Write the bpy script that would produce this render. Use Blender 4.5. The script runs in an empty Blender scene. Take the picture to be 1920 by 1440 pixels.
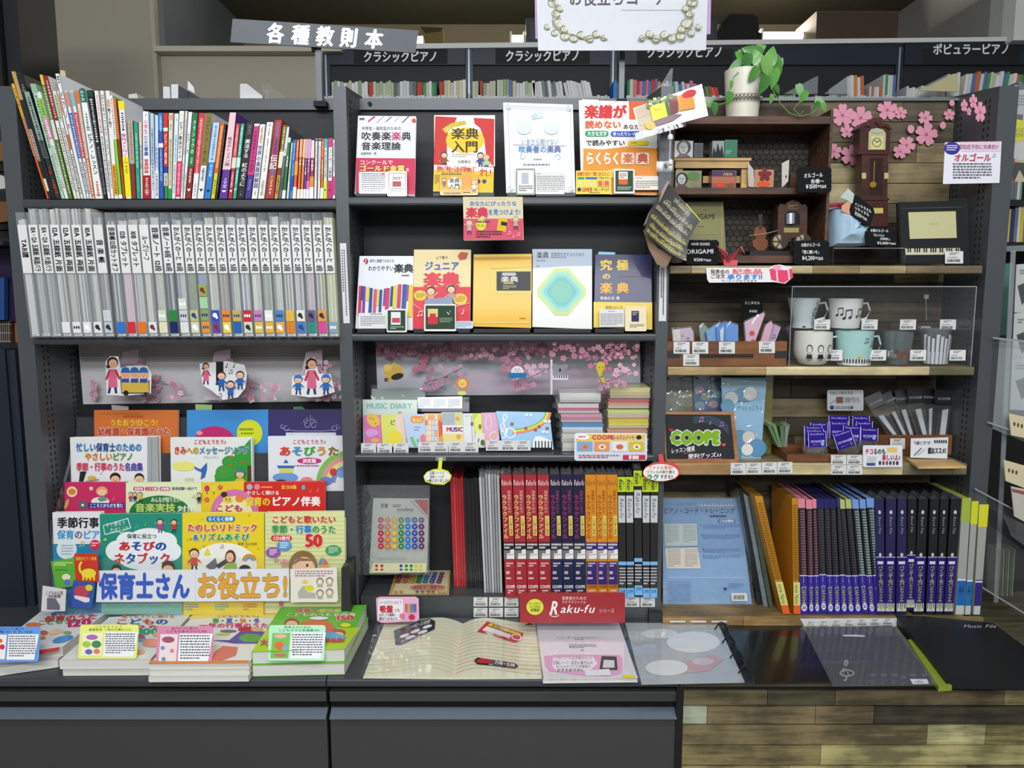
import bpy,math,random
from mathutils import Vector as V3,Matrix
random.seed(7)
sc=bpy.context.scene
COL=sc.collection
R=math.radians
# ---------------- camera, world, lights, exposure ----------------
CAM=V3((0,0,1.45));F=1420.0;PITCH=R(7.0)
cd=bpy.data.cameras.new('camera');cam=bpy.data.objects.new('camera',cd);COL.objects.link(cam)
cam.location=CAM;cam.rotation_euler=(R(90)-PITCH,0,0)
cd.sensor_width=36;cd.lens=36*F/1920;cd.clip_end=60
sc.camera=cam
sc.view_settings.view_transform='Standard';sc.view_settings.look='None'
sc.view_settings.exposure=0.0;sc.view_settings.gamma=1;sc.view_settings.use_curve_mapping=False
w=bpy.data.worlds.new('world');sc.world=w;w.use_nodes=True
w.node_tree.nodes['Background'].inputs[0].default_value=(0.92,0.96,1.0,1)
w.node_tree.nodes['Background'].inputs[1].default_value=0.25
def area(name,loc,rot,sx,sy,power,col=(0.95,0.98,1.0),spread=180):
 l=bpy.data.lights.new(name,'AREA');l.shape='RECTANGLE';l.size=sx;l.size_y=sy
 l.energy=power;l.color=col;l.spread=R(spread)
 o=bpy.data.objects.new(name,l);COL.objects.link(o);o.location=loc;o.rotation_euler=rot
 return o
area('ceiling_light_front',(-0.1,-1.5,2.95),(R(52),0,0),2.6,0.35,72)
area('ceiling_light_mid',(0.0,0.55,2.95),(R(22),0,0),3.2,0.3,30)
area('ceiling_light_rear',(0.3,-3.6,2.9),(R(60),0,0),3.0,0.5,58)
sc.cycles.max_bounces=8;sc.cycles.transparent_max_bounces=32
# ---------------- colour and materials ----------------
def lin(c):return c/12.92 if c<=0.04045 else((c+0.055)/1.055)**2.4
def hx(h,k=1.0):
 if not isinstance(h,str):return h
 h=h.lstrip('#')
 if len(h)==3:h=''.join(a*2 for a in h)
 return tuple(lin(int(h[i:i+2],16)/255)*k for i in(0,2,4))+(1,)
MATS={}
def mat(h,rough=0.5,metal=0.0,noise=0.05,bump=0.0,coat=0.0,scale=40,spec=0.5):
 key=(h,rough,metal,noise,bump,coat,scale,spec)
 if key in MATS:return MATS[key]
 m=bpy.data.materials.new('paint_'+str(h).lstrip('#'));m.use_nodes=True
 nt=m.node_tree;b=nt.nodes['Principled BSDF']
 c=hx(h)
 b.inputs['Roughness'].default_value=rough;b.inputs['Metallic'].default_value=metal
 b.inputs['Coat Weight'].default_value=coat;b.inputs['Coat Roughness'].default_value=0.08
 b.inputs['Specular IOR Level'].default_value=spec
 tc=nt.nodes.new('ShaderNodeTexCoord');n=nt.nodes.new('ShaderNodeTexNoise')
 n.inputs['Scale'].default_value=scale;n.inputs['Detail'].default_value=3
 nt.links.new(tc.outputs['Object'],n.inputs['Vector'])
 mx=nt.nodes.new('ShaderNodeMix');mx.data_type='RGBA'
 mx.inputs['A'].default_value=tuple(x*(1-noise)for x in c[:3])+(1,)
 mx.inputs['B'].default_value=tuple(min(1,x*(1+noise))for x in c[:3])+(1,)
 nt.links.new(n.outputs['Fac'],mx.inputs['Factor']);nt.links.new(mx.outputs['Result'],b.inputs['Base Color'])
 if bump:
  bp=nt.nodes.new('ShaderNodeBump');bp.inputs['Strength'].default_value=bump;bp.inputs['Distance'].default_value=0.002
  nt.links.new(n.outputs['Fac'],bp.inputs['Height']);nt.links.new(bp.outputs['Normal'],b.inputs['Normal'])
 MATS[key]=m;return m
def wood(h,dark=0.55,rough=0.6,sc_=(3,40,40),bump=0.3):
 key=('w',h,dark,rough,sc_)
 if key in MATS:return MATS[key]
 m=bpy.data.materials.new('wood_'+h.lstrip('#'));m.use_nodes=True
 nt=m.node_tree;b=nt.nodes['Principled BSDF'];b.inputs['Roughness'].default_value=rough
 tc=nt.nodes.new('ShaderNodeTexCoord');mp=nt.nodes.new('ShaderNodeMapping');mp.inputs['Scale'].default_value=sc_
 n=nt.nodes.new('ShaderNodeTexNoise');n.inputs['Scale'].default_value=1.6;n.inputs['Detail'].default_value=8;n.inputs['Roughness'].default_value=0.65
 n2=nt.nodes.new('ShaderNodeTexNoise');n2.inputs['Scale'].default_value=9;n2.inputs['Detail'].default_value=4
 nt.links.new(tc.outputs['Object'],mp.inputs['Vector']);nt.links.new(mp.outputs['Vector'],n.inputs['Vector'])
 nt.links.new(tc.outputs['Object'],n2.inputs['Vector'])
 cr=nt.nodes.new('ShaderNodeValToRGB');c=hx(h)
 cr.color_ramp.elements[0].position=0.45;cr.color_ramp.elements[0].color=tuple(x*dark for x in c[:3])+(1,)
 cr.color_ramp.elements[1].position=0.565;cr.color_ramp.elements[1].color=c
 e=cr.color_ramp.elements.new(0.66);e.color=tuple(min(1,x*1.35)for x in c[:3])+(1,)
 ad=nt.nodes.new('ShaderNodeMath');ad.operation='MULTIPLY_ADD';ad.inputs[1].default_value=0.5
 sb=nt.nodes.new('ShaderNodeMath');sb.operation='MULTIPLY';sb.inputs[1].default_value=0.55
 nt.links.new(n2.outputs['Fac'],ad.inputs[0]);nt.links.new(n.outputs['Fac'],sb.inputs[0]);nt.links.new(sb.outputs[0],ad.inputs[2])
 nt.links.new(ad.outputs[0],cr.inputs['Fac']);nt.links.new(cr.outputs['Color'],b.inputs['Base Color'])
 bp=nt.nodes.new('ShaderNodeBump');bp.inputs['Strength'].default_value=bump;bp.inputs['Distance'].default_value=0.002
 nt.links.new(n.outputs['Fac'],bp.inputs['Height']);nt.links.new(bp.outputs['Normal'],b.inputs['Normal'])
 MATS[key]=m;return m
def printmat(rough=0.4,coat=0.0):
 key=('p',rough,coat)
 if key in MATS:return MATS[key]
 m=bpy.data.materials.new('printed_paper');m.use_nodes=True;nt=m.node_tree;b=nt.nodes['Principled BSDF']
 a=nt.nodes.new('ShaderNodeAttribute');a.attribute_name='Col'
 nt.links.new(a.outputs['Color'],b.inputs['Base Color']);b.inputs['Roughness'].default_value=rough
 b.inputs['Coat Weight'].default_value=coat*.45;b.inputs['Coat Roughness'].default_value=0.04;b.inputs['Specular IOR Level'].default_value=0.22
 MATS[key]=m;return m
def film(tint='#ffffff',gloss=0.07,haze=0.03,rough=0.12,bump=0.25,scale=30,hazec='#dfe6ea'):
 """thin clear plastic: mostly transparent, a little milky, with a wrinkled sheen"""
 key=('f',tint,gloss,haze,rough,bump,scale,hazec)
 if key in MATS:return MATS[key]
 m=bpy.data.materials.new('clear_film');m.use_nodes=True;nt=m.node_tree
 for n in list(nt.nodes):nt.nodes.remove(n)
 out=nt.nodes.new('ShaderNodeOutputMaterial');tr=nt.nodes.new('ShaderNodeBsdfTransparent');tr.inputs[0].default_value=hx(tint)
 df=nt.nodes.new('ShaderNodeBsdfDiffuse');df.inputs[0].default_value=hx(hazec)
 gl=nt.nodes.new('ShaderNodeBsdfGlossy');gl.inputs['Roughness'].default_value=rough;gl.inputs[0].default_value=(1,1,1,1)
 m1=nt.nodes.new('ShaderNodeMixShader');m1.inputs[0].default_value=haze
 nt.links.new(tr.outputs[0],m1.inputs[1]);nt.links.new(df.outputs[0],m1.inputs[2])
 fr=nt.nodes.new('ShaderNodeLayerWeight');fr.inputs[0].default_value=0.5
 pw=nt.nodes.new('ShaderNodeMath');pw.operation='POWER';pw.inputs[1].default_value=4.0;nt.links.new(fr.outputs['Facing'],pw.inputs[0])
 mu=nt.nodes.new('ShaderNodeMath');mu.operation='MULTIPLY_ADD';mu.inputs[1].default_value=0.25;mu.inputs[2].default_value=gloss-0.03
 mu.use_clamp=True
 nt.links.new(pw.outputs[0],mu.inputs[0])
 m2=nt.nodes.new('ShaderNodeMixShader');nt.links.new(mu.outputs[0],m2.inputs[0])
 nt.links.new(m1.outputs[0],m2.inputs[1]);nt.links.new(gl.outputs[0],m2.inputs[2]);nt.links.new(m2.outputs[0],out.inputs[0])
 if bump:
  tc=nt.nodes.new('ShaderNodeTexCoord');n=nt.nodes.new('ShaderNodeTexNoise');n.inputs['Scale'].default_value=scale;n.inputs['Distortion'].default_value=1.5
  bp=nt.nodes.new('ShaderNodeBump');bp.inputs['Strength'].default_value=bump;bp.inputs['Distance'].default_value=0.005
  nt.links.new(tc.outputs['Object'],n.inputs['Vector']);nt.links.new(n.outputs['Fac'],bp.inputs['Height'])
  nt.links.new(bp.outputs['Normal'],gl.inputs['Normal']);nt.links.new(bp.outputs['Normal'],fr.inputs['Normal'])
 MATS[key]=m;return m
def emit(h,s):
 m=bpy.data.materials.new('lamp_glow');m.use_nodes=True;b=m.node_tree.nodes['Principled BSDF']
 b.inputs['Emission Color'].default_value=hx(h);b.inputs['Emission Strength'].default_value=s;return m
 # ---------------- pixel <-> world ----------------
CF=V3((0,math.cos(PITCH),-math.sin(PITCH)));CU=V3((0,math.sin(PITCH),math.cos(PITCH)))
def ray(px,py):return V3(((px-960)/F,0,0))+CU*(-(py-720)/F)+CF
class Pl:
 """a plane in the scene; un() finds the point of it that the photograph shows at a pixel"""
 def __init__(s,p,n):s.p=V3(p);s.n=V3(n).normalized()
 def un(s,px,py,off=0.0):
  d=ray(px,py);q=s.p+s.n*off
  return CAM+d*((q-CAM).dot(s.n)/d.dot(s.n))
 def nn(s,x=0,y=0):return s.n
class Qd:
 """a quad TL,TR,BR,BL in world space; un(u,v) with u,v 0..100"""
 def __init__(s,tl,tr,br,bl):
  s.c=[V3(a)for a in(tl,tr,br,bl)]
  s.n=(s.c[3]-s.c[0]).cross(s.c[1]-s.c[0]).normalized()
  s.p=s.c[0]
 def un(s,u,v,off=0.0):
  u/=100;v/=100
  return(s.c[0]*(1-u)+s.c[1]*u)*(1-v)+(s.c[3]*(1-u)+s.c[2]*u)*v+s.n*off
 def nn(s,x=0,y=0):return s.n
class Cy:
 """surface of revolution about a vertical axis; u degrees (0 = towards viewer, + to the right), v 0..100 down"""
 def __init__(s,c,r0,r1,z0,z1):s.c=V3(c);s.r0=r0;s.r1=r1;s.z0=z0;s.z1=z1
 def un(s,u,v,off=0.0):
  t=v/100;r=s.r1+(s.r0-s.r1)*t+off;a=R(u)
  return V3((s.c.x+r*math.sin(a),s.c.y-r*math.cos(a),s.z1+(s.z0-s.z1)*t))
 def nn(s,x=0,y=0):return V3((math.sin(R(x)),-math.cos(R(x)),0))
def VP(Y,tilt=0,py=None,yaw=0,px=960):
 """upright plane whose bottom line sits at depth Y (at pixel px,py); tilt leans its top back; yaw turns it (left edge nearer for +)"""
 base=Pl((0,Y,0),(0,-1,0)).un(px,py if py is not None else 700)
 n=V3((0,-math.cos(R(tilt)),math.sin(R(tilt))));n.rotate(Matrix.Rotation(R(yaw),3,'Z'))
 return Pl(base,n)
def HP(z):return Pl((0,0,z),(0,0,1))
def W(px,py,Y):return Pl((0,Y,0),(0,-1,0)).un(px,py)
def zat(py,Y):return W(960,py,Y).z
def xat(px,py,Y):return W(px,py,Y).x
# ---------------- objects ----------------
def tag(o,label=None,cat=None,group=None,kind=None):
 if label:o['label']=label
 if cat:o['category']=cat
 if group:o['group']=group
 if kind:o['kind']=kind
 return o
def thing(name,label,cat,loc,group=None):
 o=bpy.data.objects.new(name,None);o.empty_display_size=0.05;COL.objects.link(o);o.location=loc
 return tag(o,label,cat,group)
class MB:
 def __init__(s):s.v=[];s.f=[];s.m=[];s.mats=[]
 def mi(s,m):
  if m not in s.mats:s.mats.append(m)
  return s.mats.index(m)
 def add(s,vs,fs,m):
  k=len(s.v);s.v+=[V3(a)for a in vs];i=s.mi(m)
  for f in fs:s.f.append([a+k for a in f]);s.m.append(i)
  return s
 def box(s,a,b,m):
  x0,x1=sorted((a[0],b[0]));y0,y1=sorted((a[1],b[1]));z0,z1=sorted((a[2],b[2]))
  return s.add([(x0,y0,z0),(x1,y0,z0),(x1,y1,z0),(x0,y1,z0),(x0,y0,z1),(x1,y0,z1),(x1,y1,z1),(x0,y1,z1)],[(0,3,2,1),(4,5,6,7),(0,1,5,4),(1,2,6,5),(2,3,7,6),(3,0,4,7)],m)
 def bbox(s,a,b,m,r=0.003):
  """box with rounded horizontal front edges (top and bottom), long axis X"""
  x0,x1=sorted((a[0],b[0]));y0,y1=sorted((a[1],b[1]));z0,z1=sorted((a[2],b[2]))
  pr=[(y0+r,z0),(y0+r*.3,z0+r*.3),(y0,z0+r),(y0,z1-r),(y0+r*.3,z1-r*.3),(y0+r,z1),(y1,z1),(y1,z0)]
  return s.prism([(x0,p[0],p[1])for p in pr],(x1-x0,0,0),m)
 def prism(s,pts,off,mf,ms=None):
  pts=[V3(p)for p in pts];off=V3(off);n=len(pts)
  s.add(pts,[list(range(n))],mf);s.add([p+off for p in pts],[list(range(n))[::-1]],ms or mf)
  for i in range(n):
   j=(i+1)%n
   s.add([pts[i],pts[j],pts[j]+off,pts[i]+off],[(0,1,2,3)],ms or mf)
  return s
 def tube(s,pts,r,m,n=8,caps=True):
  pts=[V3(p)for p in pts];rr=r if isinstance(r,(list,tuple))else[r]*len(pts);rings=[]
  for i,p in enumerate(pts):
   d=(pts[min(i+1,len(pts)-1)]-pts[max(i-1,0)]).normalized()
   a=d.cross(V3((0,0,1))if abs(d.z)<0.9 else V3((1,0,0))).normalized();b=d.cross(a)
   rings.append([p+(a*math.cos(2*math.pi*k/n)+b*math.sin(2*math.pi*k/n))*rr[i]for k in range(n)])
  vs=[v for q in rings for v in q];fs=[]
  for i in range(len(pts)-1):
   for k in range(n):fs.append((i*n+k,i*n+(k+1)%n,(i+1)*n+(k+1)%n,(i+1)*n+k))
  if caps:fs+=[list(range(n))[::-1],[(len(pts)-1)*n+k for k in range(n)]]
  return s.add(vs,fs,m)
 def lathe(s,c,prof,m,n=28):
  c=V3(c);vs=[];fs=[]
  for r,z in prof:
   for k in range(n):vs.append(c+V3((r*math.sin(2*math.pi*k/n),-r*math.cos(2*math.pi*k/n),z)))
  for i in range(len(prof)-1):
   for k in range(n):fs.append((i*n+k,i*n+(k+1)%n,(i+1)*n+(k+1)%n,(i+1)*n+k))
  fs.append(list(range(n))[::-1]);fs.append([(len(prof)-1)*n+k for k in range(n)])
  return s.add(vs,fs,m)
 def slab(s,poly,pl,th,mf,ms=None):
  """polygon given in photograph pixels on plane pl, thickness th behind it"""
  return s.prism([pl.un(x,y)for x,y in poly],pl.n*(-th),mf,ms)
 def build(s,name,parent=None,label=None,cat=None,group=None,kind=None,smooth=False):
  if parent is not None:org=parent.matrix_basis.translation.copy();
  else:
   xs=[v.x for v in s.v];ys=[v.y for v in s.v];org=V3(((min(xs)+max(xs))/2,(min(ys)+max(ys))/2,min(v.z for v in s.v)))
  if parent is not None and parent.parent is not None:org=org+parent.parent.matrix_basis.translation
  me=bpy.data.meshes.new(name);me.from_pydata([v-org for v in s.v],[],s.f)
  for m in s.mats:me.materials.append(m)
  me.polygons.foreach_set('material_index',s.m)
  if smooth:
   me.polygons.foreach_set('use_smooth',[True]*len(s.f));me.update()
   try:me.set_sharp_from_angle(angle=R(40))
   except Exception:pass
  me.update()
  o=bpy.data.objects.new(name,me);COL.objects.link(o)
  if parent is None:o.location=org
  else:o.parent=parent
  return tag(o,label,cat,group,kind)
  # ---------------- flat print: lettering and pictures as thin ink on a surface ----------------
GL={}
def glyph(ch):
 if ch in GL:return GL[ch]
 c=bpy.data.curves.new('g','FONT');c.body=ch;c.size=1;c.resolution_u=2
 o=bpy.data.objects.new('g',c);COL.objects.link(o)
 dg=bpy.context.evaluated_depsgraph_get();e=o.evaluated_get(dg);m=e.to_mesh()
 vs=[(v.co.x,v.co.y)for v in m.vertices];fs=[tuple(p.vertices)for p in m.polygons]
 e.to_mesh_clear();bpy.data.objects.remove(o);bpy.data.curves.remove(c)
 if ord(ch)>0x2e80 or ch in '・※':adv=1.0
 elif ch==' ':adv=0.35
 else:adv=(max(v[0]for v in vs)+0.07)if vs else 0.4
 GL[ch]=(vs,fs,adv);return GL[ch]
EPS=0.00012
class Pr:
 def __init__(s,pl,base=0.0005):s.pl=pl;s.v=[];s.f=[];s.c=[];s.k=0;s.base=base
 def _off(s):s.k+=1;return s.base+s.k*EPS
 def raw(s,pts,faces,col,off=None):
  off=s._off()if off is None else off;k=len(s.v);c=hx(col)
  s.v+=[s.pl.un(x,y,off)for x,y in pts]
  for f in faces:s.f.append([a+k for a in f]);s.c.append(c)
  return s
 def poly(s,pts,col):return s.raw(pts,[list(range(len(pts)))],col)
 def rect(s,x0,y0,x1,y1,col,r=0):
  if isinstance(s.pl,Cy):
   n=6;ps=[(x0+(x1-x0)*i/n,y0)for i in range(n+1)]+[(x0+(x1-x0)*i/n,y1)for i in range(n+1)]
   return s.raw(ps,[(i,i+1,n+2+i,n+1+i)for i in range(n)],col)
  if r:return s.poly(rrect(x0,y0,x1,y1,r),col)
  return s.poly([(x0,y0),(x1,y0),(x1,y1),(x0,y1)],col)
 def ell(s,cx,cy,rx,ry,col,n=20,rot=0):
  c_,s_=math.cos(R(rot)),math.sin(R(rot));p=[]
  for k in range(n):
   a,b=rx*math.cos(2*math.pi*k/n),ry*math.sin(2*math.pi*k/n);p.append((cx+a*c_-b*s_,cy+a*s_+b*c_))
  return s.poly(p,col)
 def ring(s,cx,cy,rx,ry,w_,col,n=24,a0=0,a1=360):
  ps=[]
  for k in range(n+1):
   a=R(a0+(a1-a0)*k/n);ps+=[((cx+rx*math.cos(a)),cy+ry*math.sin(a)),(cx+(rx-w_)*math.cos(a),cy+(ry-w_)*math.sin(a))]
  return s.raw(ps,[(2*i,2*i+1,2*i+3,2*i+2)for i in range(n)],col)
 def line(s,pts,w_,col):
  ps=[]
  for i,(x,y)in enumerate(pts):
   x0,y0=pts[max(i-1,0)];x1,y1=pts[min(i+1,len(pts)-1)];d=math.hypot(x1-x0,y1-y0)or 1
   nx,ny=-(y1-y0)/d*w_/2,(x1-x0)/d*w_/2;ps+=[(x+nx,y+ny),(x-nx,y-ny)]
  return s.raw(ps,[(2*i,2*i+1,2*i+3,2*i+2)for i in range(len(pts)-1)],col)
 def text(s,x0,y0,x1,y1,st,col,b=0.0,vert=False,rot=False,halo=None,hr=0.07,shear=0.0,slope=0.0,cols=None):
  """fits the string into the box; vert = upright letters running down, rot = whole line turned to run down; slope = dy per dx"""
  L=[glyph(c)for c in st]
  asc=all(ord(c)<0x2e80 for c in st)and not vert
  lo,hi=(0.0,0.70)if asc else(-0.09,0.85)
  def put(shx,shy,off,colf):
   pen=0.0
   for i,(vs,fs,adv)in enumerate(L):
    if vs:
     pts=[]
     for gx,gy in vs:
      X,Y=gx+shx,gy+shy
      if vert:
       if st[i]in 'ー－（）―':X,Y=0.38+0.12+(Y-0.38),0.38-(X-0.5)
       u=(X);v_=pen+(hi-Y)
       pts.append((x0+u*(x1-x0),y0+v_/tot*(y1-y0)))
      elif rot:
       u=(Y-lo)/(hi-lo);v_=(pen+X+shear*Y)/tot
       pts.append((x0+u*(x1-x0),y0+v_*(y1-y0)))
      else:
       xx=x0+(pen+X+shear*Y)/tot*(x1-x0)
       pts.append((xx,y0+(hi-Y)/(hi-lo)*(y1-y0)+(xx-x0)*slope))
     s.raw(pts,fs,colf(i),off)
    pen+=(1.0 if vert else adv)
  tot=float(len(L))if vert else sum(g[2]for g in L)
  if halo:
   o=s._off()
   for a in range(0,360,45):put(hr*math.cos(R(a)),hr*math.sin(R(a)),o,lambda i:halo)
  o=s._off();cf=(lambda i:cols[i%len(cols)])if cols else(lambda i:col)
  if b:
   for q in((-b,0),(b,0),(0,b*.6),(0,-b*.6)):put(q[0],q[1],o,cf);o+=EPS*0.05
   s.k+=1
  else:put(0,0,o,cf)
  return s
 def fine(s,x0,y0,x1,y1,n,col,fill=0.55,seed=1):
  """lines of print too small to read"""
  rd=random.Random(seed+int(x0*3+y0));o=s._off();h=(y1-y0)/n
  for i in range(n):
   x=x0;end=x1 if i<n-1 else x0+(x1-x0)*rd.uniform(.4,.9)
   while x<end:
    ww=min((x1-x0)*rd.uniform(.03,.10),end-x);yy=y0+i*h
    s.raw([(x,yy),(x+ww,yy),(x+ww,yy+h*fill),(x,yy+h*fill)],[(0,1,2,3)],col,o);x+=ww+(x1-x0)*0.022
  return s
 def tagprint(s,x0,y0,x1,y1):
  """price ticket: two small lines and a bar code"""
  w_,h=x1-x0,y1-y0
  s.fine(x0+w_*.25,y0+h*.1,x0+w_*.75,y0+h*.35,2,'#77777c');s.fine(x0+w_*.15,y0+h*.48,x0+w_*.9,y0+h*.58,1,'#55555a')
  rd=random.Random(int(x0));o=s._off();x=x0+w_*.12
  while x<x0+w_*.8:
   q=w_*rd.uniform(.015,.05);s.raw([(x,y0+h*.65),(x+q,y0+h*.65),(x+q,y0+h*.88),(x,y0+h*.88)],[(0,1,2,3)],'#333',o);x+=q+w_*rd.uniform(.015,.04)
  return s
 def note(s,x,y,h,col,two=False):
  w_=h*.32
  s.ell(x,y+h,w_*.75,w_*.55,col,10,-20);s.line([(x+w_*.6,y+h),(x+w_*.6,y)],h*.09,col)
  if two:
   s.ell(x+h*.75,y+h*.9,w_*.75,w_*.55,col,10,-20);s.line([(x+w_*.6+h*.75,y+h*.9),(x+w_*.6+h*.75,y-h*.1)],h*.09,col)
   s.line([(x+w_*.55,y+.03*h),(x+w_*.65+h*.75,y-h*.07)],h*.16,col)
  else:s.line([(x+w_*.6,y),(x+w_*1.1,y+h*.25),(x+w_*1.1,y+h*.45)],h*.09,col)
  return s
 def clef(s,x,y,h,col,w_=None):
  w_=w_ or h*.045;pts=[]
  for t in range(0,40):
   a=t/39*5.0*math.pi;r=h*.05+h*.19*(t/39)
   if t<24:pts.append((x+r*math.sin(a)*.9,y+h*.66-r*math.cos(a)*.75+h*.02))
  pts+=[(x-h*.16,y+h*.5),(x+h*.02,y+h*.3),(x+h*.12,y+h*.14),(x+h*.08,y),(x,y+h*.03),(x-h*.03,y+h*.2),(x+h*.06,y+h*.92),(x,y+h),(x-h*.09,y+h*.95)]
  return s.line(pts,w_,col)
 def flower(s,cx,cy,r,col,cen=None,rot=0):
  for k in range(5):
   a=R(rot+72*k-90);s.ell(cx+r*.58*math.cos(a),cy+r*.58*math.sin(a),r*.44,r*.36,col,12,rot+72*k-90)
  if cen:s.ell(cx,cy,r*.16,r*.16,cen,8)
  return s
 def heart(s,x,y,r,col):
  p=[]
  for k in range(20):
   t=2*math.pi*k/20;p.append((x+r*math.sin(t)**3,y-r*(13*math.cos(t)-5*math.cos(2*t)-2*math.cos(3*t)-math.cos(4*t))/16))
  return s.poly(p,col)
 def kid(s,x,y,h,shirt,hair='#4a2c1e',cap=None,legs='#2b3a66',armsup=False):
  """little printed child; y = top of head, h = total height"""
  r=h*.2
  s.poly([(x-h*.13,y+h*.4),(x+h*.13,y+h*.4),(x+h*.17,y+h*.75),(x-h*.17,y+h*.75)],shirt)
  ay=y+h*(.3 if armsup else.62)
  s.line([(x-h*.12,y+h*.46),(x-h*.3,ay)],h*.07,shirt);s.line([(x+h*.12,y+h*.46),(x+h*.3,ay)],h*.07,shirt)
  s.ell(x-h*.31,ay,h*.04,h*.04,'#f1c3a0',8);s.ell(x+h*.31,ay,h*.04,h*.04,'#f1c3a0',8)
  s.line([(x-h*.07,y+h*.74),(x-h*.1,y+h)],h*.08,legs);s.line([(x+h*.07,y+h*.74),(x+h*.12,y+h)],h*.08,legs)
  s.ell(x,y+r*.95,r*1.12,r*1.08,hair,16);s.ell(x,y+r*1.15,r*.92,r*.82,'#f4cba8',16)
  s.face(x,y+r*1.15,r*.9)
  if cap:s.poly([(x-r*1.15,y+r*.75),(x-r*.8,y),(x,y-r*.25),(x+r*.8,y),(x+r*1.15,y+r*.75),(x+r*1.5,y+r*.95),(x,y+r*.7)],cap)
  return s
 def face(s,x,y,r):
  s.ell(x-r*.35,y,r*.09,r*.12,'#3b2a22',8);s.ell(x+r*.35,y,r*.09,r*.12,'#3b2a22',8)
  s.poly([(x-r*.25,y+r*.32),(x+r*.25,y+r*.32),(x,y+r*.6)],'#c9403c')
  s.ell(x-r*.6,y+r*.3,r*.14,r*.1,'#f0a08c',8);s.ell(x+r*.6,y+r*.3,r*.14,r*.1,'#f0a08c',8);return s
 def build(s,parent,name='cover_print',rough=0.4,coat=0.0,label=None):
  if not s.f:return None
  org=parent.matrix_basis.translation.copy()
  if parent.parent is not None:org+=parent.parent.matrix_basis.translation
  me=bpy.data.meshes.new(name);me.from_pydata([v-org for v in s.v],[],s.f)
  a=me.color_attributes.new('Col','FLOAT_COLOR','CORNER');buf=[]
  for f,c in zip(s.f,s.c):buf+=list(c)*len(f)
  a.data.foreach_set('color',buf);me.materials.append(printmat(rough,coat));me.update()
  o=bpy.data.objects.new(name,me);COL.objects.link(o);o.parent=parent
  return tag(o,label)
def rrect(x0,y0,x1,y1,r,n=4):
 p=[]
 for cx,cy,a0 in((x1-r,y0+r,-90),(x1-r,y1-r,0),(x0+r,y1-r,90),(x0+r,y0+r,180)):
  for k in range(n+1):a=R(a0+90*k/n);p.append((cx+r*math.cos(a),cy+r*math.sin(a)))
 return p
def Q(x0,y0,x1,y1):return[(x0,y0),(x1,y0),(x1,y1),(x0,y1)]
PAGE=mat('#e9e7df',0.8,noise=0.03)
def book(quad,pl,th,cover,label,draw=None,group=None,cat='book',name='book',rough=0.45,coat=0.2,spine_left=True,edge=None):
 """book facing out: quad = TL,TR,BR,BL pixels of its front on plane pl"""
 coat=min(coat,.2)*.8 if coat<.7 else.3;c=[pl.un(x,y)for x,y in quad];n=pl.n;ct=0.0009
 r=thing(name,label,cat,(c[2]+c[3])/2-n*th/2,group)
 cm=mat(cover,rough,coat=coat,noise=0.02);m=MB()
 m.prism(c,-n*ct,cm);m.prism([p-n*(th-ct)for p in c],-n*ct,cm)
 a,b=(0,3)if spine_left else(1,2);d=(c[1]-c[0]).normalized()*(ct if spine_left else-ct)
 m.prism([c[a],c[a]+d,c[b]+d,c[b]],-n*th,cm)
 m.build('cover',r)
 u=(c[1]-c[0]).normalized()*0.001;v=(c[3]-c[0]).normalized()*0.0012
 MB().prism([c[0]+u*2+v-n*ct*1.1,c[1]-u*2+v-n*ct*1.1,c[2]-u*2-v-n*ct*1.1,c[3]+u*2-v-n*ct*1.1],-n*(th-2.2*ct),edge or PAGE).build('page_block',r)
 if draw:
  p=Pr(pl);draw(p);p.build(r,'cover_print',rough,coat)
 return r
def card(poly,pl,th,colr,label,draw=None,cat='card',name='card',group=None,rough=0.5,coat=0.0,side=None,parent=None,m_=None):
 """a flat sheet or board with print; poly in pixels on pl"""
 mm=m_ or mat(colr,rough,coat=coat,noise=0.02)
 b=MB().slab(poly,pl,th,mm,side)
 o=b.build(name,parent,label if parent is None else None,cat if parent is None else None,group)
 if draw:p=Pr(pl);draw(p);p.build(o,name+'_print' if not name.endswith('print')else name,rough,coat)
 return o
 # ================= materials used a lot =================
STEEL=mat('#515559',0.42,0.25,0.03);STEEL_D=mat('#2b2d30',0.5,0.2,0.03);SHELF=mat('#494c4f',0.38,0.3,0.03)
BACKP=mat('#1e2024',0.55,0.1,0.03);BLACK=mat('#0b0b0c',0.7);HOLE=mat('#050505',0.9)
CLEAR=film(gloss=0.07,haze=0.015,rough=0.05,bump=0.0);SLEEVE=film(gloss=0.08,haze=0.03,rough=0.10,bump=0.5,scale=14)
MILKY=film(gloss=0.07,haze=0.16,rough=0.2,bump=0.25,scale=12)
YF,YB=2.10,2.30
CFR=1.77
ZC=zat(1165,YF)
ZT=2.0
PX=[(-1.372,-1.326),(-0.478,-0.443),(0.398,0.431),(1.300,1.352)]
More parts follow.
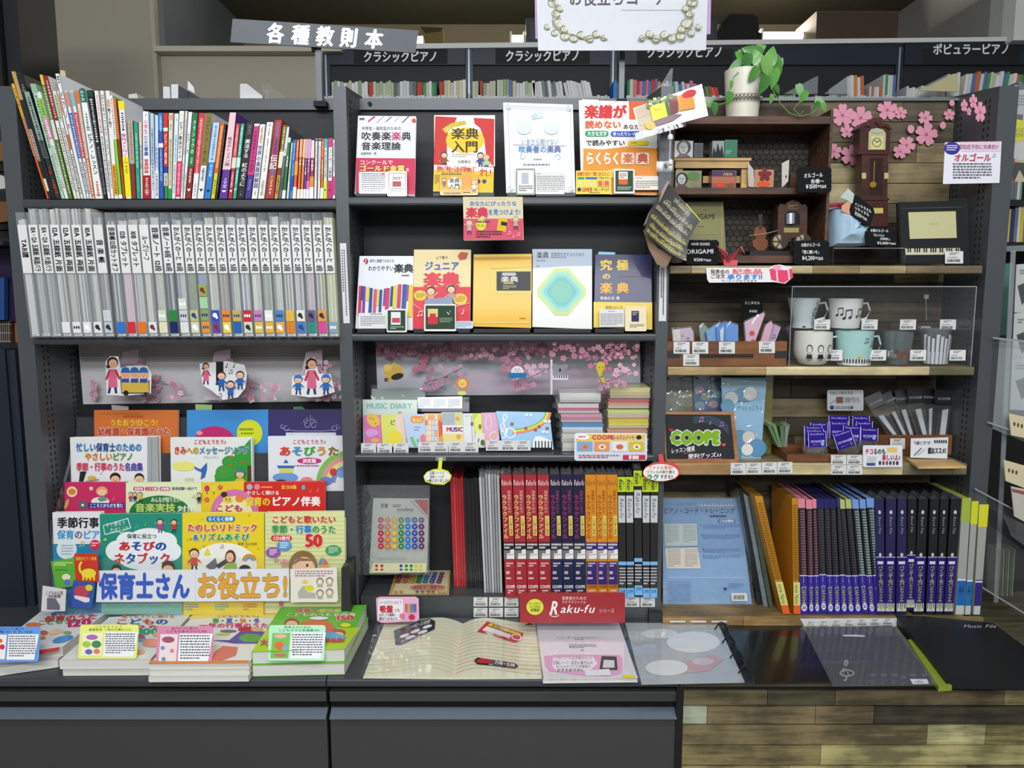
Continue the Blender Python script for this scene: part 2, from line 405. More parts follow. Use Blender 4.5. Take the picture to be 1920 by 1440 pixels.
# ================= far room =================
def struct(name,m):return m.build(name,kind='structure')
BEIGE=mat('#b3ab9b',0.8,noise=0.03,bump=0.15,scale=200);BEIGE2=mat('#a79f8f',0.8,noise=0.03)
WHT=mat('#d9dad6',0.6,noise=0.02);NICHE=mat('#8e8266',0.85,noise=0.03);GREYW=mat('#6d7276',0.8,noise=0.03)
ZL=zat(84,4.0)
struct('wall_back',MB().box((-4,4.02,0),(4,4.12,ZL-.02),BEIGE))
struct('wall_left',MB().box((-4.1,3.98,0),(xat(292,60,4.0),4.02,3.6),BEIGE2))
struct('trim_1',MB().box((xat(288,60,4.0),3.97,0),(xat(296,60,4.0),4.02,3.6),BEIGE))
struct('trim_2',MB().box((xat(290,92,3.96),3.95,zat(97,3.96)),(xat(640,92,3.96),4.02,zat(87,3.96)),mat('#c3bca9',0.7)))
struct('wall_recess',MB().box((xat(300,40,4.0),5.2,ZL-.1),(xat(1862,40,4.05),5.3,3.6),NICHE))
struct('trim_3',MB().box((xat(304,80,4.0)-.02,4.02,ZL-.02),(xat(306,80,4.0),5.2,3.6),GREYW))
struct('wall_right',MB().box((xat(1886,40,4.0),3.93,ZL+.0),(4,5.3,3.6),WHT))
struct('trim_4',MB().box((xat(1862,40,4.0),4.03,ZL),(xat(1886,40,4.0),5.2,3.6),mat('#8d8d8a',.8)))
struct('ceiling',MB().box((-4,4.0,3.18),(4,5.3,3.3),mat('#55503f',0.9)))
struct('floor',MB().box((-4,-4,-.05),(4,5.3,0),mat('#8b8a86',0.4)))
lp_=VP(3.985);struct('trim_5',MB().prism([lp_.un(560,84),lp_.un(1890,69),lp_.un(1890,77),lp_.un(560,94)],(0,.6,0),WHT))
def ledge(px):return zat(82.5-.0112*(px-612),3.92)
for i,(a,b)in enumerate(((774,798),(1345,1383),(1424,1537),(956,985))):
 m=MB();x0,x1,z=xat(a,72,4.5),xat(b,72,4.5),zat(76.5-.0112*((a+b)/2-612),4.5)
 t=thing('fluorescent_tube',['short lit tube end peeking out right of the dark hanging sign','short lit end of fluorescent tube left of the black bag','fluorescent light tube glowing between black bag and brown box','short lit tube end just left of the white hanging banner'][i],'lamp',((x0+x1)/2,4.5,z-.03))
 MB().tube([(x0+.01,4.5,z),(x1-.01,4.5,z)],0.019,emit('#fff6e6',6.0),10).build('tube',t)
 MB().box((x0,4.47,z-.03),(x0+.012,4.53,z+.03),WHT).box((x1-.012,4.47,z-.03),(x1,4.53,z+.03),WHT).box((x0,4.48,z-.045),(x1,4.52,z-.025),WHT).build('holder',t)
 l=area('tube_glow',((x0+x1)/2,4.62,z+.05),(R(-115),0,0),x1-x0,0.05,4+6*(x1-x0)/.35,(1,.93,.78))
ZLt=ZL+.022
bx0,bx1=xat(1530,60,4.3),xat(1683,60,4.3)
t=thing('cardboard_box','closed brown cardboard box on the ledge above the far shelves','box',((bx0+bx1)/2,4.45,ZLt));CARD=mat('#443326',0.8)
MB().box((bx0,4.3,ZLt),(bx1,4.6,zat(22,4.3)),CARD).build('carton',t)
MB().box((bx0-.002,4.298,zat(24,4.3)),((bx0+bx1)/2-.001,4.602,zat(22,4.3)+.003),mat('#50402f',.8)).build('flap',t)
MB().box(((bx0+bx1)/2+.001,4.298,zat(24,4.3)),(bx1+.002,4.602,zat(22,4.3)+.003),mat('#50402f',.8)).build('flap',t)
t=thing('camera_bag','black soft case with rounded top standing on the far ledge','bag',(xat(1395,50,4.3),4.35,ZLt));BAG=mat('#111112',0.9,bump=.3)
pl=VP(4.3,0)
MB().slab([(1352,84),(1357,45),(1362,32),(1370,26),(1412,27),(1421,32),(1423,45),(1422,84)],pl,.14,BAG).build('body',t)
MB().tube([W(1364,33,4.29),W(1354,45,4.27),W(1350,65,4.27),W(1354,82,4.27)],.006,BAG).build('strap',t)
MB().slab([(1421,60),(1429,62),(1428,84),(1421,84)],pl,.05,BAG).build('side_pocket',t)
t=thing('wall_monitor','dark flat framed panel behind the white hanging banner','monitor',(xat(1165,50,4.2),4.2,ZLt))
MB().slab(Q(986,34,1345,80),VP(4.2),.05,mat('#1c1c20',.5)).build('frame',t);MB().slab(Q(993,41,1338,74),VP(4.198),.004,mat('#36363e',.3)).build('screen',t)
t=thing('folded_carton','torn brown carton flap lying on the ledge right of the dark sign','box',(xat(812,58,4.4),4.4,ZLt))
MB().slab([(788,50),(830,52),(832,86),(800,86)],VP(4.4),.1,mat('#6b5c34',.9)).build('carton',t);MB().slab([(788,50),(798,62),(826,58),(830,52)],VP(4.396),.004,mat('#3a311d',.9)).build('flap',t)
Y2=4.0
DX=[xat(612,130,Y2),xat(880,130,Y2),xat(1150,130,Y2),xat(1418,130,Y2),xat(1686,130,Y2),xat(1955,130,Y2)]
NAVY=mat('#1b2531',0.45,.2);DARK=mat('#101216',0.6)
t=thing('far_shelving_unit','tall dark shelving along the far wall with white lettered header boards','shelf',((DX[0]+DX[-1])/2,Y2+.15,0))
for i in range(6):
 b=MB().box((DX[i]-.018,Y2,0),(DX[i]+.018,Y2+.02,ZL-.012),mat('#2d3742',.35,.4)).box((DX[i]-.006,Y2-.003,0),(DX[i]+.002,Y2,ZL-.012),mat('#aab1b8',.3,.5)).box((DX[i]-.012,Y2+.02,0),(DX[i]+.012,Y2+.02,.02),NAVY);b.build('divider',t)
ZB2=zat(187,Y2-.28)
for i in range(5):
 MB().box((DX[i]+.018,Y2+.30,0),(DX[i+1]-.018,Y2+.0199+.3,ZL-.03),DARK).build('back_panel',t)if i<0 else None
 MB().box((DX[i]+.019,Y2+.005,ZB2-.03),(DX[i+1]-.019,Y2+.018,ZL-.012),DARK)if False else None
MB().box((DX[0],Y2+.012,ZB2-.5),(DX[-1],Y2+.0195,ZL-.013),DARK).build('back_panel',t)
heads=['クラシックピアノ','クラシックピアノ','クラシックピアノ',None,'ポピュラーピアノ']
sgx=[(681,821,96,117),(947,1088,94,116),(1212,1356,87,109),None,(1749,1894,82,103)]
for i in range(5):
 hb=MB().box((DX[i]+.02,Y2-.006,zat(122,Y2)),(DX[i+1]-.02,Y2+.011,zat(91.5-3*i,Y2)),NAVY).build('header_board',t)
 if heads[i]:
  a=sgx[i];pl=VP(Y2-.007);mid=(a[0]+a[1])/2
  MB().slab(Q(a[0]-18,91,a[1]+18,120),pl,.002,BLACK).build('name_plate',hb)
  p=Pr(VP(Y2-.008));p.text(a[0],a[2],a[1],a[3],heads[i],'#f4f4f4',b=.035,slope=-.006);p.build(hb,'lettering')
rd=random.Random(3)
PAL={'pale green':['#b9c2a2','#a9b694','#c3cbb0','#98a584'],'white':['#dcdedb','#cfd3d2','#e6e6e1'],'red':['#c0392b'],'blue':['#5b74a6','#3b7fc0'],'cream':['#d8d2b0','#c9c4a2'],'grey':['#7c8583','#5f6b6a'],'green':['#2d7a5c','#3f9a5e'],'orange':['#d98a3a','#cf6b3f'],'pink':['#d07b93']}
shapes={}
FSH=MB().box((DX[0],Y2-.30,ZB2-.03),(DX[-1],Y2-.001,ZB2-.004),DARK).build('shelf_board',t)
def score(px0,px1,top,kind,bay,lean=0):
 x0,x1=xat(px0,170,Y2-.24),xat(px1,170,Y2-.24);zt=zat(top,Y2-.24);z0=ZB2-.003;l=xat(px0+lean,170,Y2-.24)-x0
 m=MB().prism([(x0+l,Y2-.24,zt),(x1+l,Y2-.24,zt),(x1,Y2-.24,z0),(x0,Y2-.24,z0)],(0,.21,0),mat(rd.choice(PAL[kind]),.6,noise=.02))
 m.build('music_score',None,'%s spined score on the far shelf in %s'%(kind,bay),'book','%s scores on the far shelf'%kind)
def srow(a,b,mix,bay,tops=(151,156),w_=(4.2,7),lean=0):
 x=a
 while x<b-3:
  ww=rd.uniform(*w_);score(x,x+ww-.4,rd.uniform(*tops),rd.choice(mix),bay,lean);x+=ww
B1,B2,B3,B4,B5=['the first far bay','the second far bay','the third far bay','the fourth far bay','the fifth far bay']
srow(622,690,['pale green','pale green','cream','white'],B1);score(692,700,154,'red',B1);srow(700,738,['pale green'],B1);srow(738,780,['white','grey','white'],B1)
score(782,792,154,'red',B1);srow(793,822,['pale green','white','green'],B1);score(824,832,153,'red',B1);srow(833,874,['pale green','cream','white'],B1,(149,155))
srow(886,899,['pale green'],B2);score(900,905,152,'red',B2);srow(906,931,['pale green','cream'],B2);srow(932,953,['pale green'],B2,(148,150));score(954,960,150,'blue',B2);srow(961,1000,['cream','pale green','white'],B2)
srow(1003,1035,['white','white','grey'],B2,lean=-5);srow(1038,1060,['grey','white'],B2,lean=-6);srow(1064,1114,['white','green','white','white'],B2,lean=-8)
srow(1150,1160,['orange','blue'],B3);srow(1176,1240,['orange','cream','white','blue','pink','green','red'],B3,(147,154));srow(1242,1310,['red','white','green','blue','pink'],B3,(150,158),lean=-4);srow(1322,1350,['pink','orange','green','blue','red'],B3,(160,168),lean=-8)
srow(1590,1622,['white','orange','white','white'],B4,(141,146),lean=-3);srow(1655,1678,['white','green','blue','green','blue'],B4,(139,141));srow(1630,1655,['white','white','orange'],B4,(161,165))
srow(1775,1800,['cream','white','white'],B5,(134,148));srow(1805,1920,['cream','blue','white','pale green','grey','orange','green','white'],B5,(133,141),(4.5,8),lean=5)
srow(1700,1774,['white'],B5,(160,168))
for i in range(5):
 m=MB();x=DX[i]+.03;
 while x<DX[i+1]-.05:
  ww=rd.uniform(.010,.022);h=rd.uniform(.016,.026)
  m.box((x,Y2-.262-rd.uniform(0,.004),ZB2-.003),(x+ww-.002,Y2-.2605,ZB2+h),mat('#d9dbd9',.7));x+=ww
 m.build('index_cards',None,'row of small white index cards along the far shelf edge in '+[B1,B2,B3,B4,B5][i],'cards',None,'stuff')
def acry(poly,Y,label):
 b=MB().slab(poly,VP(Y),.003,MILKY).build('bookend',None,label,'bookend')
acry([(1212,185),(1258,185),(1262,128),(1258,128),(1240,158)],3.65,'tall clear acrylic bookend on the far shelf behind tilted photo card')
acry([(1470,176),(1533,176),(1534,142),(1525,146)],3.65,'clear wedge shaped acrylic bookend right of the potted plant')
acry([(1545,176),(1600,176),(1598,140),(1588,143)],3.65,'clear acrylic bookend leaning at the white scores on far shelf')
card([(1722,170),(1788,138),(1795,139),(1797,172)],VP(3.66),.006,'#d9d0a0','cream cardboard bookend with slanted top on the far shelf',cat='bookend',name='bookend')
t=thing('slatted_tower','tall black slatted display tower at the left edge','display',(xat(15,120,2.7),2.75,0))
tx0,tx1=xat(-60,120,2.7),xat(50,150,2.7)
MB().box((tx0,2.72,0),(tx1-.06,2.9,2.7),mat('#17181a',.6)).build('core',t)
MB().box((tx1-.075,2.66,0),(tx1-.055,2.92,2.7),BLACK).box((tx1-.05,2.68,0),(tx1,2.9,2.7),mat('#141517',.6)).build('side_post',t)
for k in range(22):
 z=1.2+k*.066
 MB().box((tx0,2.68,z),(tx1-.08,2.719,z+.061),mat('#26282b',.55)).build('slat',t)
 # ================= main shelving =================
def upright(parent,x0,x1,ztf=1.992,ztb=2.02,z0=ZC):
 MB().prism([(x0,YF,z0),(x0,YF,ztf),(x0,YB+.035,ztb),(x0,YB+.035,z0)],(x1-x0,0,0),STEEL).build('upright',parent)
 m=MB();z=z0+.02
 while z<1.975:
  for y in(YF+.035,YF+.055,YB-.035,YB-.018):
   for xx in(x0,x1):m.box((xx-.0006,y,z),(xx+.0006,y+.005,z+.009),HOLE)
  z+=.0185
 m.build('slot_holes',parent,kind='stuff')
def board(parent,x0,x1,pyt,pyb,yf=YF-.004,m=None,name='shelf_board'):
 zt,zb=zat(pyt,yf),zat(pyb,yf)
 MB().bbox((x0,yf,zb),(x1,YB,zt),m or SHELF,r=.006).build(name,parent);return zt
bayL=thing('shelving_unit','dark grey metal shelving bay holding song books and clear file cases at left','shelf',((PX[0][0]+PX[1][0])/2,2.2,ZC))
bayM=thing('shelving_unit','dark grey metal shelving bay with music theory books in the middle','shelf',((PX[1][0]+PX[2][0])/2,2.2,ZC))
bayR=thing('shelving_unit','wood plank backed shelving bay with gifts, mugs and binders at right','shelf',((PX[2][0]+PX[3][0])/2,2.2,ZC))
upright(bayL,*PX[0]);upright(bayM,*PX[1]);upright(bayR,*PX[2]);upright(bayR,*PX[3])
def backp(parent,i,top=2.0):
 x0,x1=PX[i][1],PX[i+1][0]
 MB().box((x0,YB,ZC),(x1,YB+.02,top),BACKP).build('back_panel',parent)
def rail(parent,i):
 x0,x1=PX[i][1],PX[i+1][0]
 MB().box((x0,YB-.014,1.974),(x1,YB+.034,2.006),STEEL).build('top_rail',parent)
 for xx in(x0+.03,x1-.03):MB().tube([(xx,YB-.020,1.99),(xx,YB-.0141,1.99)],.006,BLACK,10).build('screw',parent)
backp(bayL,0);rail(bayL,0);backp(bayM,1);rail(bayM,1)
ZL1=board(bayL,PX[0][1],PX[1][0],373,391);ZL2=board(bayL,PX[0][1],PX[1][0],632,647)
ZM1=board(bayM,PX[1][1],PX[2][0],369,385);ZM2=board(bayM,PX[1][1],PX[2][0],626,640);ZM3=board(bayM,PX[1][1],PX[2][0],853,866)
ZM4=zat(1118,YF)
MB().box((PX[1][1]+.005,YF,ZC),(PX[2][0]-.002,YB,ZM4),SHELF).build('base_plinth',bayM)
MB().box((PX[2][0]-.004,YF-.02,ZC),(PX[2][1]+.002,YF-.001,ZC+.035),mat('#26282b',.5)).build('foot',bayM)
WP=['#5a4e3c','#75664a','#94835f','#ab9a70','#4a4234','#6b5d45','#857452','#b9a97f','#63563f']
x0,x1=PX[2][1],PX[3][0]
MB().box((x0,YB+.008,ZC),(x1,YB+.02,2.003),mat('#15120d',.9)).build('back_panel',bayR)
rd=random.Random(11);z=2.0;row=0;rh=.0585
while z>ZC+.03:
 x=x0+.001;first=True
 while x<x1-.02:
  wd=rd.uniform(.16,.46);xe=x1-.001 if x+wd>x1-.1 else x+wd
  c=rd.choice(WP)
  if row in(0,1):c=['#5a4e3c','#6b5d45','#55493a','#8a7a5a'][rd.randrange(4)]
  if row>6:c=['#4a4234','#3f382c','#5a4e3c','#544a38','#6b5d45','#463d30','#8a7c5c'][rd.randrange(7)]  # lower rows darker: shade under the shelves partly mixed into plank colours
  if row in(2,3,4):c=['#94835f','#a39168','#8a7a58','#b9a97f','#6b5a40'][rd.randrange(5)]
  pr=rd.uniform(0,.002)
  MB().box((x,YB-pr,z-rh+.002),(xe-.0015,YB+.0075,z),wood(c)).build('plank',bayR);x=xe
 z-=rh;row+=1
MB().box((x0,YB-.012,2.0),(x1,YB+.034,2.008),mat('#7e8587',.35,.5)).build('top_rail',bayR)
def wboard(pyt,pyb,segs,xr,yf=2.085):
 zt,zb=zat(pyt,yf),zat(pyb,yf);xe=xat(xr,pyt,yf);x=x0+.001
 MB().box((x,yf+.008,zb+.001),(xe,YB-.003,zt-.001),wood('#8d7c58')).build('shelf_board',bayR)
 for px,c in segs:
  e=xat(px,pyt,yf)
  MB().bbox((x,yf,zb),(e-.0012,yf+.0079,zt),wood(c,.7,.45),r=.0035).build('edge_plank',bayR);x=e
 return zt
ZR1=wboard(498,513,[(1297,'#8d7c5a'),(1525,'#b4a27a'),(1612,'#8a7650'),(1700,'#a29068'),(1843,'#7a6850')],1843)
ZR2=wboard(688,704,[(1437,'#a88f62'),(1744,'#d3c294'),(1828,'#6f6a4a')],1829)
ZR3=wboard(869,891,[(1390,'#b08a5c'),(1560,'#cfbd8c'),(1694,'#d3c294'),(1814,'#7b7556')],1814)
zp=zat(1158,2.07);MB().box((x0+.001,2.08,ZC),(x1,YB-.003,zp-.001),wood('#8a7048')).build('base_plinth',bayR)
x=x0+.001
for px,c in((1395,'#96784c'),(1560,'#b08c58'),(1700,'#9a8050'),(1845,'#8c7c50')):
 e=xat(px,1160,2.07);MB().box((x,2.07,ZC+.001),(e-.0012,2.0795,zp),wood(c)).build('edge_plank',bayR);x=e
ZR4=zp
def counter(xa,xb,label,m,zoff=0):
 t=thing('counter',label,'counter',((xa+xb)/2,1.95,.05))
 MB().bbox((xa,CFR,ZC-.022),(xb,YB+.02,ZC-.0005),m,r=.005).build('worktop',t)
 return t
CT=mat('#44474b',.42,.2,.04)
xs=[xat(-260,1280,CFR),xat(612,1280,CFR),xat(1275,1280,CFR),2.1]
for i,lab in((0,'dark grey counter with drawer under the stacked song books at left'),(1,'dark grey counter with drawer under the open notebook in the middle')):
 a,b=xs[i]+.001,xs[i+1]-.002
 t=counter(a,b,lab,CT)
 yfp=CFR+.012
 d=MB().box((a+.003,yfp,0.02),(b-.003,yfp+.02,zat(1343,yfp)),mat('#424240',.5,.1,.03)).build('drawer_front',t)
 MB().prism([(a+.003,yfp-.012,zat(1344,yfp)),(a+.003,yfp+.02,zat(1330,yfp)),(a+.003,yfp+.02,zat(1344,yfp))],(b-a-.006,0,0),mat('#6c7782',.3,.3)).build('drawer_lip',t)  # lighter bluish lip: reflected highlight painted into its colour
 MB().box((a+.003,yfp+.012,zat(1330,yfp)),(b-.003,yfp+.03,zat(1316,yfp)),mat('#111315',.8,spec=.2)).build('handle_recess',t)
 MB().bbox((a+.003,yfp,zat(1316,yfp)),(b-.003,yfp+.03,zat(1297,yfp)),mat('#3e3e3d',.5),r=.002).build('top_rail',t)
 MB().box((a+.003,yfp+.035,.05),(b-.003,YB,ZC-.0225),BLACK).build('carcass',t)
t=counter(xs[2]+.001,xs[3],'wood plank fronted counter under the clear folders at right',wood('#57503c'))
yfp=CFR+.008;MB().box((xs[2]+.012,yfp+.0105,0),(xs[3],YB,ZC-.0225),mat('#15120d',.9)).build('carcass',t)
MB().box((xs[2]-.006,yfp-.002,0),(xs[2]+.0105,yfp+.02,ZC-.0225),BLACK).build('edge_strip',t)
rows=[(1295,1322,[(1440,'#6b6040'),(1567,'#4c4a32'),(1885,'#6c5c42'),(1990,'#8d8258')]),(1325,1357,[(1327,'#9aa089'),(1530,'#7a6b4c'),(1640,'#7b6a4a'),(1990,'#45402e')]),(1360,1396,[(1740,'#7e704c'),(1850,'#b8b27e'),(1990,'#948756')]),(1398,1434,[(1540,'#85774e'),(1990,'#aca26c')]),(1437,1474,[(1480,'#9d8e5c'),(1815,'#a89c66'),(1990,'#6f6342')]),(1476,1514,[(1600,'#85774e'),(1990,'#948756')]),(1516,1554,[(1400,'#7a6b4c'),(1990,'#8d8258')])]
for ya,yb,sg in rows:
 x=xs[2]+.012
 for px,c in sg:
  e=xat(px,ya,yfp);MB().box((x,yfp,zat(yb,yfp)),(e-.0015,yfp+.01,zat(ya,yfp)),wood(c,.42,.7)).build('plank',t);x=e
MB().box((xs[2]+.012,yfp+.004,zat(1294,yfp)),(xs[3],yfp+.01,ZC-.0225),BLACK).build('shadow_strip',t)  # black strip stands in for the shadow under the worktop edge
def pole(px0,px1,py0,py1,Y,parent):
 MB().box((xat(px0,140,Y),Y,zat(py1,Y)),(xat(px1,140,Y),Y+.02,zat(py0,Y)),mat('#5c6064',.4,.4)).build('pole',parent)
p0=Pl((0,2.24,0),(0,-1,0));tl,tr=W(435,35,2.22),W(780,57,2.34);
q=Qd(W(436,35,2.20),W(785,57,2.30),W(779,99,2.30),W(432,79,2.20))
t=thing('header_sign','dark grey sign board with five white characters above the left bay','sign',(q.c[0]+q.c[2])/2)
MB().prism(q.c,q.n*-.006,mat('#43484e',.45,.1)).build('board',t)
p=Pr(q);sp=[(18.5,27.5),(31.5,41),(44.5,54),(57.5,67),(71,81)]
for c,(a,b)in zip('各種教則本',sp):p.text(a,8,b,93,c,'#f3f5f7',b=.055)
p.build(t,'lettering')
pole(592,603,86,196,2.262,t);MB().box((xat(588,190,2.258),2.255,zat(198,2.25)),(xat(612,190,2.258),2.284,zat(188,2.25)),BLACK).build('clamp',t)
MB().tube([W(585,92,2.26),W(590,92,2.26)],.008,BLACK,10).build('knob',t)
t=thing('hanging_banner','white laminated banner with gold scrollwork corners at top centre','sign',W(1166,95,2.2))
pl=VP(2.2);b_=MB().slab([(1005,-30),(1328,-34),(1324,94),(1009,95)],pl,.003,mat('#c6c8ce',.35,coat=.2)).build('sheet',t)
MB().slab([(1002,-34),(1334,-38),(1332,64),(1004,73)],VP(2.206),.003,mat('#b795c6',.5)).build('purple_backing',t)
p=Pr(pl);p.text(1066,-22,1278,11,'お役立ちコーナー','#3c3c40',b=.02);p.line([(1165,19),(1280,19)],1,'#9a9a9a')
for mx,sx in((1168,1),(1168,-1)):
 for(ax,ay,r_)in((-130,5,11),(-125,26,9),(-120,45,12),(-128,62,7),(-108,68,10),(-92,72,9),(-78,66,9),(-62,73,8),(-50,64,8),(-36,71,6),(-118,16,7),(-110,55,8),(-142,50,6),(-133,-8,10)):
  cx=mx+sx*ax;p.ell(cx,ay,r_*.7,r_*.6,'#d0cfbe');p.ring(cx,ay,r_,r_*.9,1.5,'#85835a',18,20*sx,290);p.ring(cx+2,ay+1,r_*.5,r_*.5,1.2,'#9c9a70',12,0,260)
 p.line([(mx+sx*a,b)for a,b in((-138,-20),(-126,10),(-132,38),(-118,60),(-95,64),(-70,74),(-45,68),(-28,74))],1.6,'#8f8d62')
p.build(t,'banner_print',.35,.4)
pole(1161,1171,60,190,2.262,t);MB().box((xat(1157,190,2.258),2.255,zat(194,2.25)),(xat(1175,190,2.258),2.284,zat(184,2.25)),BLACK).build('clamp',t)
# ================= left bay, top shelf: books standing spine out =================
ys=2.094;plS=VP(ys);pyb=369.5
def pxy(p):
 d=V3(p)-CAM;z=d.dot(CF);return 960+F*d.x/z,720-F*d.dot(CU)/z
PYB=pxy((0,ys,ZL1+.0005))[1]
def spine(xb0,xb1,xt0,xt1,yt,base,bands,texts,label,depth=.17,Y=ys,pl=None,z0=None,group='books on the left top shelf',coverp=None,extra=None,name='book',cat='book',pg=None):
 pl=pl or plS;by=PYB if z0 is None else pxy((0,Y,z0))[1]
 c=[pl.un(xt0,yt),pl.un(xt1,yt),pl.un(xb1,by),pl.un(xb0,by)]
 xs_=[c[0],c[1],c[2],c[3]]
 r=thing(name,label,cat,(c[2]+c[3])/2+V3((0,depth/2,0)),group);cm=mat(base,.4,noise=.02,coat=.2)
 d=V3((0,depth,0));m=MB();e=(c[1]-c[0]);w_=max(e.length,1e-4);k=min(.18,.0008/w_)
 m.prism(c,(0,.001,0),cm)
 m.prism([c[0],c[0]+e*k,c[3]+(c[2]-c[3])*k,c[3]],d,cm);m.prism([c[1]-e*k,c[1],c[2],c[2]-(c[2]-c[3])*k],d,cm)
 m.build('cover',r)
 i0,i1,i2,i3=c[0]+e*k,c[1]-e*k,c[2]-(c[2]-c[3])*k,c[3]+(c[2]-c[3])*k;dn=V3((0,.0015,-.002));up=V3((0,.0015,.001))
 MB().prism([i0+dn,i1+dn,i2+up,i3+up],(0,depth-.003,0),PAGE if name=='book' else mat(pg or '#26282d',.4)).build('page_block' if name=='book' else 'pocket_block',r)
 p=Pr(Qd(*c),.0003)
 for v0,v1,col in bands:p.rect(0,v0,100,v1,col)
 for t_ in texts:
  v0,v1,s,col=t_[:4];u0,u1=(t_[4],t_[5])if len(t_)>4 else(18,82)
  if s=='~':
   o=p._off();v=v0;rd_=random.Random(int(xb0))
   while v<v1:
    h=rd_.uniform(.7,1.5);a=rd_.uniform(8,26);p.raw([(u0+a,v),(u1-a*.6,v),(u1-a*.6,v+h),(u0+a,v+h)],[(0,1,2,3)],col,o)
    if rd_.random()<.6:p.raw([(40,v+h),(52,v+h),(52,v+h+.7),(40,v+h+.7)],[(0,1,2,3)],col,o)
    v+=h+1.1
  else:p.text(u0,v0,u1,v1,s,col,vert=True,b=.02)
 if extra:extra(p)
 p.build(r,'spine_print')
 if coverp:coverp(r,c,d)
 return r
W_='#e6e5df'
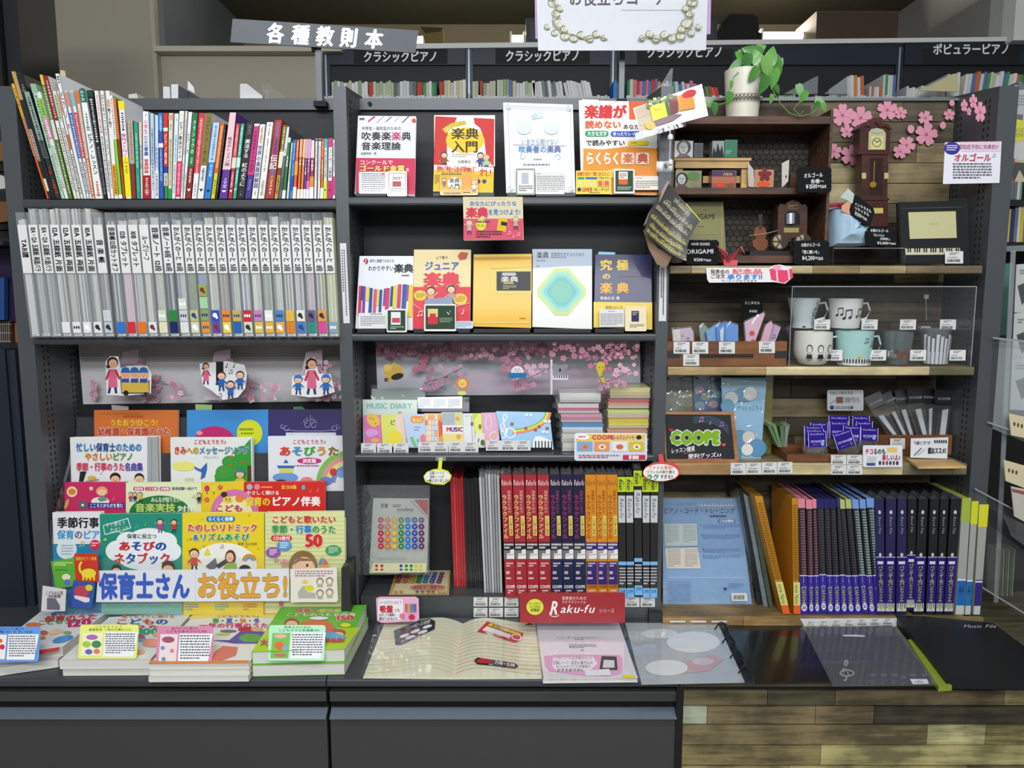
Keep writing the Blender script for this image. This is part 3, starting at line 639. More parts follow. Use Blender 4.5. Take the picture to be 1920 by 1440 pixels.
S=[(88,92,21,27,157,'#d9622c',[(0,30,'#d9b23c'),(30,62,'#c98f6a')],[(4,60,'~','#6a3b20')],'thin yellow over orange spine, leftmost book leaning on the left post'),(92,97,21,29,134,'#23242a',[(0,22,'#b79a63'),(22,45,'#2c2d38'),(45,70,'#b5a398'),(84,94,'#d9d6b8')],[(46,69,'~','#3a2c2c')],'tall slim book with tan top and black lower spine near the left post'),(97,104,29,44,139,'#17171a',[],[(8,14,'~','#777')],'tall plain black book leaning left near the left post'),(104,115,45,55,172,'#2a2b2c',[(0,45,'#8fa598'),(45,62,'#4d5a52')],[(5,60,'~','#26302c'),(70,76,'~','#b5332b'),(82,95,'~','#c23a2e')],'pale grey over black book with red ornament low on the spine'),(115,122,56,67,157,'#a9cdb2',[(0,8,'#8fb89a')],[(10,55,'~','#5f7f6a'),(62,92,'~','#6f9478')],'mint green tall book leaning left'),(122,129,67,76,172,'#e3e8dc',[(6,24,'#8bc34a'),(24,44,'#d98aa2')],[(8,22,'~','#5f8f2a'),(26,42,'~','#fff'),(50,90,'~','#8a9a86')],'white book with lime and pink blocks on its spine leaning left'),(129,137,74,80,140,'#5c7f37',[(0,8,'#d9c04a'),(8,36,'#6d8a4a'),(36,52,'#d8d8cc')],[(10,34,'~','#dfe6c8'),(55,96,'~','#c9d8a8')],'olive green tall book in plastic wrap'),(139,145,81,90,142,'#e8e4dd',[(0,36,'#8f2f3a')],[(4,34,'~','#e8c9c0'),(42,92,'~','#8a6a60')],'dark red over white tall book in plastic wrap'),(145,151,98,106,171,W_,[(2,28,'#b9cfae')],[(4,26,'~','#4f7a3f'),(34,94,'~','#777')],'white book with soft green title block on spine'),(151,157,106,111,171,W_,[(2,22,'#d8a090'),(40,54,'#c46b45')],[(4,20,'~','#a03a2c'),(58,96,'~','#666')],'narrow white book with salmon and rust spine blocks'),(157,163,103,111,138,'#e6e8ea',[],[(2,8,'~','#222'),(14,36,'ピアノ','#333'),(40,44,'~','#c33')],'tall white piano book with a black oval on its cover'),(163,168,120,127,171,'#e3e6e8',[(1,14,'#d98b6f'),(20,62,'#3f68b8')],[(22,60,'~','#dfe8ff'),(66,95,'~','#556')],'white book with long blue spine block'),(168,173,130,138,170,'#e7e3e3',[(1,14,'#8fb3bd'),(20,62,'#d5404f')],[(22,60,'~','#ffe0e0'),(66,95,'~','#755')],'white book with long red spine block'),(173,178,140,147,170,'#efd9c8',[(0,12,'#e3772f'),(62,98,'#dd7a35')],[(16,60,'~','#d9907a'),(64,95,'~','#fff')],'cream book with orange head and foot bands'),(178,194,148,160,167,'#eef0ee',[(0,12,'#2f6f5c')],[(1,11,'DVD','#dff'),(22,38,'~','#6a8a80'),(40,78,'ピアノ・レッスン','#2b2b2b',22,90),(84,97,'~','#d96a55')],'wide white piano lesson book with dark green head band'),(195,202,162,174,169,'#17191c',[(0,6,'#24463a')],[(8,48,'~','#d0d0d0'),(52,96,'~','#8a8a8a')],'black book with white lettering left of the pale pink spine'),(202,208,176,185,170,'#ebe5e3',[],[(4,24,'~','#d9a0a8'),(26,38,'~','#cf5a72'),(42,92,'~','#6a7080')],'white book with faded pink lettering'),(208,214,187,195,170,'#ecebe6',[],[(3,60,'はじめてつよマシヨン','#555'),(64,90,'~','#888')],'white slim book with small grey lettering'),(214,223,197,206,170,'#eceae5',[(8,15,'#d9a595'),(68,97,'#e0a23a')],[(16,34,'脳づくり指づ','#333'),(70,94,'~','#8a5a10')],'white book with an amber block at the foot'),(223,230,205,211,179,'#8ccb3a',[(0,42,'#ecebe4'),(96,100,'#eee')],[(3,40,'~','#777')],'bright lime green lower spine with white top'),(230,236,211,217,184,'#a4552f',[(0,40,'#c77a4f')],[(42,70,'~','#3a1c10')],'brown and orange book left of the yellow metronome book'),(236,247,221,233,189,'#efeef0',[(0,9,'#f0dc3a'),(57,98,'#f2e61f')],[(12,30,'~','#333'),(33,64,'体内メトロノーム','#d63a86',12,88),(66,74,'~','#a09000')],'white book with bright yellow lower half and pink lettering'),(247,256,239,249,226,'#8a2f22',[(0,55,'#a8b09a')],[(4,50,'~','#c94f4f')],'short book with sage top and dark red foot'),(256,264,250,259,229,'#1f9d7e',[],[(15,60,'~','#9fe0cc'),(70,90,'~','#5cc0a4')],'short teal green book beside the thin blush pink one'),(264,268,260,266,229,'#e8d5d3',[(0,25,'#eebcb8')],[(30,60,'~','#555')],'thin blush pink book beside the teal one'),(268,284,267,279,209,'#eef0f4',[(73,100,'#a9282c')],[(3,7,'~','#7a4a3a',30,70),(9,26,'小学生','#e06a8a'),(27,40,'のための','#7a6fb0'),(40,51,'音楽','#3a4fa0'),(54,71,'音楽辞典','#d8502f'),(76,96,'~','#e8c0b8')],'wide white primary school music dictionary with dark red foot'),(284,291,281,289,213,'#b9cfe6',[(60,100,'#d8dde2')],[(18,90,'~','#5a6a80')],'pale sky blue book beside the wide white one'),(291,298,290,297,216,'#cfdff2',[(66,100,'#e8eaec')],[(38,64,'わかるカリ','#2f5fc0'),(70,95,'~','#444')],'pale blue book with bold blue letters'),(298,308,297,305,212,'#1f57b5',[(0,20,'#3b86d6'),(35,40,'#e8eef8')],[(4,20,'~','#bfe0ff'),(42,78,'~','#9fc0f0')],'strong blue book left of the red over green one'),(308,315,306,315,212,'#2b8a4a',[(0,62,'#d23b35'),(17,21,'#f3ece0'),(62,70,'#2a4aa0'),(70,85,'#e4dcc0')],[(24,60,'ピアノ教本','#ffe6e0'),(72,84,'~','#556')],'red over green book with white gap band'),(315,322,316,325,212,'#e3dcc0',[(88,100,'#2f9a50'),(2,8,'#e2a080')],[(12,20,'~','#7a6a40',30,70),(30,84,'~','#8a9a50')],'cream book with green lettering and small foot band'),(322,329,327,336,213,'#e2e9f2',[],[(5,9,'~','#555',30,70),(25,55,'~','#6fa8e0'),(60,92,'~','#999')],'white book with pale blue lettering'),(329,338,336,346,208,'#f0eee8',[(57,98,'#e0356a')],[(3,9,'~','#d9c840',30,70),(12,55,'ピアノ教本ガイド','#333'),(60,95,'~','#ffc0d0')],'white piano guide book with hot pink lower spine'),(338,343,347,352,208,'#ecebe8',[],[(10,50,'~','#888'),(60,92,'~','#b0a0a0')],'narrow white book right of the pink footed guide'),(343,347,353,361,210,'#f0f0ee',[],[(24,48,'ピアノ大','#444'),(70,92,'~','#999')],'narrow white book left of the green and maroon one'),(347,359,362,371,212,'#8a1f26',[(0,62,'#1f7f4c')],[(8,48,'クラシックの','#e8f4ea'),(52,60,'~','#c8e8d0'),(65,80,'~','#ffd8d0'),(88,92,'▼','#fff')],'green over maroon book left of the red over white one'),(359,369,373,385,212,'#f1efee',[(0,70,'#d23a48')],[(6,68,'~','#f4c0c0'),(82,96,'~','#bbb')],'red over white book left of the olive gold one'),(369,382,387,398,212,'#e9e9ea',[(0,61,'#8a7a38')],[(4,58,'コピリハーサル','#4a3f14'),(64,80,'~','#556'),(88,92,'▼','#333')],'olive gold over white book with wide dark lettering'),(382,395,400,412,230,'#2c7cc9',[(0,52,'#bcd6ea')],[(4,48,'~','#4f86b8'),(55,72,'~','#bfe0ff'),(88,92,'▼','#123')],'light blue over blue book left of the orange over yellow one'),(395,403,413,421,231,'#d9d62a',[(0,66,'#e0682a')],[(4,60,'~','#ffd0a0'),(75,95,'~','#7a8a10')],'orange over yellow book in the middle of the shelf'),(403,408,421,425,233,'#2b2226',[],[(8,90,'~','#9a7a80')],'very thin dark book right of the orange and yellow one'),(410,427,431,443,211,'#5a2d92',[(0,66,'#efc9cc')],[(28,62,'格言のレッスン論','#6a4a50'),(76,88,'~','#d8c0f0'),(90,93,'▼','#fff')],'pale pink over purple book'),(427,436,443,450,232,'#b32735',[(0,60,'#d4505a'),(45,59,'#e8dcd0')],[(4,42,'~','#f8c8c8'),(64,84,'~','#ffd0d0'),(88,92,'▼','#fff')],'crimson book left of the teal topped one'),(436,443,451,459,232,'#3aa58c',[(45,58,'#cfe8dc')],[(4,42,'~','#d0f4e8'),(62,80,'~','#d0f4e8'),(86,90,'▼','#fff')],'teal book beside the black one'),(443,458,462,477,229,'#16171a',[],[(4,16,'~','#777'),(22,84,'奏法する 虹のように','#e8e8e8',14,86),(90,95,'~','#999',40,60)],'wide black book with large white lettering'),(458,471,477,487,232,'#3a2d84',[(0,3,'#eee'),(3,68,'#cf3f86')],[(8,64,'の音楽世界の大作曲家','#7a1f50'),(74,88,'~','#8a80d0')],'magenta over navy book right of the wide black one'),(471,483,487,498,233,'#eeece4',[],[(4,24,'~','#d96a50'),(28,86,'世界の楽器詳解図','#35388c',12,88),(89,95,'~','#b0a060',25,75)],'white book with bold indigo lettering'),(483,496,500,513,229,'#ecebe5',[],[(2,5,'~','#999'),(7,64,'~','#9a9a90',30,70),(76,96,'~','#a0a098')],'thick white book with thin grey lettering'),(496,514,516,529,225,'#a82c26',[(0,22,'#b8403a')],[(3,22,'~','#5a80d0'),(25,42,'~','#3a4fb0'),(44,63,'伝記','#e8f0ff',4,96),(64,70,'~','#4a90d0'),(71,76,'~','#d0a060'),(78,88,'~','#e8c8a0',25,75),(91,95,'~','#f0e8e0',30,70)],'wide red biography book with blue and white lettering'),(514,521,530,539,234,'#c9a44a',[(0,36,'#5b5a22'),(36,58,'#e6e0c8'),(58,68,'#7a4a20')],[(3,34,'~','#e8e090'),(70,92,'~','#6a4a10')],'olive over gold book right of the wide red biography'),(521,528,537,543,238,'#5d6468',[(0,40,'#d9dcda'),(70,88,'#4c5458')],[(30,36,'~','#333')],'grey book right of the gold one'),(528,535,540,546,258,'#1f6d3c',[(0,8,'#cfd8cc'),(86,100,'#e6e6e0')],[(30,48,'英語版','#e0f4e4')],'dark green booklet with white foot'),(536,542,546,550,263,'#cfdcd4',[(0,4,'#333')],[(20,70,'~','#8a9a92')],'pale grey green booklet'),(542,548,550,556,262,'#3f86cf',[(0,40,'#2f6fc0'),(62,86,'#1f55b0')],[(6,34,'~','#a0c8f8')],'small blue booklet left of the orange red one'),(548,555,556,562,262,'#de5a20',[(36,60,'#e8a040'),(80,100,'#eee8dc')],[(4,30,'~','#ffd090')],'orange red booklet with white foot'),(556,562,563,568,261,'#e0702c',[(0,30,'#e8b08a'),(84,100,'#f0e8d8')],[(34,44,'作曲','#fff')],'orange booklet with peach top, first of a pair'),(562,568,569,574,261,'#e58238',[(0,30,'#ecbf90'),(84,100,'#f0e8d8')],[(34,44,'作曲','#fff')],'lighter orange booklet with peach top, second of a pair'),(568,573,574,578,261,'#5c3ea0',[(0,32,'#d8b4cc'),(84,100,'#efeaf2')],[(34,60,'ソナタ集','#fff')],'purple booklet with lilac top'),(573,579,578,584,261,'#b0347e',[(0,32,'#d8a0cc'),(70,84,'#e070b0'),(84,100,'#f2eaf0')],[(34,56,'やさしい','#fff')],'magenta booklet with lilac top'),(579,588,584,590,263,'#9c2452',[(0,30,'#e6d4cc'),(62,80,'#e0903a'),(80,100,'#f0ece8')],[(34,52,'作曲法','#fff')],'wine red booklet with orange block'),(588,594,591,596,260,'#e9e8e4',[(1,4,'#445')],[(12,70,'~','#aab')],'plain white booklet, left of its twin'),(595,600,597,603,260,'#e6e6e4',[(1,4,'#445')],[(12,70,'~','#baa')],'plain white booklet, right of its twin'),(600,606,603,608,260,'#e06a22',[(0,32,'#c9502a'),(82,100,'#f0ece0')],[(5,30,'~','#f8c8a0'),(36,60,'~','#ffe0a0')],'orange booklet with brick top'),(606,613,608,614,260,'#e8ebe6',[(0,15,'#3fbcae'),(70,100,'#d4e02a')],[(18,66,'~','#7a8a80'),(84,88,'▼','#334')],'white booklet with turquoise head and lime foot'),(614,622,616,624,259,'#ebebec',[(0,15,'#cf3a80'),(70,100,'#cf2a78')],[(18,66,'コンセール楽典','#555'),(84,88,'▼','#334')],'white booklet with magenta head and foot'),(623,629,624,628,262,'#e9e9ea',[(62,94,'#cf3a80')],[(6,55,'~','#557')],'last white booklet with magenta foot against the middle post'),]
for s_ in S:
 xb0,xb1,xt0,xt1,yt,base,bands,texts,label=s_
 dp=.18 if yt<220 else(.15 if yt<245 else.13)
 cp=None
 if 'black oval' in label:
  def cp(r,c,d):
   q_=Qd(c[1],c[1]+d,c[2]+d,c[2]);p=Pr(q_,.0004);p.ell(62,17,22,14,'#2a2a2c');p.build(r)
 spine(xb0+.3,xb1-.3,xt0+.2,xt1-.3,yt,base,bands,texts,label,dp,coverp=cp)
card([(113,131),(122,133),(124,150),(113,150)],VP(2.2),.001,'#cdbf8c','small cream index slip sticking up behind the tall white piano book',cat='slip',name='index_slip')
RB=thing('rear_shelf_board','grey rear shelf board hidden behind the left top rail','shelf',(-.9,2.45,1.86))
MB().box((PX[0][0],YB+.036,1.85),(PX[3][1],2.62,1.862),SHELF).build('board',RB)
def rear(poly,label,col='#dedfe0',th=.05,film_=False):
 pl=VP(2.4);z=1.8625
 py0=pxy((0,2.4,z))[1]
 pts=[(x,y if y<186 else py0)for x,y in poly]
 MB().slab(pts,pl,th,SLEEVE if film_ else mat(col,.5,noise=.03)).build('stored_book',None,label,'book','stock on the rear top shelf')
rear([(241,177),(256,175),(290,190),(290,200),(241,200)],'cream paper pad peeking over the left rail, leftmost','#d8d8c8')
rear([(306,162),(318,163),(326,190),(306,190)],'white book end standing behind the left rail')
rear([(321,158),(334,158),(334,190),(324,190)],'tall white book end standing behind the left rail beside a dark cover','#e2e3e3')
rear([(335,160),(372,182),(384,190),(335,190)],'dark glossy book cover receding behind the left rail','#33363c',.02)
rear([(352,151),(363,163),(365,175),(353,168)][0:4]+[(353,190)],'white paper corner above the dark glossy cover','#e8e8ea',.004)
rear([(450,157),(463,157),(492,180),(492,190),(450,190)],'large white book standing behind the left rail, left of crumpled bag','#e3e4e2')
rear([(492,157),(496,150),(503,158),(520,170),(535,182),(545,190),(492,190)],'crumpled clear plastic bag behind the left rail',film_=True,th=.03)
# ================= left bay, second shelf: clear slip cases =================
rd=random.Random(5)
cl=['TAB譜','10A・12A 五線紙 両面バラ','10A・12A 五線紙 片面バラ','12A 五線紙 片面','12A 五線紙 両面','10A 五線紙 両面','10A 五線紙 片面','音 楽 帳','音楽帳12段カットオフ','12B タブレット','10B タブレット','ルーズリーフ','音楽ノート 12段','音楽ノート8段・10段']+['おんがくのーと %s段'%n for n in '10 8 6 6 5 5 4 4 4 3 3 2 2 1 1'.split()]
names=['TAB','double sided 10A 12A loose sheet','single sided 10A 12A loose sheet','single sided 12A sheet','double sided 12A sheet','double sided 10A sheet','single sided 10A sheet','music pad','twelve stave cut-off pad','12B tablet','10B tablet','loose leaf','twelve stave notebook','eight and ten stave notebook','ten stave','eight stave','left six stave','right six stave','left five stave','right five stave','leftmost four stave','middle four stave','rightmost four stave','left three stave','right three stave','left two stave','right two stave','left one stave','right one stave']
pap=['#d8d8d8','#b9bab8','#b4b5b3','#d5d6d3','#d4d5d2','#d6d6d4','#d9dad8','#5f6a78','#6b7783','#d9c3c9','#eadde0','#d4d4ca','#c8cbb8','#4a5262','#b9c0cc','#8f9a82','#8fa6c6','#dfddcd','#b9a58f','#c9c2bd','#d3d6de','#dcdbd2','#9aa58f','#c9ccc4','#cfc9c2','#cfc9cf','#c9b9c2','#cfd2a8','#d4dca4']
thumbs={1:[],3:['#e8e8e6'],4:['#e8e8e6'],5:['#e8e8e6'],6:['#e8e8e6'],7:['#cfd3d8','#c2cad2'],8:['#2f77c8'],9:['#d8303a'],10:['#e8752a'],11:['#e8e6ec'],12:['#cfdcc0','#e6e0c0'],13:['#2a8a3c','#23285e'],14:['#d8dcd0','#cfd0d0','#e2e2e2'],15:['#c8c27a','#dad6b8'],16:['#9fa858','#a8cfa0','#8aa07a','#e6953a'],17:['#2f50b8','#6a48a8'],18:['#ea8a35','#e8d44a'],19:['#c8b05a','#2f62b0'],20:['#d0283a','#d8d8c0'],21:['#d080b8','#d8c04a'],22:['#e8e8e0','#e6b03a'],23:['#4a86c8','#efaa4a'],24:['#e6b840','#e0822a'],25:['#e8e6d0','#4a7ac0'],26:['#6a5a90','#2f8a80'],27:['#e89a4a','#d84a98'],28:['#8aa0b8']}
ZT2=pxy((0,2.07,ZL2+.0005))[1];plc=VP(2.07);N=29
for i in range(N):
 g=4.5 if i>=8 else 0
 xt=28.5+i*20.38+g;xb=57.5+i*19.85+g*.7;wt,wb=19.4,18.9
 c=[plc.un(xt,398),plc.un(xt+wt,398),plc.un(xb+wb,ZT2),plc.un(xb,ZT2)];d=V3((0,.185 if i else.028,0))
 gp='clear file cases on the second left shelf'
 r=thing('file_case','clear plastic slip case labelled for %s paper'%names[i],'file case',(c[2]+c[3])/2+d/2,gp)
 t_=.0011;e=(c[1]-c[0]).normalized()*t_;cm=CLEAR
 m=MB();dn=V3((0,0,-.002))
 m.add(c,[(0,1,2,3)],MILKY);m.add([c[0],c[0]+d,c[3]+d,c[3]],[(0,1,2,3)],MILKY);m.add([c[1],c[1]+d,c[2]+d,c[2]],[(0,1,2,3)],MILKY)
 m.build('case',r)
 q_=Qd(*c);vv=lambda y:(y-398)/(ZT2-398)*100
 m=MB().prism([q_.un(5,vv(421),.0006),q_.un(92,vv(421),.0006),q_.un(95,vv(511),.0006),q_.un(8,vv(511),.0006)],(0,.0005,0),mat('#e6e4e2',.6));m.build('label_strip',r)
 p=Pr(q_,.0009);s=cl[i];n=sum(.5 if c_ in '1234567890・ ' else 1 for c_ in s)
 a_,b_={0:(448,482),7:(448,492),9:(432,500),10:(432,500),11:(442,487)}.get(i,(425,508))
 p.text(20,vv(a_),84,vv(b_),s,'#18181a',rot=True,b=.035);
 th=thumbs.get(i,[]);y=624
 p.rect(20,vv(626),92,vv(629.5),'#dcdcda');p.fine(24,vv(627),88,vv(629),1,'#333')
 for k,tc_ in enumerate(th[::-1]):
  h=21 if len(th)<4 else 22
  p.rect(12,vv(y-h),90,vv(y),tc_);rr_=random.Random(i*7+k)
  ic=rr_.choice(['#333','#fff','#7a3a2a','#2a4a8a','#fff'])
  if i not in(8,9,10,13):
   if rr_.random()<.35:p.ell(45,vv(y-h*.55),22,1.9,ic);p.ell(62,vv(y-h*.35),12,1.2,ic)
   elif rr_.random()<.5:p.note(40,vv(y-h*.8),4.5,ic)
   else:
    for k2 in range(3):p.ell(28+22*k2,vv(y-h*.5),8,1.3,ic)
  y-=h+1.2
 p.build(r,'case_print')
 a0=.018 if i!=0 else.012;tall=i in(1,2,3,4,5,6)
 topv=-3 if tall else rd.uniform(3,7)
 m=MB();k=12;
 while k<88:
  ww=rd.uniform(8,20);cc=rd.choice([pap[i],pap[i],'#c4c3bc','#8f9194'])
  m.prism([q_.un(k,topv+rd.uniform(-.5,.8),-.004),q_.un(min(k+ww,90),topv+rd.uniform(-.5,.8),-.004),q_.un(min(k+ww,90),99.2,-.004),q_.un(k,99.2,-.004)],(0,.172 if i else.02,0),mat(cc,.8,noise=.03));k+=ww+2.5
 m.build('paper_stack',None,'stack of pale sheets inside the clear case labelled %s'%names[i],'paper','sheets inside the clear cases')
 # ================= left bay, lower part =================
def sakura(p,x0,y0,x1,y1,seed,dens=60,col=('#d9a9bd','#c98fa8','#e2bccb')):
 r_=random.Random(seed)
 for k in range(dens):
  x,y=r_.uniform(x0,x1),r_.uniform(y0,y1);r__=r_.uniform(3,7);p.flower(x,y,r__,r_.choice(col),None,r_.uniform(0,72))
def poster_l(p):
 p.poly([(148,643),(648,642),(648,677),(152,679)],'#a9a6a0')
 for k in range(6):p.line([(150,646+k*5.5),(300,648+k*5),(480,645+k*5.6),(647,646+k*5.4)],.8,'#96928c')
 for x0 in(150,322,494):
  p.poly([(x0+80,660),(x0+110,655),(x0+112,750),(x0+60,750)],'#dbc9d2')
  p.line([(x0+95,685),(x0+120,700),(x0+145,712),(x0+165,722)],1,'#8d7a80');p.line([(x0+85,716),(x0+130,716),(x0+165,722)],.8,'#8d7a80')
  sakura(p,x0+90,702,x0+150,750,x0,42);sakura(p,x0+100,675,x0+125,700,x0+1,8);sakura(p,x0-5 if x0>160 else x0+20,712,x0+30,750,x0+2,14)
t=thing('sakura_poster','long cherry blossom strip poster with nursery figures under the left file cases','poster',W(400,752,YB-.003))
MB().slab([(147,643),(648,642),(648,752),(156,758)],VP(YB-.002),.0012,mat('#d8d5d6',.6)).build('sheet',t)
p=Pr(VP(YB-.002));poster_l(p)
def teacher(p,x,y,h,):
 p.line([(x-h*.03,y+h*.6),(x-h*.1,y+h*.98)],h*.07,'#2b3a66');p.line([(x+h*.04,y+h*.6),(x+h*.1,y+h*.98)],h*.07,'#2b3a66')
 p.poly([(x-h*.1,y+h*.33),(x+h*.1,y+h*.33),(x+h*.14,y+h*.82),(x-h*.12,y+h*.82)],'#d66a86');p.line([(x-h*.08,y+h*.36),(x-h*.17,y+h*.62)],h*.06,'#b83a44');p.line([(x+h*.08,y+h*.36),(x+h*.19,y+h*.6)],h*.06,'#b83a44')
 p.ell(x,y+h*.15,h*.15,h*.15,'#33221c');p.ell(x+h*.01,y+h*.18,h*.115,h*.115,'#e9b48c');p.face(x+h*.01,y+h*.18,h*.1);p.ell(x-h*.12,y+h*.26,h*.05,h*.05,'#33221c')
p.poly([(198,678),(206,668),(222,668),(226,690),(240,686),(276,686),(284,700),(283,738),(232,742),(200,740)],'#e8e6e8')
teacher(p,211,669,70)
p.rect(227,715,279,736,'#d2b04a');p.line([(226,705),(228,737),(280,737),(279,712)],1.8,'#3a3a40');p.ell(236,737,5,5,'#2a2426');p.ell(273,738,3,3,'#2a2426')
for x in(235,252,269):p.ell(x,702,9,9,'#e9b48c');p.poly([(x-9,699),(x-6,690),(x,688),(x+6,690),(x+9,699)],'#2f6cae');p.rect(x-7,710,x+7,717,'#2b4e9a');p.face(x,703,7)
p.poly([(374,682),(425,677),(458,684),(463,700),(460,728),(446,745),(418,750),(396,732),(380,722)],'#e9e9ec')
p.rect(405,678,419,722,'#23201f');teacher(p,386,680,42);p.note(424,681,7,'#444');p.note(438,681,7,'#444');p.note(430,694,6,'#7a3a3a',True);p.note(410,738,6,'#444',True)
p.kid(415,697,36,'#2f62b0');p.kid(450,696,34,'#2f62b0');p.kid(432,714,34,'#2f62b0',armsup=True)
p.poly([(546,740),(548,706),(572,704),(576,672),(590,670),(598,700),(620,702),(628,735),(600,744),(580,745)],'#e8e6e8')
teacher(p,584,671,70);p.kid(559,704,36,'#2f6cae',cap='#2f78c0');p.kid(611,703,37,'#2f6cae',cap='#2f78c0')
p.build(t,'poster_print',.6)
rk=thing('tiered_rack','dark grey stepped rack holding four rows of nursery song books','rack',(-.9,2.15,ZC))
TIL=7
PLN={1:VP(2.215,TIL,955,px=400),2:VP(2.165,TIL,1005,px=400),3:VP(2.115,TIL,1090,px=400),4:VP(2.05,TIL,1152,px=400)}
gray=mat('#3a3c40',.5,.15)
xl,xr_=PX[0][1]+.004,PX[1][0]-.004
for k,(py,dy)in{1:(782,.02),2:(850,.018),3:(921,.018),4:(975,.018)}.items():
 pl=PLN[k];bp=Pl(pl.p+V3((0,.021,0)),pl.n);zt=bp.un(400,py).z;yt_=bp.un(400,py).y
 y0=yt_-(zt-ZC)*math.tan(R(TIL))
 MB().prism([(xl,y0,ZC),(xl,yt_,zt),(xl,yt_+.003,zt),(xl,y0+.003,ZC)],(xr_-xl,0,0),gray).build('back_plate',rk)
def nb(k,quad,th,cover,label,draw,**kw):
 return book(quad,PLN[k],th,cover,label,draw,'nursery song books on the rack',**kw)
def B(x0,y0,x1,y1):return[(x0,y0),(x1,y0),(x1,y1),(x0,y1)]
hl='#ffffff'
def d(p):
 p.rect(185,775,262,776,'#c25a1c');p.rect(231,779,269,783,'#c0552a',1.5);p.text(206,786,296,799,'うたおう!ひこう!','#e6d43a',b=.03)
 p.text(183,802,320,817,'幼稚園・保育園のうた','#c23a22',b=.03,halo='#f1dcc8',hr=.09)
nb(1,[(176,769),(333,769),(333,955),(178,955)],.012,'#d5702c','orange nursery songbook in the top rack row at left',d)
def d(p):p.ell(402,825,37,26,'#c42e6c');p.ell(374,812,6,4,'#e8a0a8');p.ell(468,812,24,25,'#d8e02c',28);p.fine(449,803,487,808,1,'#7a8a20',.8);p.fine(452,811,482,815,1,'#7a8a20',.8);p.fine(470,820,478,824,1,'#5a6a20')
nb(1,[(350,769),(503,768),(503,955),(350,955)],.012,'#3b90d4','sky blue songbook with yellow seal in the top rack row',d)
def d(p):
 p.text(550,774,0,0,'','#fff');cx=582
 for sx in(-1,1):
  for(a,b_,r_)in((6,797,5),(10,790,3),(5,786,3),(45,803,5),(52,800,4)):p.ring(cx+sx*a,b_,r_,r_,.8,'#b9bada',14,0,280)
  p.line([(cx,808),(cx+sx*25,808),(cx+sx*46,806)],.8,'#b9bada')
 p.line([(cx,778),(cx,796)],.8,'#b9bada');p.rect(536,811,630,830,'#dfe2ea');p.fine(545,813,555,816,1,'#c98')
nb(1,[(504,768),(648,767),(646,955),(504,955)],.012,'#2e2366','indigo songbook with silver ornament in the top rack row',d)
def d(p):
 p.rect(276,819,295,905,'#a7a9ab');p.line([(284,822),(284,905)],1.5,'#8c8f92')
 p.text(143,831,266,847,'忙しい保育士のための','#2f6fc0',b=.035,halo='#cfe0d0',hr=.09,cols=['#3a78c8','#3a78c8','#3a78c8','#2c3a8c','#2c3a8c','#2c3a8c','#3a78c8','#3a78c8','#3a78c8','#3a78c8'])
 p.text(159,849,250,864,'やさしいピアノ','#3f9a60',b=.035,halo='#e8dcb0',hr=.09,cols=['#e07a2a','#e0702a','#e0642a','#d8802a','#3f9a60','#3f9a60','#2f8a60'])
 p.text(143,868,268,883,'季節・行事のうた名曲集','#d0405c',b=.035,halo='#e6d0e0',hr=.09,cols=['#d23a4c']*8+['#3a3c9c']*3)
 p.poly([(150,884),(162,884),(156,903),(148,903)],'#2a2a2c');p.ell(216,895,10,9,'#3a2418');p.ell(216,899,8,7,'#f2c49c');p.face(216,898,8);p.ell(261,896,9,9,'#2c2826');p.ell(261,899,8,7,'#f2c49c');p.face(261,899,8);p.ell(172,896,8,4,'#d9b84a');p.line([(160,903),(185,899)],2,'#b58a5a');p.note(188,886,3,'#7a6a9a',True)
nb(2,[(131,820),(295,818),(297,1005),(136,1005)],.02,'#eceaec','white easy piano book with rainbow title in the second rack row',d,cat='book')
def d(p):
 p.poly([(440,860),(458,836),(470,822),(472,905),(404,905),(402,892),(412,876),(424,872)],'#3a9a3c');p.ell(455,850,16,14,'#3a9a3c');p.ell(432,866,16,12,'#3a9a3c');p.ell(420,886,16,14,'#3f9f40')
 for x,y in((434,856),(455,866),(432,872),(420,884),(441,884)):p.ell(x,y,2.5,2.5,'#d9582c')
 p.rect(464,873,471,905,'#5a3a28');p.ell(345,874,22,9,'#eae67a');p.poly([(363,874),(376,880),(388,867),(388,880),(384,895),(376,899),(378,886),(366,880)],'#3a6ab8')
 p.text(363,824,424,833,'こどもとうたう♪','#c8303c',b=.03);p.text(326,837,467,852,'きみへのメッセージソング','#2f80b8',b=.04,halo='#e0dcc0',hr=.08,cols=['#d8302c','#d8302c','#e07a2a','#c8a020']+['#2f86c0']*8)
 p.text(380,855,412,860,'（やさしいピアノ）','#777');p.kid(450,880,40,'#e0c22c',cap='#2f8a86',hair='#4a2c1e');p.rect(347,896,362,904,'#d8c8b0')
nb(2,[(319,820),(473,820),(475,1005),(322,1005)],.014,'#e9eae4','message song book with green tree and bluebird in the second rack row',d)
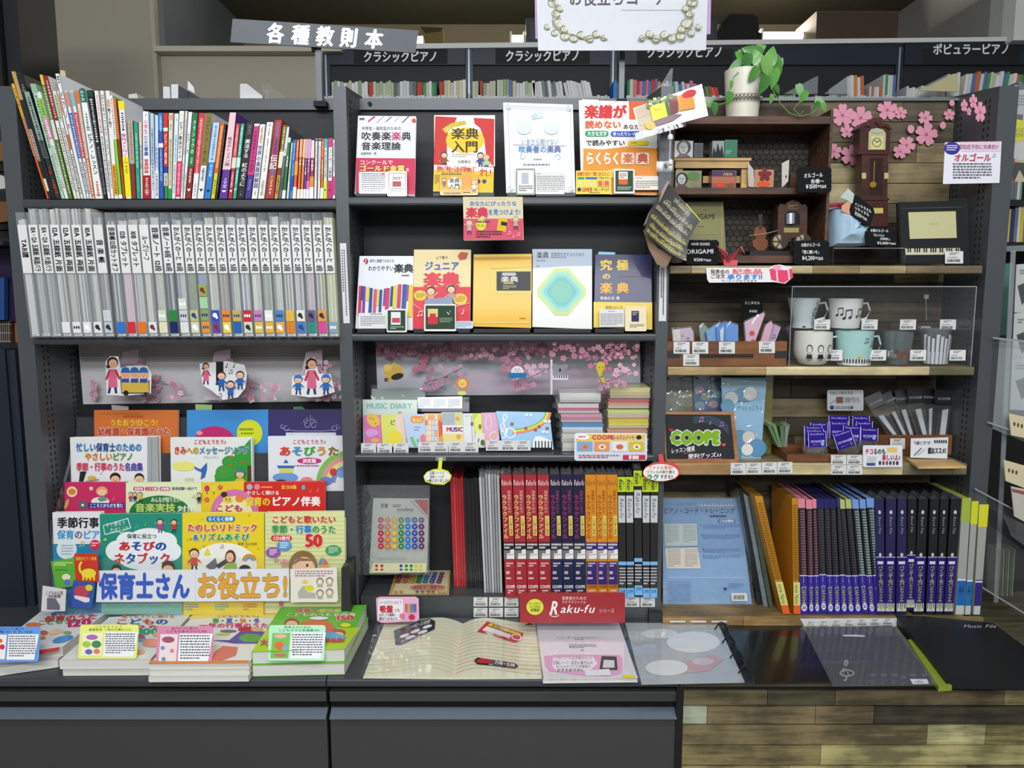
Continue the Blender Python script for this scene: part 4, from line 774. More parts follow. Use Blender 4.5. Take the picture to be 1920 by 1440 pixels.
def d(p):
 for k,c in enumerate(['#7fc05a','#e09a98','#e8e08a','#7a90d0']):p.ring(655,905,62-k*9,60-k*9,9,c,20,180,265)
 p.text(548,824,611,833,'こどもとうたう♪','#c8303c',b=.03);p.text(523,837,637,855,'あそびうた','#d8402c',b=.05,halo='#e8e2c8',hr=.08,cols=['#d83a3a','#2f90c8','#3fa04a','#e08a2a','#8a6a1e'])
 p.ell(580,864,23,6,'#c8307c');p.text(567,860,593,868,'決定版','#fff',b=.03);p.fine(554,872,606,875,1,'#b0608a',.8)
 p.ell(535,895,24,9,'#6f9fd8');p.poly([(519,873),(553,873),(550,878),(522,878)],'#3f66b0');p.poly([(531,868),(541,868),(536,861)],'#4a5fa8');p.rect(524,878,549,887,'#d8d46a');p.ell(527,903,10,4,'#4a2c28');p.ell(625,885,7,7,'#d8403c');p.ell(640,888,9,7,'#7aa8d8');p.ell(575,902,12,8,'#e08a94');p.ell(611,902,12,8,'#6a88c8')
nb(2,[(502,818),(649,817),(651,1005),(505,1005)],.014,'#e6e7ec','play song book with rainbow and boat in the second rack row',d)
def d(p):
 p.rect(121,904,235,960,'#cc2f62');p.ell(135,922,10,10,'#f0d8a8');p.ell(135,922,7,6,'#d8883a');p.ell(155,947,9,9,'#6a6466');p.ell(155,947,2.5,2.5,'#eee');p.ell(191,921,11,9,'#e8a078');p.ell(191,923,8,6,'#f4c8a0');p.ell(188,940,17,8,'#efe6e2');p.poly([(182,935),(194,930),(202,938),(188,941)],'#5aa07a')
 p.rect(165,943,233,953,'#3a3488');p.text(168,944,231,952,'こころとからだを育む','#f4f0fa',b=.03);p.ell(125,945,3,10,'#e0a858',rot=20);p.note(212,932,5,'#f0a0b0');p.flower(171,916,4,'#f4dca0')
nb(3,[(121,905),(235,904),(237,1090),(124,1090)],.016,'#cc2f62','crimson book with a sleeping child in the third rack row',d)
def d(p):
 p.rect(236,906,377,960,'#e6edc4');p.ell(300,963,58,34,'#2c7a3c',30)
 for x0,x1,s in((250,270,'保育者'),(272,296,'こども園'),(299,319,'幼稚園')):p.rect(x0,913,x1,920,'#cf3a70',2);p.text(x0+2,914,x1-2,919,s,'#fff',b=.02)
 p.text(322,913,370,919,'採用試験へ向けて','#445',b=.02);p.text(283,932,340,942,'みんなが知りたい!','#eef4e0',b=.03);p.text(253,944,329,960,'音楽実技','#c8e07a',b=.04);p.text(332,948,368,960,'対策','#f2f4ea',b=.03)
 for x,c in((245,'#c0405a'),(253,'#3a3a44'),(263,'#d8c040')):p.kid(x,923,18,c)
 p.kid(373,924,20,'#333');p.note(361,929,4,'#555',True)
nb(3,[(236,905),(377,904),(378,1090),(238,1090)],.014,'#dfe8b4','pale green practical skills book in the third rack row',d)
def d(p):
 p.rect(377,906,457,960,'#eccb2e');p.ell(440,965,46,48,'#d87ab0');p.ell(440,968,34,38,'#f0e8a8')
 for x,c in((388,'#c8406a'),(401,'#e8d84a')):p.ell(x,916,5,6,c);p.line([(x,921),(x,927)],1.5,'#3a6a30')
 p.flower(413,914,5,'#d05a4a','#eee');p.flower(388,937,5,'#e0603c','#fff');p.ell(427,937,9,6,'#f2e44a');p.text(421,933,434,940,'先生','#a04020',b=.03);p.ell(449,935,8,6,'#e88a3a');p.text(402,946,456,960,'こども','#c8304a',b=.05,halo='#fff',hr=.08);p.ell(420,927,6,5,'#4a2a20')
nb(3,[(377,905),(458,903),(459,1090),(379,1090)],.014,'#eccb2e','yellow book with pink circle in the third rack row',d)
def d(p):
 p.rect(457,905,607,960,'#d62e26');p.ell(468,913,5.5,5.5,'#a8b8d8');p.ell(482,913,5.5,5.5,'#e88a98');p.fine(490,912,524,915,1,'#f0c060',.9);p.text(527,909,556,917,'全120曲','#f2d04a',b=.03)
 p.text(462,920,524,928,'やさしく弾ける','#f8f0ea',b=.03);p.text(460,932,507,949,'保育の','#f0d42c',b=.05,cols=['#f0d42c','#f0d42c','#e8c83c']);p.text(509,931,601,949,'ピアノ伴奏','#faf4f0',b=.05)
 p.ell(569,914,3.5,4.5,'#6ab0d0');p.note(595,914,7,'#f08080');p.note(582,918,4,'#f4b0a0')
nb(3,[(457,904),(609,902),(611,1090),(460,1090)],.014,'#d62e26','red piano accompaniment book in the third rack row',d)
def d(p):
 p.text(107,970,186,990,'季節行事','#222426',b=.04);p.text(107,994,187,1011,'保育のピア','#3a9ad0',b=.035,cols=['#3a9ad0','#3a9ad0','#667','#3a9ad0','#3a9ad0']);p.poly([(99,1020),(188,1020),(190,1150),(102,1150)],'#2a86ac')
 p.ell(125,1030,19,19,'#dde6ec');p.fine(115,1022,137,1043,4,'#7a8a98',.35);p.ell(178,1022,10,10,'#cf3458');p.fine(171,1017,185,1026,2,'#f6d0d8');p.note(150,1016,8,'#d8c04a',True)
nb(4,[(98,961),(190,960),(193,1152),(105,1152)],.016,'#e6e8ea','seasonal events piano book with white top and blue lower cover, front rack row',d)
def d(p):
 p.rect(188,964,342,1152,'#27917a');p.text(0,0,0,0,'','#fff')
 p.poly([(193,985),(240,971),(246,990),(230,996),(228,1000),(222,997),(196,1003)],'#dff0e6');p.poly([(194.5,986),(239,973),(244,989),(230,994),(228,998),(222,995),(197,1001)],'#27917a');p.text(198,981,236,989,'すぐ使えて','#eaf6ee',slope=-.14);p.text(206,990,240,998,'たのしい!','#eaf6ee',slope=-.14)
 for x,y,a,b_ in((280,1010,38,20),(240,1015,22,18),(222,1033,24,20),(310,1016,22,18),(320,1034,20,18),(270,1045,50,24),(285,1062,36,10)):p.ell(x,y,a,b_,'#eef2f2',24)
 p.text(238,1001,294,1010,'保育に役立つ','#2a2c2e',b=.02);p.text(222,1015,313,1033,'あそびの','#d0343c',b=.06,cols=['#d0303a','#2f50a8','#d0303a','#2f50a8']);p.text(213,1037,320,1058,'ネタブック','#2f50a8',b=.05,cols=['#d0303a','#2f50a8','#d0303a','#2f50a8','#d0303a'])
 p.kid(300,973,26,'#d03a8a',armsup=True);p.kid(326,974,25,'#c8402c',armsup=True);p.note(254,984,6,'#6ac0c8',True);p.ell(315,1062,12,11,'#4a2c1c');p.ell(315,1068,10,8,'#f2c49c');p.ell(218,1066,9,8,'#2a221e');p.ell(218,1071,8,6,'#f2c49c');p.poly([(193,1013),(199,1008),(200,1014)],'#c8e05a');p.note(272,980,5,'#b0d850')
 p.rect(190,1128,342,1152,'#7fb8a8');p.fine(200,1131,320,1140,3,'#5a8a80',.3);p.text(325,1136,340,1140,'RHYTHM'[:0]or '・・・','#234')
nb(4,[(187,964),(342,962),(345,1153),(191,1153)],.014,'#27917a','teal play idea book with white cloud title, front rack row',d)
def d(p):
 p.rect(342,963,494,1153,'#edd42a');r_=random.Random(4)
 for k in range(22):x,y=r_.uniform(345,490),r_.uniform(966,1040);p.ell(x,y,2.2,2.2,r_.choice(['#c8a820','#d8b828','#b8982a']),10)
 p.ell(420,1060,62,42,'#f4f2e6',28);p.rect(387,968,440,978,'#2f7cc0',4);p.text(390,969,437,977,'らくらく指導','#fff',b=.03)
 p.text(351,982,483,997,'たのしいリトミック','#d83a34',b=.05,halo='#fff',hr=.09);p.text(362,1000,468,1014,'&リズムあそび','#3a9a4a',b=.05,halo='#fff',hr=.09,cols=['#3a7ac8']+['#3a9a4a']*6);p.text(446,1017,482,1022,'編著 加山佳美','#444');p.kid(364,1029,42,'#d0482c',hair='#5a3420')
 p.poly([(385,1062),(404,1046),(408,1062),(396,1070)],'#6a6c70');p.poly([(404,1060),(436,1040),(440,1046),(410,1066)],'#3a3a3c');p.ell(432,1045,10,14,'#6a3a26');p.ell(431,1045,7,9,'#f2c49c');p.face(431,1045,7);p.poly([(424,1056),(441,1054),(446,1070),(416,1070)],'#9ab858');p.ell(459,1067,11,8,'#26221f')
 for k,c in enumerate(['#d8503c','#e8a83a','#6ab070','#5a88c0']):p.ring(467,1052,13-k*2,13-k*2,2,c,14,185,350)
 p.poly([(382,1040),(395,1040),(389,1026)],'#e8d84a');p.note(414,1022,5,'#555',True);p.rect(344,1128,494,1153,'#e8cf3a')
 for x,c in((358,'#4a88c0'),(415,'#5aa8a0'),(468,'#d0583c')):p.fine(x-12,1132,x+14,1146,3,c,.5)
nb(4,[(342,962),(495,961),(497,1153),(345,1153)],.014,'#edd42a','yellow rhythm play book with pianist girl, front rack row',d)
def d(p):
 p.rect(497,963,645,1153,'#dfe2a2')
 for k in range(22):p.line([(497,970+k*8),(645,969.5+k*8)],.7,'#b8c07a')
 p.text(509,967,630,981,'こどもと歌いたい','#d8402c',b=.05,halo='#f4f2da',hr=.08);p.text(509,985,630,1000,'季節・行事のうた','#3a9a4a',b=.05,halo='#f4f2da',hr=.08,cols=['#3a9a4a','#3a9a4a','#2f86c8','#2f86c8','#2f86c8','#3a9a4a','#3a9a4a','#3a9a4a'])
 p.rect(508,1004,547,1014,'#d0302c',5);p.text(512,1005,544,1013,'CD2枚付','#fff',b=.03);p.text(572,1002,605,1025,'50','#d8302c',b=.07,halo='#f6f0e4',hr=.09)
 p.ell(512,1036,14,10,'#9a5aa8');p.fine(505,1030,519,1042,3,'#f0e0f4');p.ell(533,1023,14,10,'#5a9ad0');p.fine(525,1017,541,1029,3,'#e8f4fc');p.ell(625,1032,15,10,'#4a9a68');p.fine(616,1026,634,1038,4,'#e8f8ee',.4)
 p.ell(568,1062,27,30,'#8f6a3e');p.ell(569,1068,22,24,'#f4cba0');p.poly([(545,1062),(560,1045),(592,1050),(594,1066),(585,1052),(562,1052)],'#8f6a3e');p.ell(576,1060,2.2,3.2,'#2a1c14');p.flower(533,1056,8,'#d89a90','#b86a60');p.flower(518,1050,5,'#c8a090');p.poly([(597,1060),(618,1060),(614,1068),(600,1068)],'#e8a03a');p.poly([(606,1045),(606,1059),(616,1056)],'#d86a68');p.poly([(604,1043),(596,1058),(604,1058)],'#5a90c0')
 p.flower(527,1132,5,'#c85a70')
nb(4,[(497,961),(646,959),(648,1152),(500,1153)],.018,'#dfe2a2','lime striped seasonal song book with large red 50, front rack row',d)
card([(209,759),(241,762),(241,772),(210,772)],VP(2.245,TIL,955,px=400),.0008,'#b8b8ba','grey paper slip above the orange songbook',None,'slip','index_slip')
card([(366,758),(398,759),(397,772),(367,772)],VP(2.245,TIL,955,px=400),.0008,'#a8cf80','pale green paper slip above the sky blue songbook',None,'slip','index_slip')
card([(550,763),(566,762),(578,772),(550,772)],VP(2.245,TIL,955,px=400),.0008,'#4f9a5c','green paper slip above the indigo songbook',None,'slip','index_slip')
lp=VP(2.028,TIL,1152,px=400)
MB().slab([(95,1048),(648,1044),(650,1153),(100,1158)],lp,.002,CLEAR).build('front_lip',rk)
MB().slab([(640,1065),(655,1060),(658,1155),(640,1155)],VP(2.02),.14,mat('#2a2c2f',.5)).build('side_cheek',rk)
MB().add([(PX[0][1]+.01,2.02,ZC),(PX[0][1]+.01,2.25,ZC),W(150,785,2.26),W(103,960,2.06)],[(0,1,2,3)],CLEAR).build('side_guard',rk)
lp2=Pl(lp.p+V3((0,-.0035,0)),lp.n)
t=thing('nursery_sign','long white sign in blue and orange hand cut lettering on the rack front','sign',lp2.un(360,1130))
MB().slab([(184,1070),(542,1066),(542,1127),(180,1129)],lp2,.001,mat('#e4e6ec',.5)).build('sheet',t)
p=Pr(lp2);p.text(186,1075,356,1123,'保育士さん','#3f5fc0',b=.045,halo='#8f9ac0',hr=.05);p.text(368,1074,540,1122,'お役立ち!','#e3a73e',b=.045,halo='#a08a60',hr=.05)
p.line([(367,1068),(367,1128)],.6,'#cfd2da');p.build(t,'lettering',.5)
lp3=Pl(lp.p+V3((0,-.0065,0)),lp.n)
def d(p):
 p.rect(545,1068,632,1129,'#ece4da');p.fine(553,1070,624,1083,3,'#b06a8a',.5);p.poly([(566,1100),(574,1098),(576,1110),(592,1112),(592,1122),(560,1122),(558,1112)],'#b9b4ac');p.ell(580,1103,9,6,'#dcd83a');p.ell(572,1091,5,4,'#e8d048')
 for x,y in((600,1090),(618,1089),(600,1112),(618,1110)):p.ell(x,y,7,7,'#8a8078');p.ell(x,y+1,5,5,'#f0dcc8');p.rect(x-5,y+6,x+5,y+11,'#a8b890')
card([(544,1067),(631,1064),(634,1126),(546,1130)],lp3,.001,'#ece4da','cream card with sketched piano and four portraits on the rack front',d)
cl4=VP(2.0,8,1130)
def d(p):p.poly([(96,1055),(140,1046),(145,1097),(106,1103)],'#5fae3c');p.fine(101,1054,136,1062,2,'#d8e890',.6);p.ell(124,1082,8,6,'#f0e0c0');p.ell(126,1092,6,6,'#5a78c0');p.fine(104,1068,130,1071,1,'#3a6a50')
card([(95,1053),(142,1045),(146,1098),(105,1104)],Pl(lp3.p+V3((0,-.002,0)),lp3.n),.001,'#5fae3c','small green picture card left of the red elephant card',d)
def d(p):
 p.poly([(140,1039),(182,1038),(184,1090),(143,1092)],'#cf3c28');p.text(142,1044,181,1051,'保育のピアノ伴奏','#f0c050',b=.02);p.ell(166,1075,14,9,'#eedb3a');p.ring(156,1064,9,13,4,'#eedb3a',14,100,250)
 for x in(156,162,169,176):p.rect(x-1.5,1080,x+2,1088,'#eedb3a')
card([(139,1038),(183,1037),(185,1091),(142,1093)],Pl(lp3.p+V3((0,-.005,0)),lp3.n),.001,'#cf3c28','red card with a yellow elephant on the rack front',d)
def d(p):p.ell(153,1109,14,12,'#c0485a');p.poly([(139,1116),(140,1122),(160,1130),(168,1128),(168,1121)],'#eadfd8');p.ell(167,1102,7,6,'#d8d040')
card([(138,1088),(179,1093),(172,1142),(127,1136)],Pl(lp3.p+V3((0,-.008,0)),lp3.n),.001,'#3554a8','blue card with a red grand piano and yellow moon',d)
def d(p):p.text(85,1108,118,1116,'こどもの人気','#5a4a4a',b=.02);p.text(90,1115,114,1121,'100曲集','#5a4a4a',b=.02);p.poly([(88,1121),(104,1122),(112,1135),(112,1144),(88,1143)],'#6a6a78')
card([(80,1098),(124,1105),(122,1146),(77,1146)],VP(1.985,5,1146),.001,'#dcd7d8','small white card with a grey piano at the left counter edge',d)
def lbook(quad,z,th,cover,label,draw=None,gp='books lying on the left counter'):
 c=[HP(z).un(x,y)for x,y in quad];r=thing('book',label,'book',(c[0]+c[1]+c[2]+c[3])/4-V3((0,0,th)),gp);cm=mat(cover,.35,coat=.3,noise=.02);k=V3((0,0,-.0008))
 ctr=sum(c,V3())/4
 MB().prism(c,k,cm).prism([p_+V3((0,0,-th+.0008))for p_ in c],k,cm).prism([c[0],c[0]+(c[1]-c[0])*.006,c[3]+(c[2]-c[3])*.006,c[3]],(0,0,-th),cm).build('cover',r)
 ii=[p_+(ctr-p_)*.012+k for p_ in c];MB().prism(ii,(0,0,-th+.0018),mat('#dddbd2',.8,noise=.03)).build('page_block',r)
 if draw:p=Pr(HP(z));draw(p);p.build(r,'cover_print',.3,.3)
 return c
def under(c,z,th,cover,label,dx=0,dy=0,rot=0):
 ctr=sum(c,V3())/4;cc=[]
 for p_ in c:q_=p_-ctr;q_.rotate(Matrix.Rotation(R(rot),3,'Z'));q_=q_+ctr+V3((dx,dy,0));q_.z=z;cc.append(pxy(q_))
 return lbook(cc,z,th,cover,label)
za=ZC+.048
def d(p):
 p.text(96,1148,196,1155,'誰でもスグに弾ける','#3a68b8',b=.03,slope=-.06);p.text(82,1156,182,1167,'保育のうた','#d8402c',b=.05,slope=-.06,shear=.1);p.text(70,1163,150,1172,'こどもうた','#3a8a58',b=.05,slope=-.05);p.text(122,1163,172,1176,'120','#d0306c',b=.06,slope=-.08)
 p.ell(62,1172,14,5,'#e8804a');p.ell(118,1198,20,6,'#4a90d0',rot=-14);p.ell(104,1184,14,5,'#f0c8a0',rot=-10);p.ell(82,1186,8,4,'#c8603c');p.ell(126,1186,8,3,'#8ab050');p.poly([(66,1220),(112,1213),(108,1220),(66,1229)],'#d0303a');p.ell(80,1195,6,3,'#e8903a')
ca=lbook([(76,1147),(219,1133),(117,1213),(-32,1231)],za,.025,'#e6e5e4','top white songbook numbered 120 in the leftmost counter stack',d)
under(ca,za-.0255,.0215,'#e2e0dc','lower white songbook of the leftmost counter stack',-.01,-.02,3)
zb=ZC+.045
def d(p):
 p.text(228,1153,328,1159,'誰でもスグに弾ける','#d86a4a',b=.03);p.text(216,1160,316,1171,'こどもの','#d8402c',b=.05,cols=['#d8402c','#2f58a8','#d8402c','#2f58a8']);p.text(250,1172,302,1178,'うた','#d84a3a',b=.05);p.text(257,1178,298,1189,'100','#2f9a78',b=.06);p.ell(262,1198,12,5,'#6a9ad0');p.ell(284,1205,17,8,'#ee9a7a');p.ell(262,1193,10,4,'#b0603c');p.ell(262,1222,10,4,'#e8b070');p.ell(300,1190,14,4,'#e8b03a')
cb=lbook([(205,1157),(361,1148),(282,1236),(111,1237)],zb,.0245,'#e8e6df','top white children songbook numbered 100, second counter stack',d)
under(cb,zb-.025,.0195,'#dedbd0','lower cream edged songbook of the second counter stack',.004,.004,0)
zc_=ZC+.046
def d(p):
 p.poly([(367,1148),(526,1147),(520,1155),(440,1151),(360,1156)],'#e8a03a');p.poly([(362,1153),(520,1152),(516,1158),(440,1155),(352,1160)],'#f0e06a');p.text(405,1153,486,1158,'こどもとうたう♪','#8a6a30',b=.02);p.text(398,1159,488,1168,'春・夏・秋・冬','#3a9a5a',b=.04,cols=['#4aa05a','#555','#3a68c8','#555','#d88a2a','#555','#3a50b8']);p.text(374,1168,504,1177,'一年の行事のうた','#d03a88',b=.04)
 p.ell(462,1180,16,5,'#c03040');p.ell(482,1180,12,4,'#e0b080');p.poly([(396,1200),(430,1200),(450,1184),(500,1184),(488,1206),(440,1206),(420,1203)],'#5a4ea8');p.ell(470,1196,22,8,'#5aa84a');p.poly([(395,1240),(402,1222),(418,1211),(446,1213),(442,1228),(420,1236)],'#e07a68');p.ell(428,1183,16,2.5,'#6a6a8a');p.ell(418,1188,14,2,'#c8d868')
 p.poly([(282,1238),(468,1238),(465,1243),(278,1244)],'#e88a3a')
cc_=lbook([(366,1149),(527,1147),(467,1243),(279,1245)],zc_,.0145,'#eceae2','top white book of yearly event songs, third counter stack',d)
under(cc_,zc_-.0150,.0145,'#e4e2da','middle book of the third counter stack');under(cc_,zc_-.030,.0155,'#e2e0d8','bottom book of the third counter stack',.0,-.004,-.5)
zd=ZC+.064
def d(p):
 p.poly([(527,1138),(688,1134),(646,1217),(472,1222)],'#6abf3a');p.poly([(500,1180),(676,1176),(646,1217),(472,1222)],'#b8d830');p.text(554,1141,656,1148,'保育士のための','#e06a4a',b=.045,halo='#fff',hr=.07,cols=['#e0503a','#e0503a','#e0503a','#f0d048','#f0a048','#f0d048','#f0d048']);p.text(536,1149,668,1156,'こどものうた名曲集','#e8e0d0',b=.045,halo='#4a6a30',hr=.06);p.text(628,1154,664,1163,'150','#e0504a',b=.06,halo='#fff',hr=.08)
 p.ell(547,1168,14,9,'#a05030');p.ell(547,1171,11,7,'#f2c49c');p.face(547,1171,9);p.poly([(566,1165),(600,1160),(622,1168),(620,1184),(570,1188)],'#e07038');p.ell(618,1180,14,6,'#e06a50');p.ell(634,1186,14,7,'#b0603c');p.ell(634,1190,11,5,'#f2c49c');p.poly([(608,1186),(622,1184),(650,1194),(640,1202),(606,1198)],'#6ab0d8');p.text(608,1196,646,1204,'名曲集!','#d03a4a',b=.05);p.ell(648,1172,10,4,'#e8e84a');p.text(488,1198,502,1210,'大','#d03a6a',b=.05);p.ell(598,1159,18,3,'#e8f0f4')
cd_=lbook([(527,1138),(688,1134),(646,1217),(472,1222)],zd,.033,'#6abf3a','top green thick songbook numbered 150, stack nearest the open notebook',d)
under(cd_,zd-.0335,.030,'#7ab84a','lower thick songbook under the green one',.003,-.006,-1)
def cap(poly,Y,py,colr,label,draw,th=.001):card(poly,VP(Y,38,py),th,colr,label,draw,name='caption_card',coat=.5,rough=.25,group='caption cards leaning on the counter stacks')
def wr(x0,y0,x1,y1,sk=0):return[(x+(y1-y)*sk,y)for x,y in rrect(x0,y0,x1,y1,5)]
def capd(bg,x0,x1,y0,y1,tx,l1,l2,pc,tcol):
 def d(p):
  p.poly([(tx,y0+14),(x1-4+5,y0+14),(x1-8,y1-4),(tx-4,y1-4)],'#f1f2f4');p.fine(tx+1,y0+17,x1-5,y1-8,9,'#4a4a50',.45)
  p.text(x0+(x1-x0)*.28,y0+2,x0+(x1-x0)*.75,y0+6,l1,tcol);p.text(x0+(x1-x0)*.18,y0+7,x0+(x1-x0)*.9,y0+12,l2,tcol)
  p.poly([(x0+9,y0+15),(tx-3,y0+15),(tx-7,y1-5),(x0+5,y1-5)],pc[0])
  for k,(u,v,a,b_,c_)in enumerate(pc[1:]):p.ell(x0+6+(tx-x0-10)*u,y0+15+(y1-y0-20)*v,a,b_,c_)
 return d
cap(wr(-36,1175,72,1241,.07),1.765,1243,'#6a9be0','blue caption card on the leftmost counter stack',capd(0,-34,72,1175,1241,16,'誰でもスグに弾ける','保育のうた120',['#f0ece8',(.7,.25,5,4,'#e07030'),(.8,.5,5,5,'#d8305a'),(.5,.8,6,5,'#4a80d0')],'#2a4a80'))
cap(wr(146,1171,256,1235,.07),1.775,1243,'#eaf07a','yellow caption card on the second counter stack',capd(0,146,258,1171,1235,197,'こどもとうたう','春夏秋冬 一年の行事のうた',['#f0f0c0',(.5,.2,11,5,'#b070b0'),(.25,.5,8,6,'#a8c850'),(.7,.5,9,7,'#4a8a60'),(.35,.82,7,5,'#6a6ac0'),(.72,.8,6,5,'#e08070')],'#6a6a30'))
cap(wr(292,1174,397,1246,.04),1.76,1250,'#d98aa8','pink caption card on the third counter stack',capd(0,292,398,1174,1246,337,'誰でもスグに弾ける','こどものあそびうた100',['#ead8dc',(.5,.2,12,6,'#a05a6a'),(.2,.5,4,4,'#7a90c8'),(.7,.6,4,4,'#e08a80'),(.25,.9,4,4,'#6a98a8')],'#7a2a4a'))
cap(wr(502,1172,608,1239,.04),1.772,1245,'#b8ecc0','mint caption card on the green book stack',capd(0,502,610,1172,1239,547,'保育士のための','こどものうた名曲集150',['#7abf58',(.5,.12,12,4,'#e8b0a0'),(.45,.5,9,8,'#e0703a'),(.75,.6,5,5,'#7ab0d8'),(.5,.88,12,3,'#d86a5a')],'#2a6a3a'))
# ================= middle bay =================
def ptag(x0,y0,x1,y1,pl,label,gp,dx=0):
 o=MB().slab([(x0+dx,y0),(x1+dx,y0),(x1,y1),(x0,y1)],pl,.0006,mat('#dcdbd8',.6)).build('price_tag',None,label,'price tag',gp)
 p=Pr(pl);p.tagprint(x0,y0,x1,y1);p.build(o,'tag_print');return o
def easel(x0,x1,py,Y,z,parent):
 MB().slab(Q(x0,py-5,x1,py+2),VP(Y),.012,mat('#35373a',.3,coat=.4)).build('book_stand',parent)
gm='music theory books shown face out'
P1=VP(2.125,7,366);P1c=VP(2.112,7,368)
def d(p):
 p.poly([(668,296),(779,297),(778,367),(666,363)],'#d03258');p.poly([(665,361),(777,365),(777,368),(665,364)],'#b9b4bc')
 p.fine(674,221,688,226,1,'#333',.8);p.line([(690,228),(703,218)],3,'#d04a7a');p.line([(706,230),(720,218)],.8,'#888');p.line([(723,228),(734,219)],1.6,'#4a8a8a');p.line([(740,228),(748,219)],.8,'#aaa');p.line([(754,230),(767,217)],1.3,'#333');p.ell(776,226,4,4,'#e0503a')
 p.text(678,237,752,244,'中学生・高校生のための','#555');p.text(677,247,771,263,'吹奏楽楽典','#26282a',b=.012,cols=['#26282a','#26282a','#26282a','#d8306a','#26282a']);p.text(677,266,752,281,'音楽理論','#26282a',b=.012);p.text(676,285,706,290,'佐藤秀樹・著','#444')
 p.text(674,300,737,309,'コンクールで','#f6e8ec',b=.03);p.text(673,310,759,321,'ゴールド金賞','#f0dc70',b=.05,halo='#b8283c',hr=.06);p.text(760,315,769,322,'を','#f4d8dc',b=.03)
book([(671,217),(780,218),(777,368),(665,364)],P1,.014,'#e4e5ea','white and crimson band theory book, leftmost on the middle top shelf',d,gm)
def d(p):p.fine(678,325,722,361,9,'#6a6a6a',.4);p.ell(718,326,1.8,1.8,'#c03040')
card(rrect(673,322,728,363,3),P1c,.0008,'#d8d9dc','rounded grey note card on the crimson band of the leftmost theory book',d,coat=.6,rough=.15)
def d(p):p.rect(728,324,761,366,'#c8b8a8');p.rect(730,326,759,364,'#e4e0dc');p.fine(736,332,754,338,2,'#555',.5);p.rect(736,340,752,350,'#a83244');p.fine(733,353,756,362,3,'#666',.4)
card(rrect(726,321,763,368,3),VP(2.106,7,368),.0008,'#d8dadc','small framed card with dark red block in front of the crimson band',d,coat=.6,rough=.15)
def d(p):
 p.rect(814,216,928,312,'#f0eeea');p.poly([(816,218),(857,220),(852,232),(840,244),(838,270),(838,312),(813,312)],'#cf3430');p.poly([(888,221),(927,223),(926,312),(912,300),(908,260),(900,240),(890,232)],'#cf3430')
 p.ell(872,263,36,24,'#edcb30',28);p.poly([(829,242),(846,231),(872,226),(876,233),(850,239),(836,250)],'#e3c64a');p.text(838,230,872,240,'先生のための','#a08a30',slope=-.15);p.text(846,240,898,261,'楽典','#4a3a1c',b=.03);p.text(846,264,897,286,'入門','#4a3a1c',b=.03);p.fine(848,288,892,296,2,'#c0b8b0',.5);p.text(858,300,883,306,'加藤徹也','#666')
 p.kid(833,285,28,'#8a5a3a',hair='#333');p.kid(901,286,28,'#3a4a8a',hair='#222');p.kid(912,290,26,'#a8d0a0',hair='#d88a50')
 p.poly([(814,309),(926,314),(925,360),(812,358)],'#efe9e2');p.text(817,310,896,322,'先生必携!こ','#c8502a',b=.01,slope=.03);p.text(898,315,922,331,'れ!','#d0503a',b=.02);p.poly([(814,318),(926,322),(925,362),(812,359)],'#e6c42c');p.text(898,316,922,332,'れ!','#d0503a',b=.02);p.text(818,312,890,323,'先生必携!','#c8502a',b=.01,slope=.03);p.ell(897,340,4,4,'#4a3a8a');p.ell(908,340,4,4,'#4a3a8a');p.fine(815,328,824,346,5,'#a08020')
book([(816,218),(927,223),(925,362),(812,359)],P1,.012,'#cf3430','red curtain covered theory primer with yellow disc, middle top shelf',d,gm)
easel(806,926,366,2.115,0,None)if False else None
def d(p):
 p.rect(826,325,895,365,'#d8a820');p.ell(852,343,13,11,'#eae6da');p.text(842,334,862,343,'楽典','#3a2a14',b=.03);p.text(842,344,862,354,'入門','#3a2a14',b=.03);p.fine(828,325,890,328,1,'#5a4a10',.8);p.kid(833,334,16,'#9a4a2a');p.kid(889,338,22,'#f0e8d0',hair='#d8a060');p.rect(868,330,882,360,'#e09a30');p.fine(832,360,875,363,1,'#6a5a20',.8)
card(rrect(825,324,896,366,1.5),VP(2.108,7,366),.0008,'#d8a820','small golden copy card in front of the red theory primer',d,coat=.5,rough=.2)
def d(p):
 p.line([(952,199),(1069,203),(1073,358),(957,357),(952,199)],.7,'#aab4ba');p.line([(948,203),(1072,207)],.4,'#c0c8cc')
 for x,y in((953,201),(1067,204),(957,354),(1071,355)):p.ring(x,y,5,5,1,'#b0babf',14,0,290);p.ring(x+2,y+3,3,3,.8,'#b0babf',14)
 p.ell(1010,215,9,7,'#d9e0e4');p.flower(1002,218,6,'#ccd6da');p.ell(983,240,14,12,'#dde4e8');p.ell(1034,240,14,12,'#dde4e8')
 p.text(977,260,1048,271,'いまさら聞けない','#a0a8b8');p.line([(962,271),(1062,273)],.8,'#aab');p.text(972,273,1052,286,'吹奏者の楽典','#4a78c0',b=.012,cols=['#4a80c8','#4a80c8','#4a74c0','#5a80c0','#4a6ab8','#6a60a8']);p.ring(980,293,5,5,1,'#c0c8cc',14,0,270);p.ring(1046,294,5,5,1,'#c0c8cc',14,180,450);p.fine(1000,297,1026,300,1,'#aab',.7);p.fine(981,307,1042,310,1,'#99a',.7)
book([(943,192),(1074,196),(1079,365),(949,362)],P1,.006,'#e4e8ee','large plain white theory book with silver filigree on the middle top shelf',d,gm,coat=.8)
def d(p):p.rect(970,319,1001,363,'#e8e8e2');p.rect(978,324,991,345,'#b8bec4');p.fine(973,348,999,360,3,'#555',.5)
card(Q(968,316,1003,366),P1c,.001,'#8a8a78','olive framed card in front of the plain white theory book',d)
def d(p):p.fine(1007,325,1020,327,1,'#888');p.fine(1007,330,1058,361,9,'#8a8a8a',.4)
card(Q(1005,322,1058,364),P1c,.0006,'#dcdcd8','grey text card right of the olive framed card',d,coat=.5)
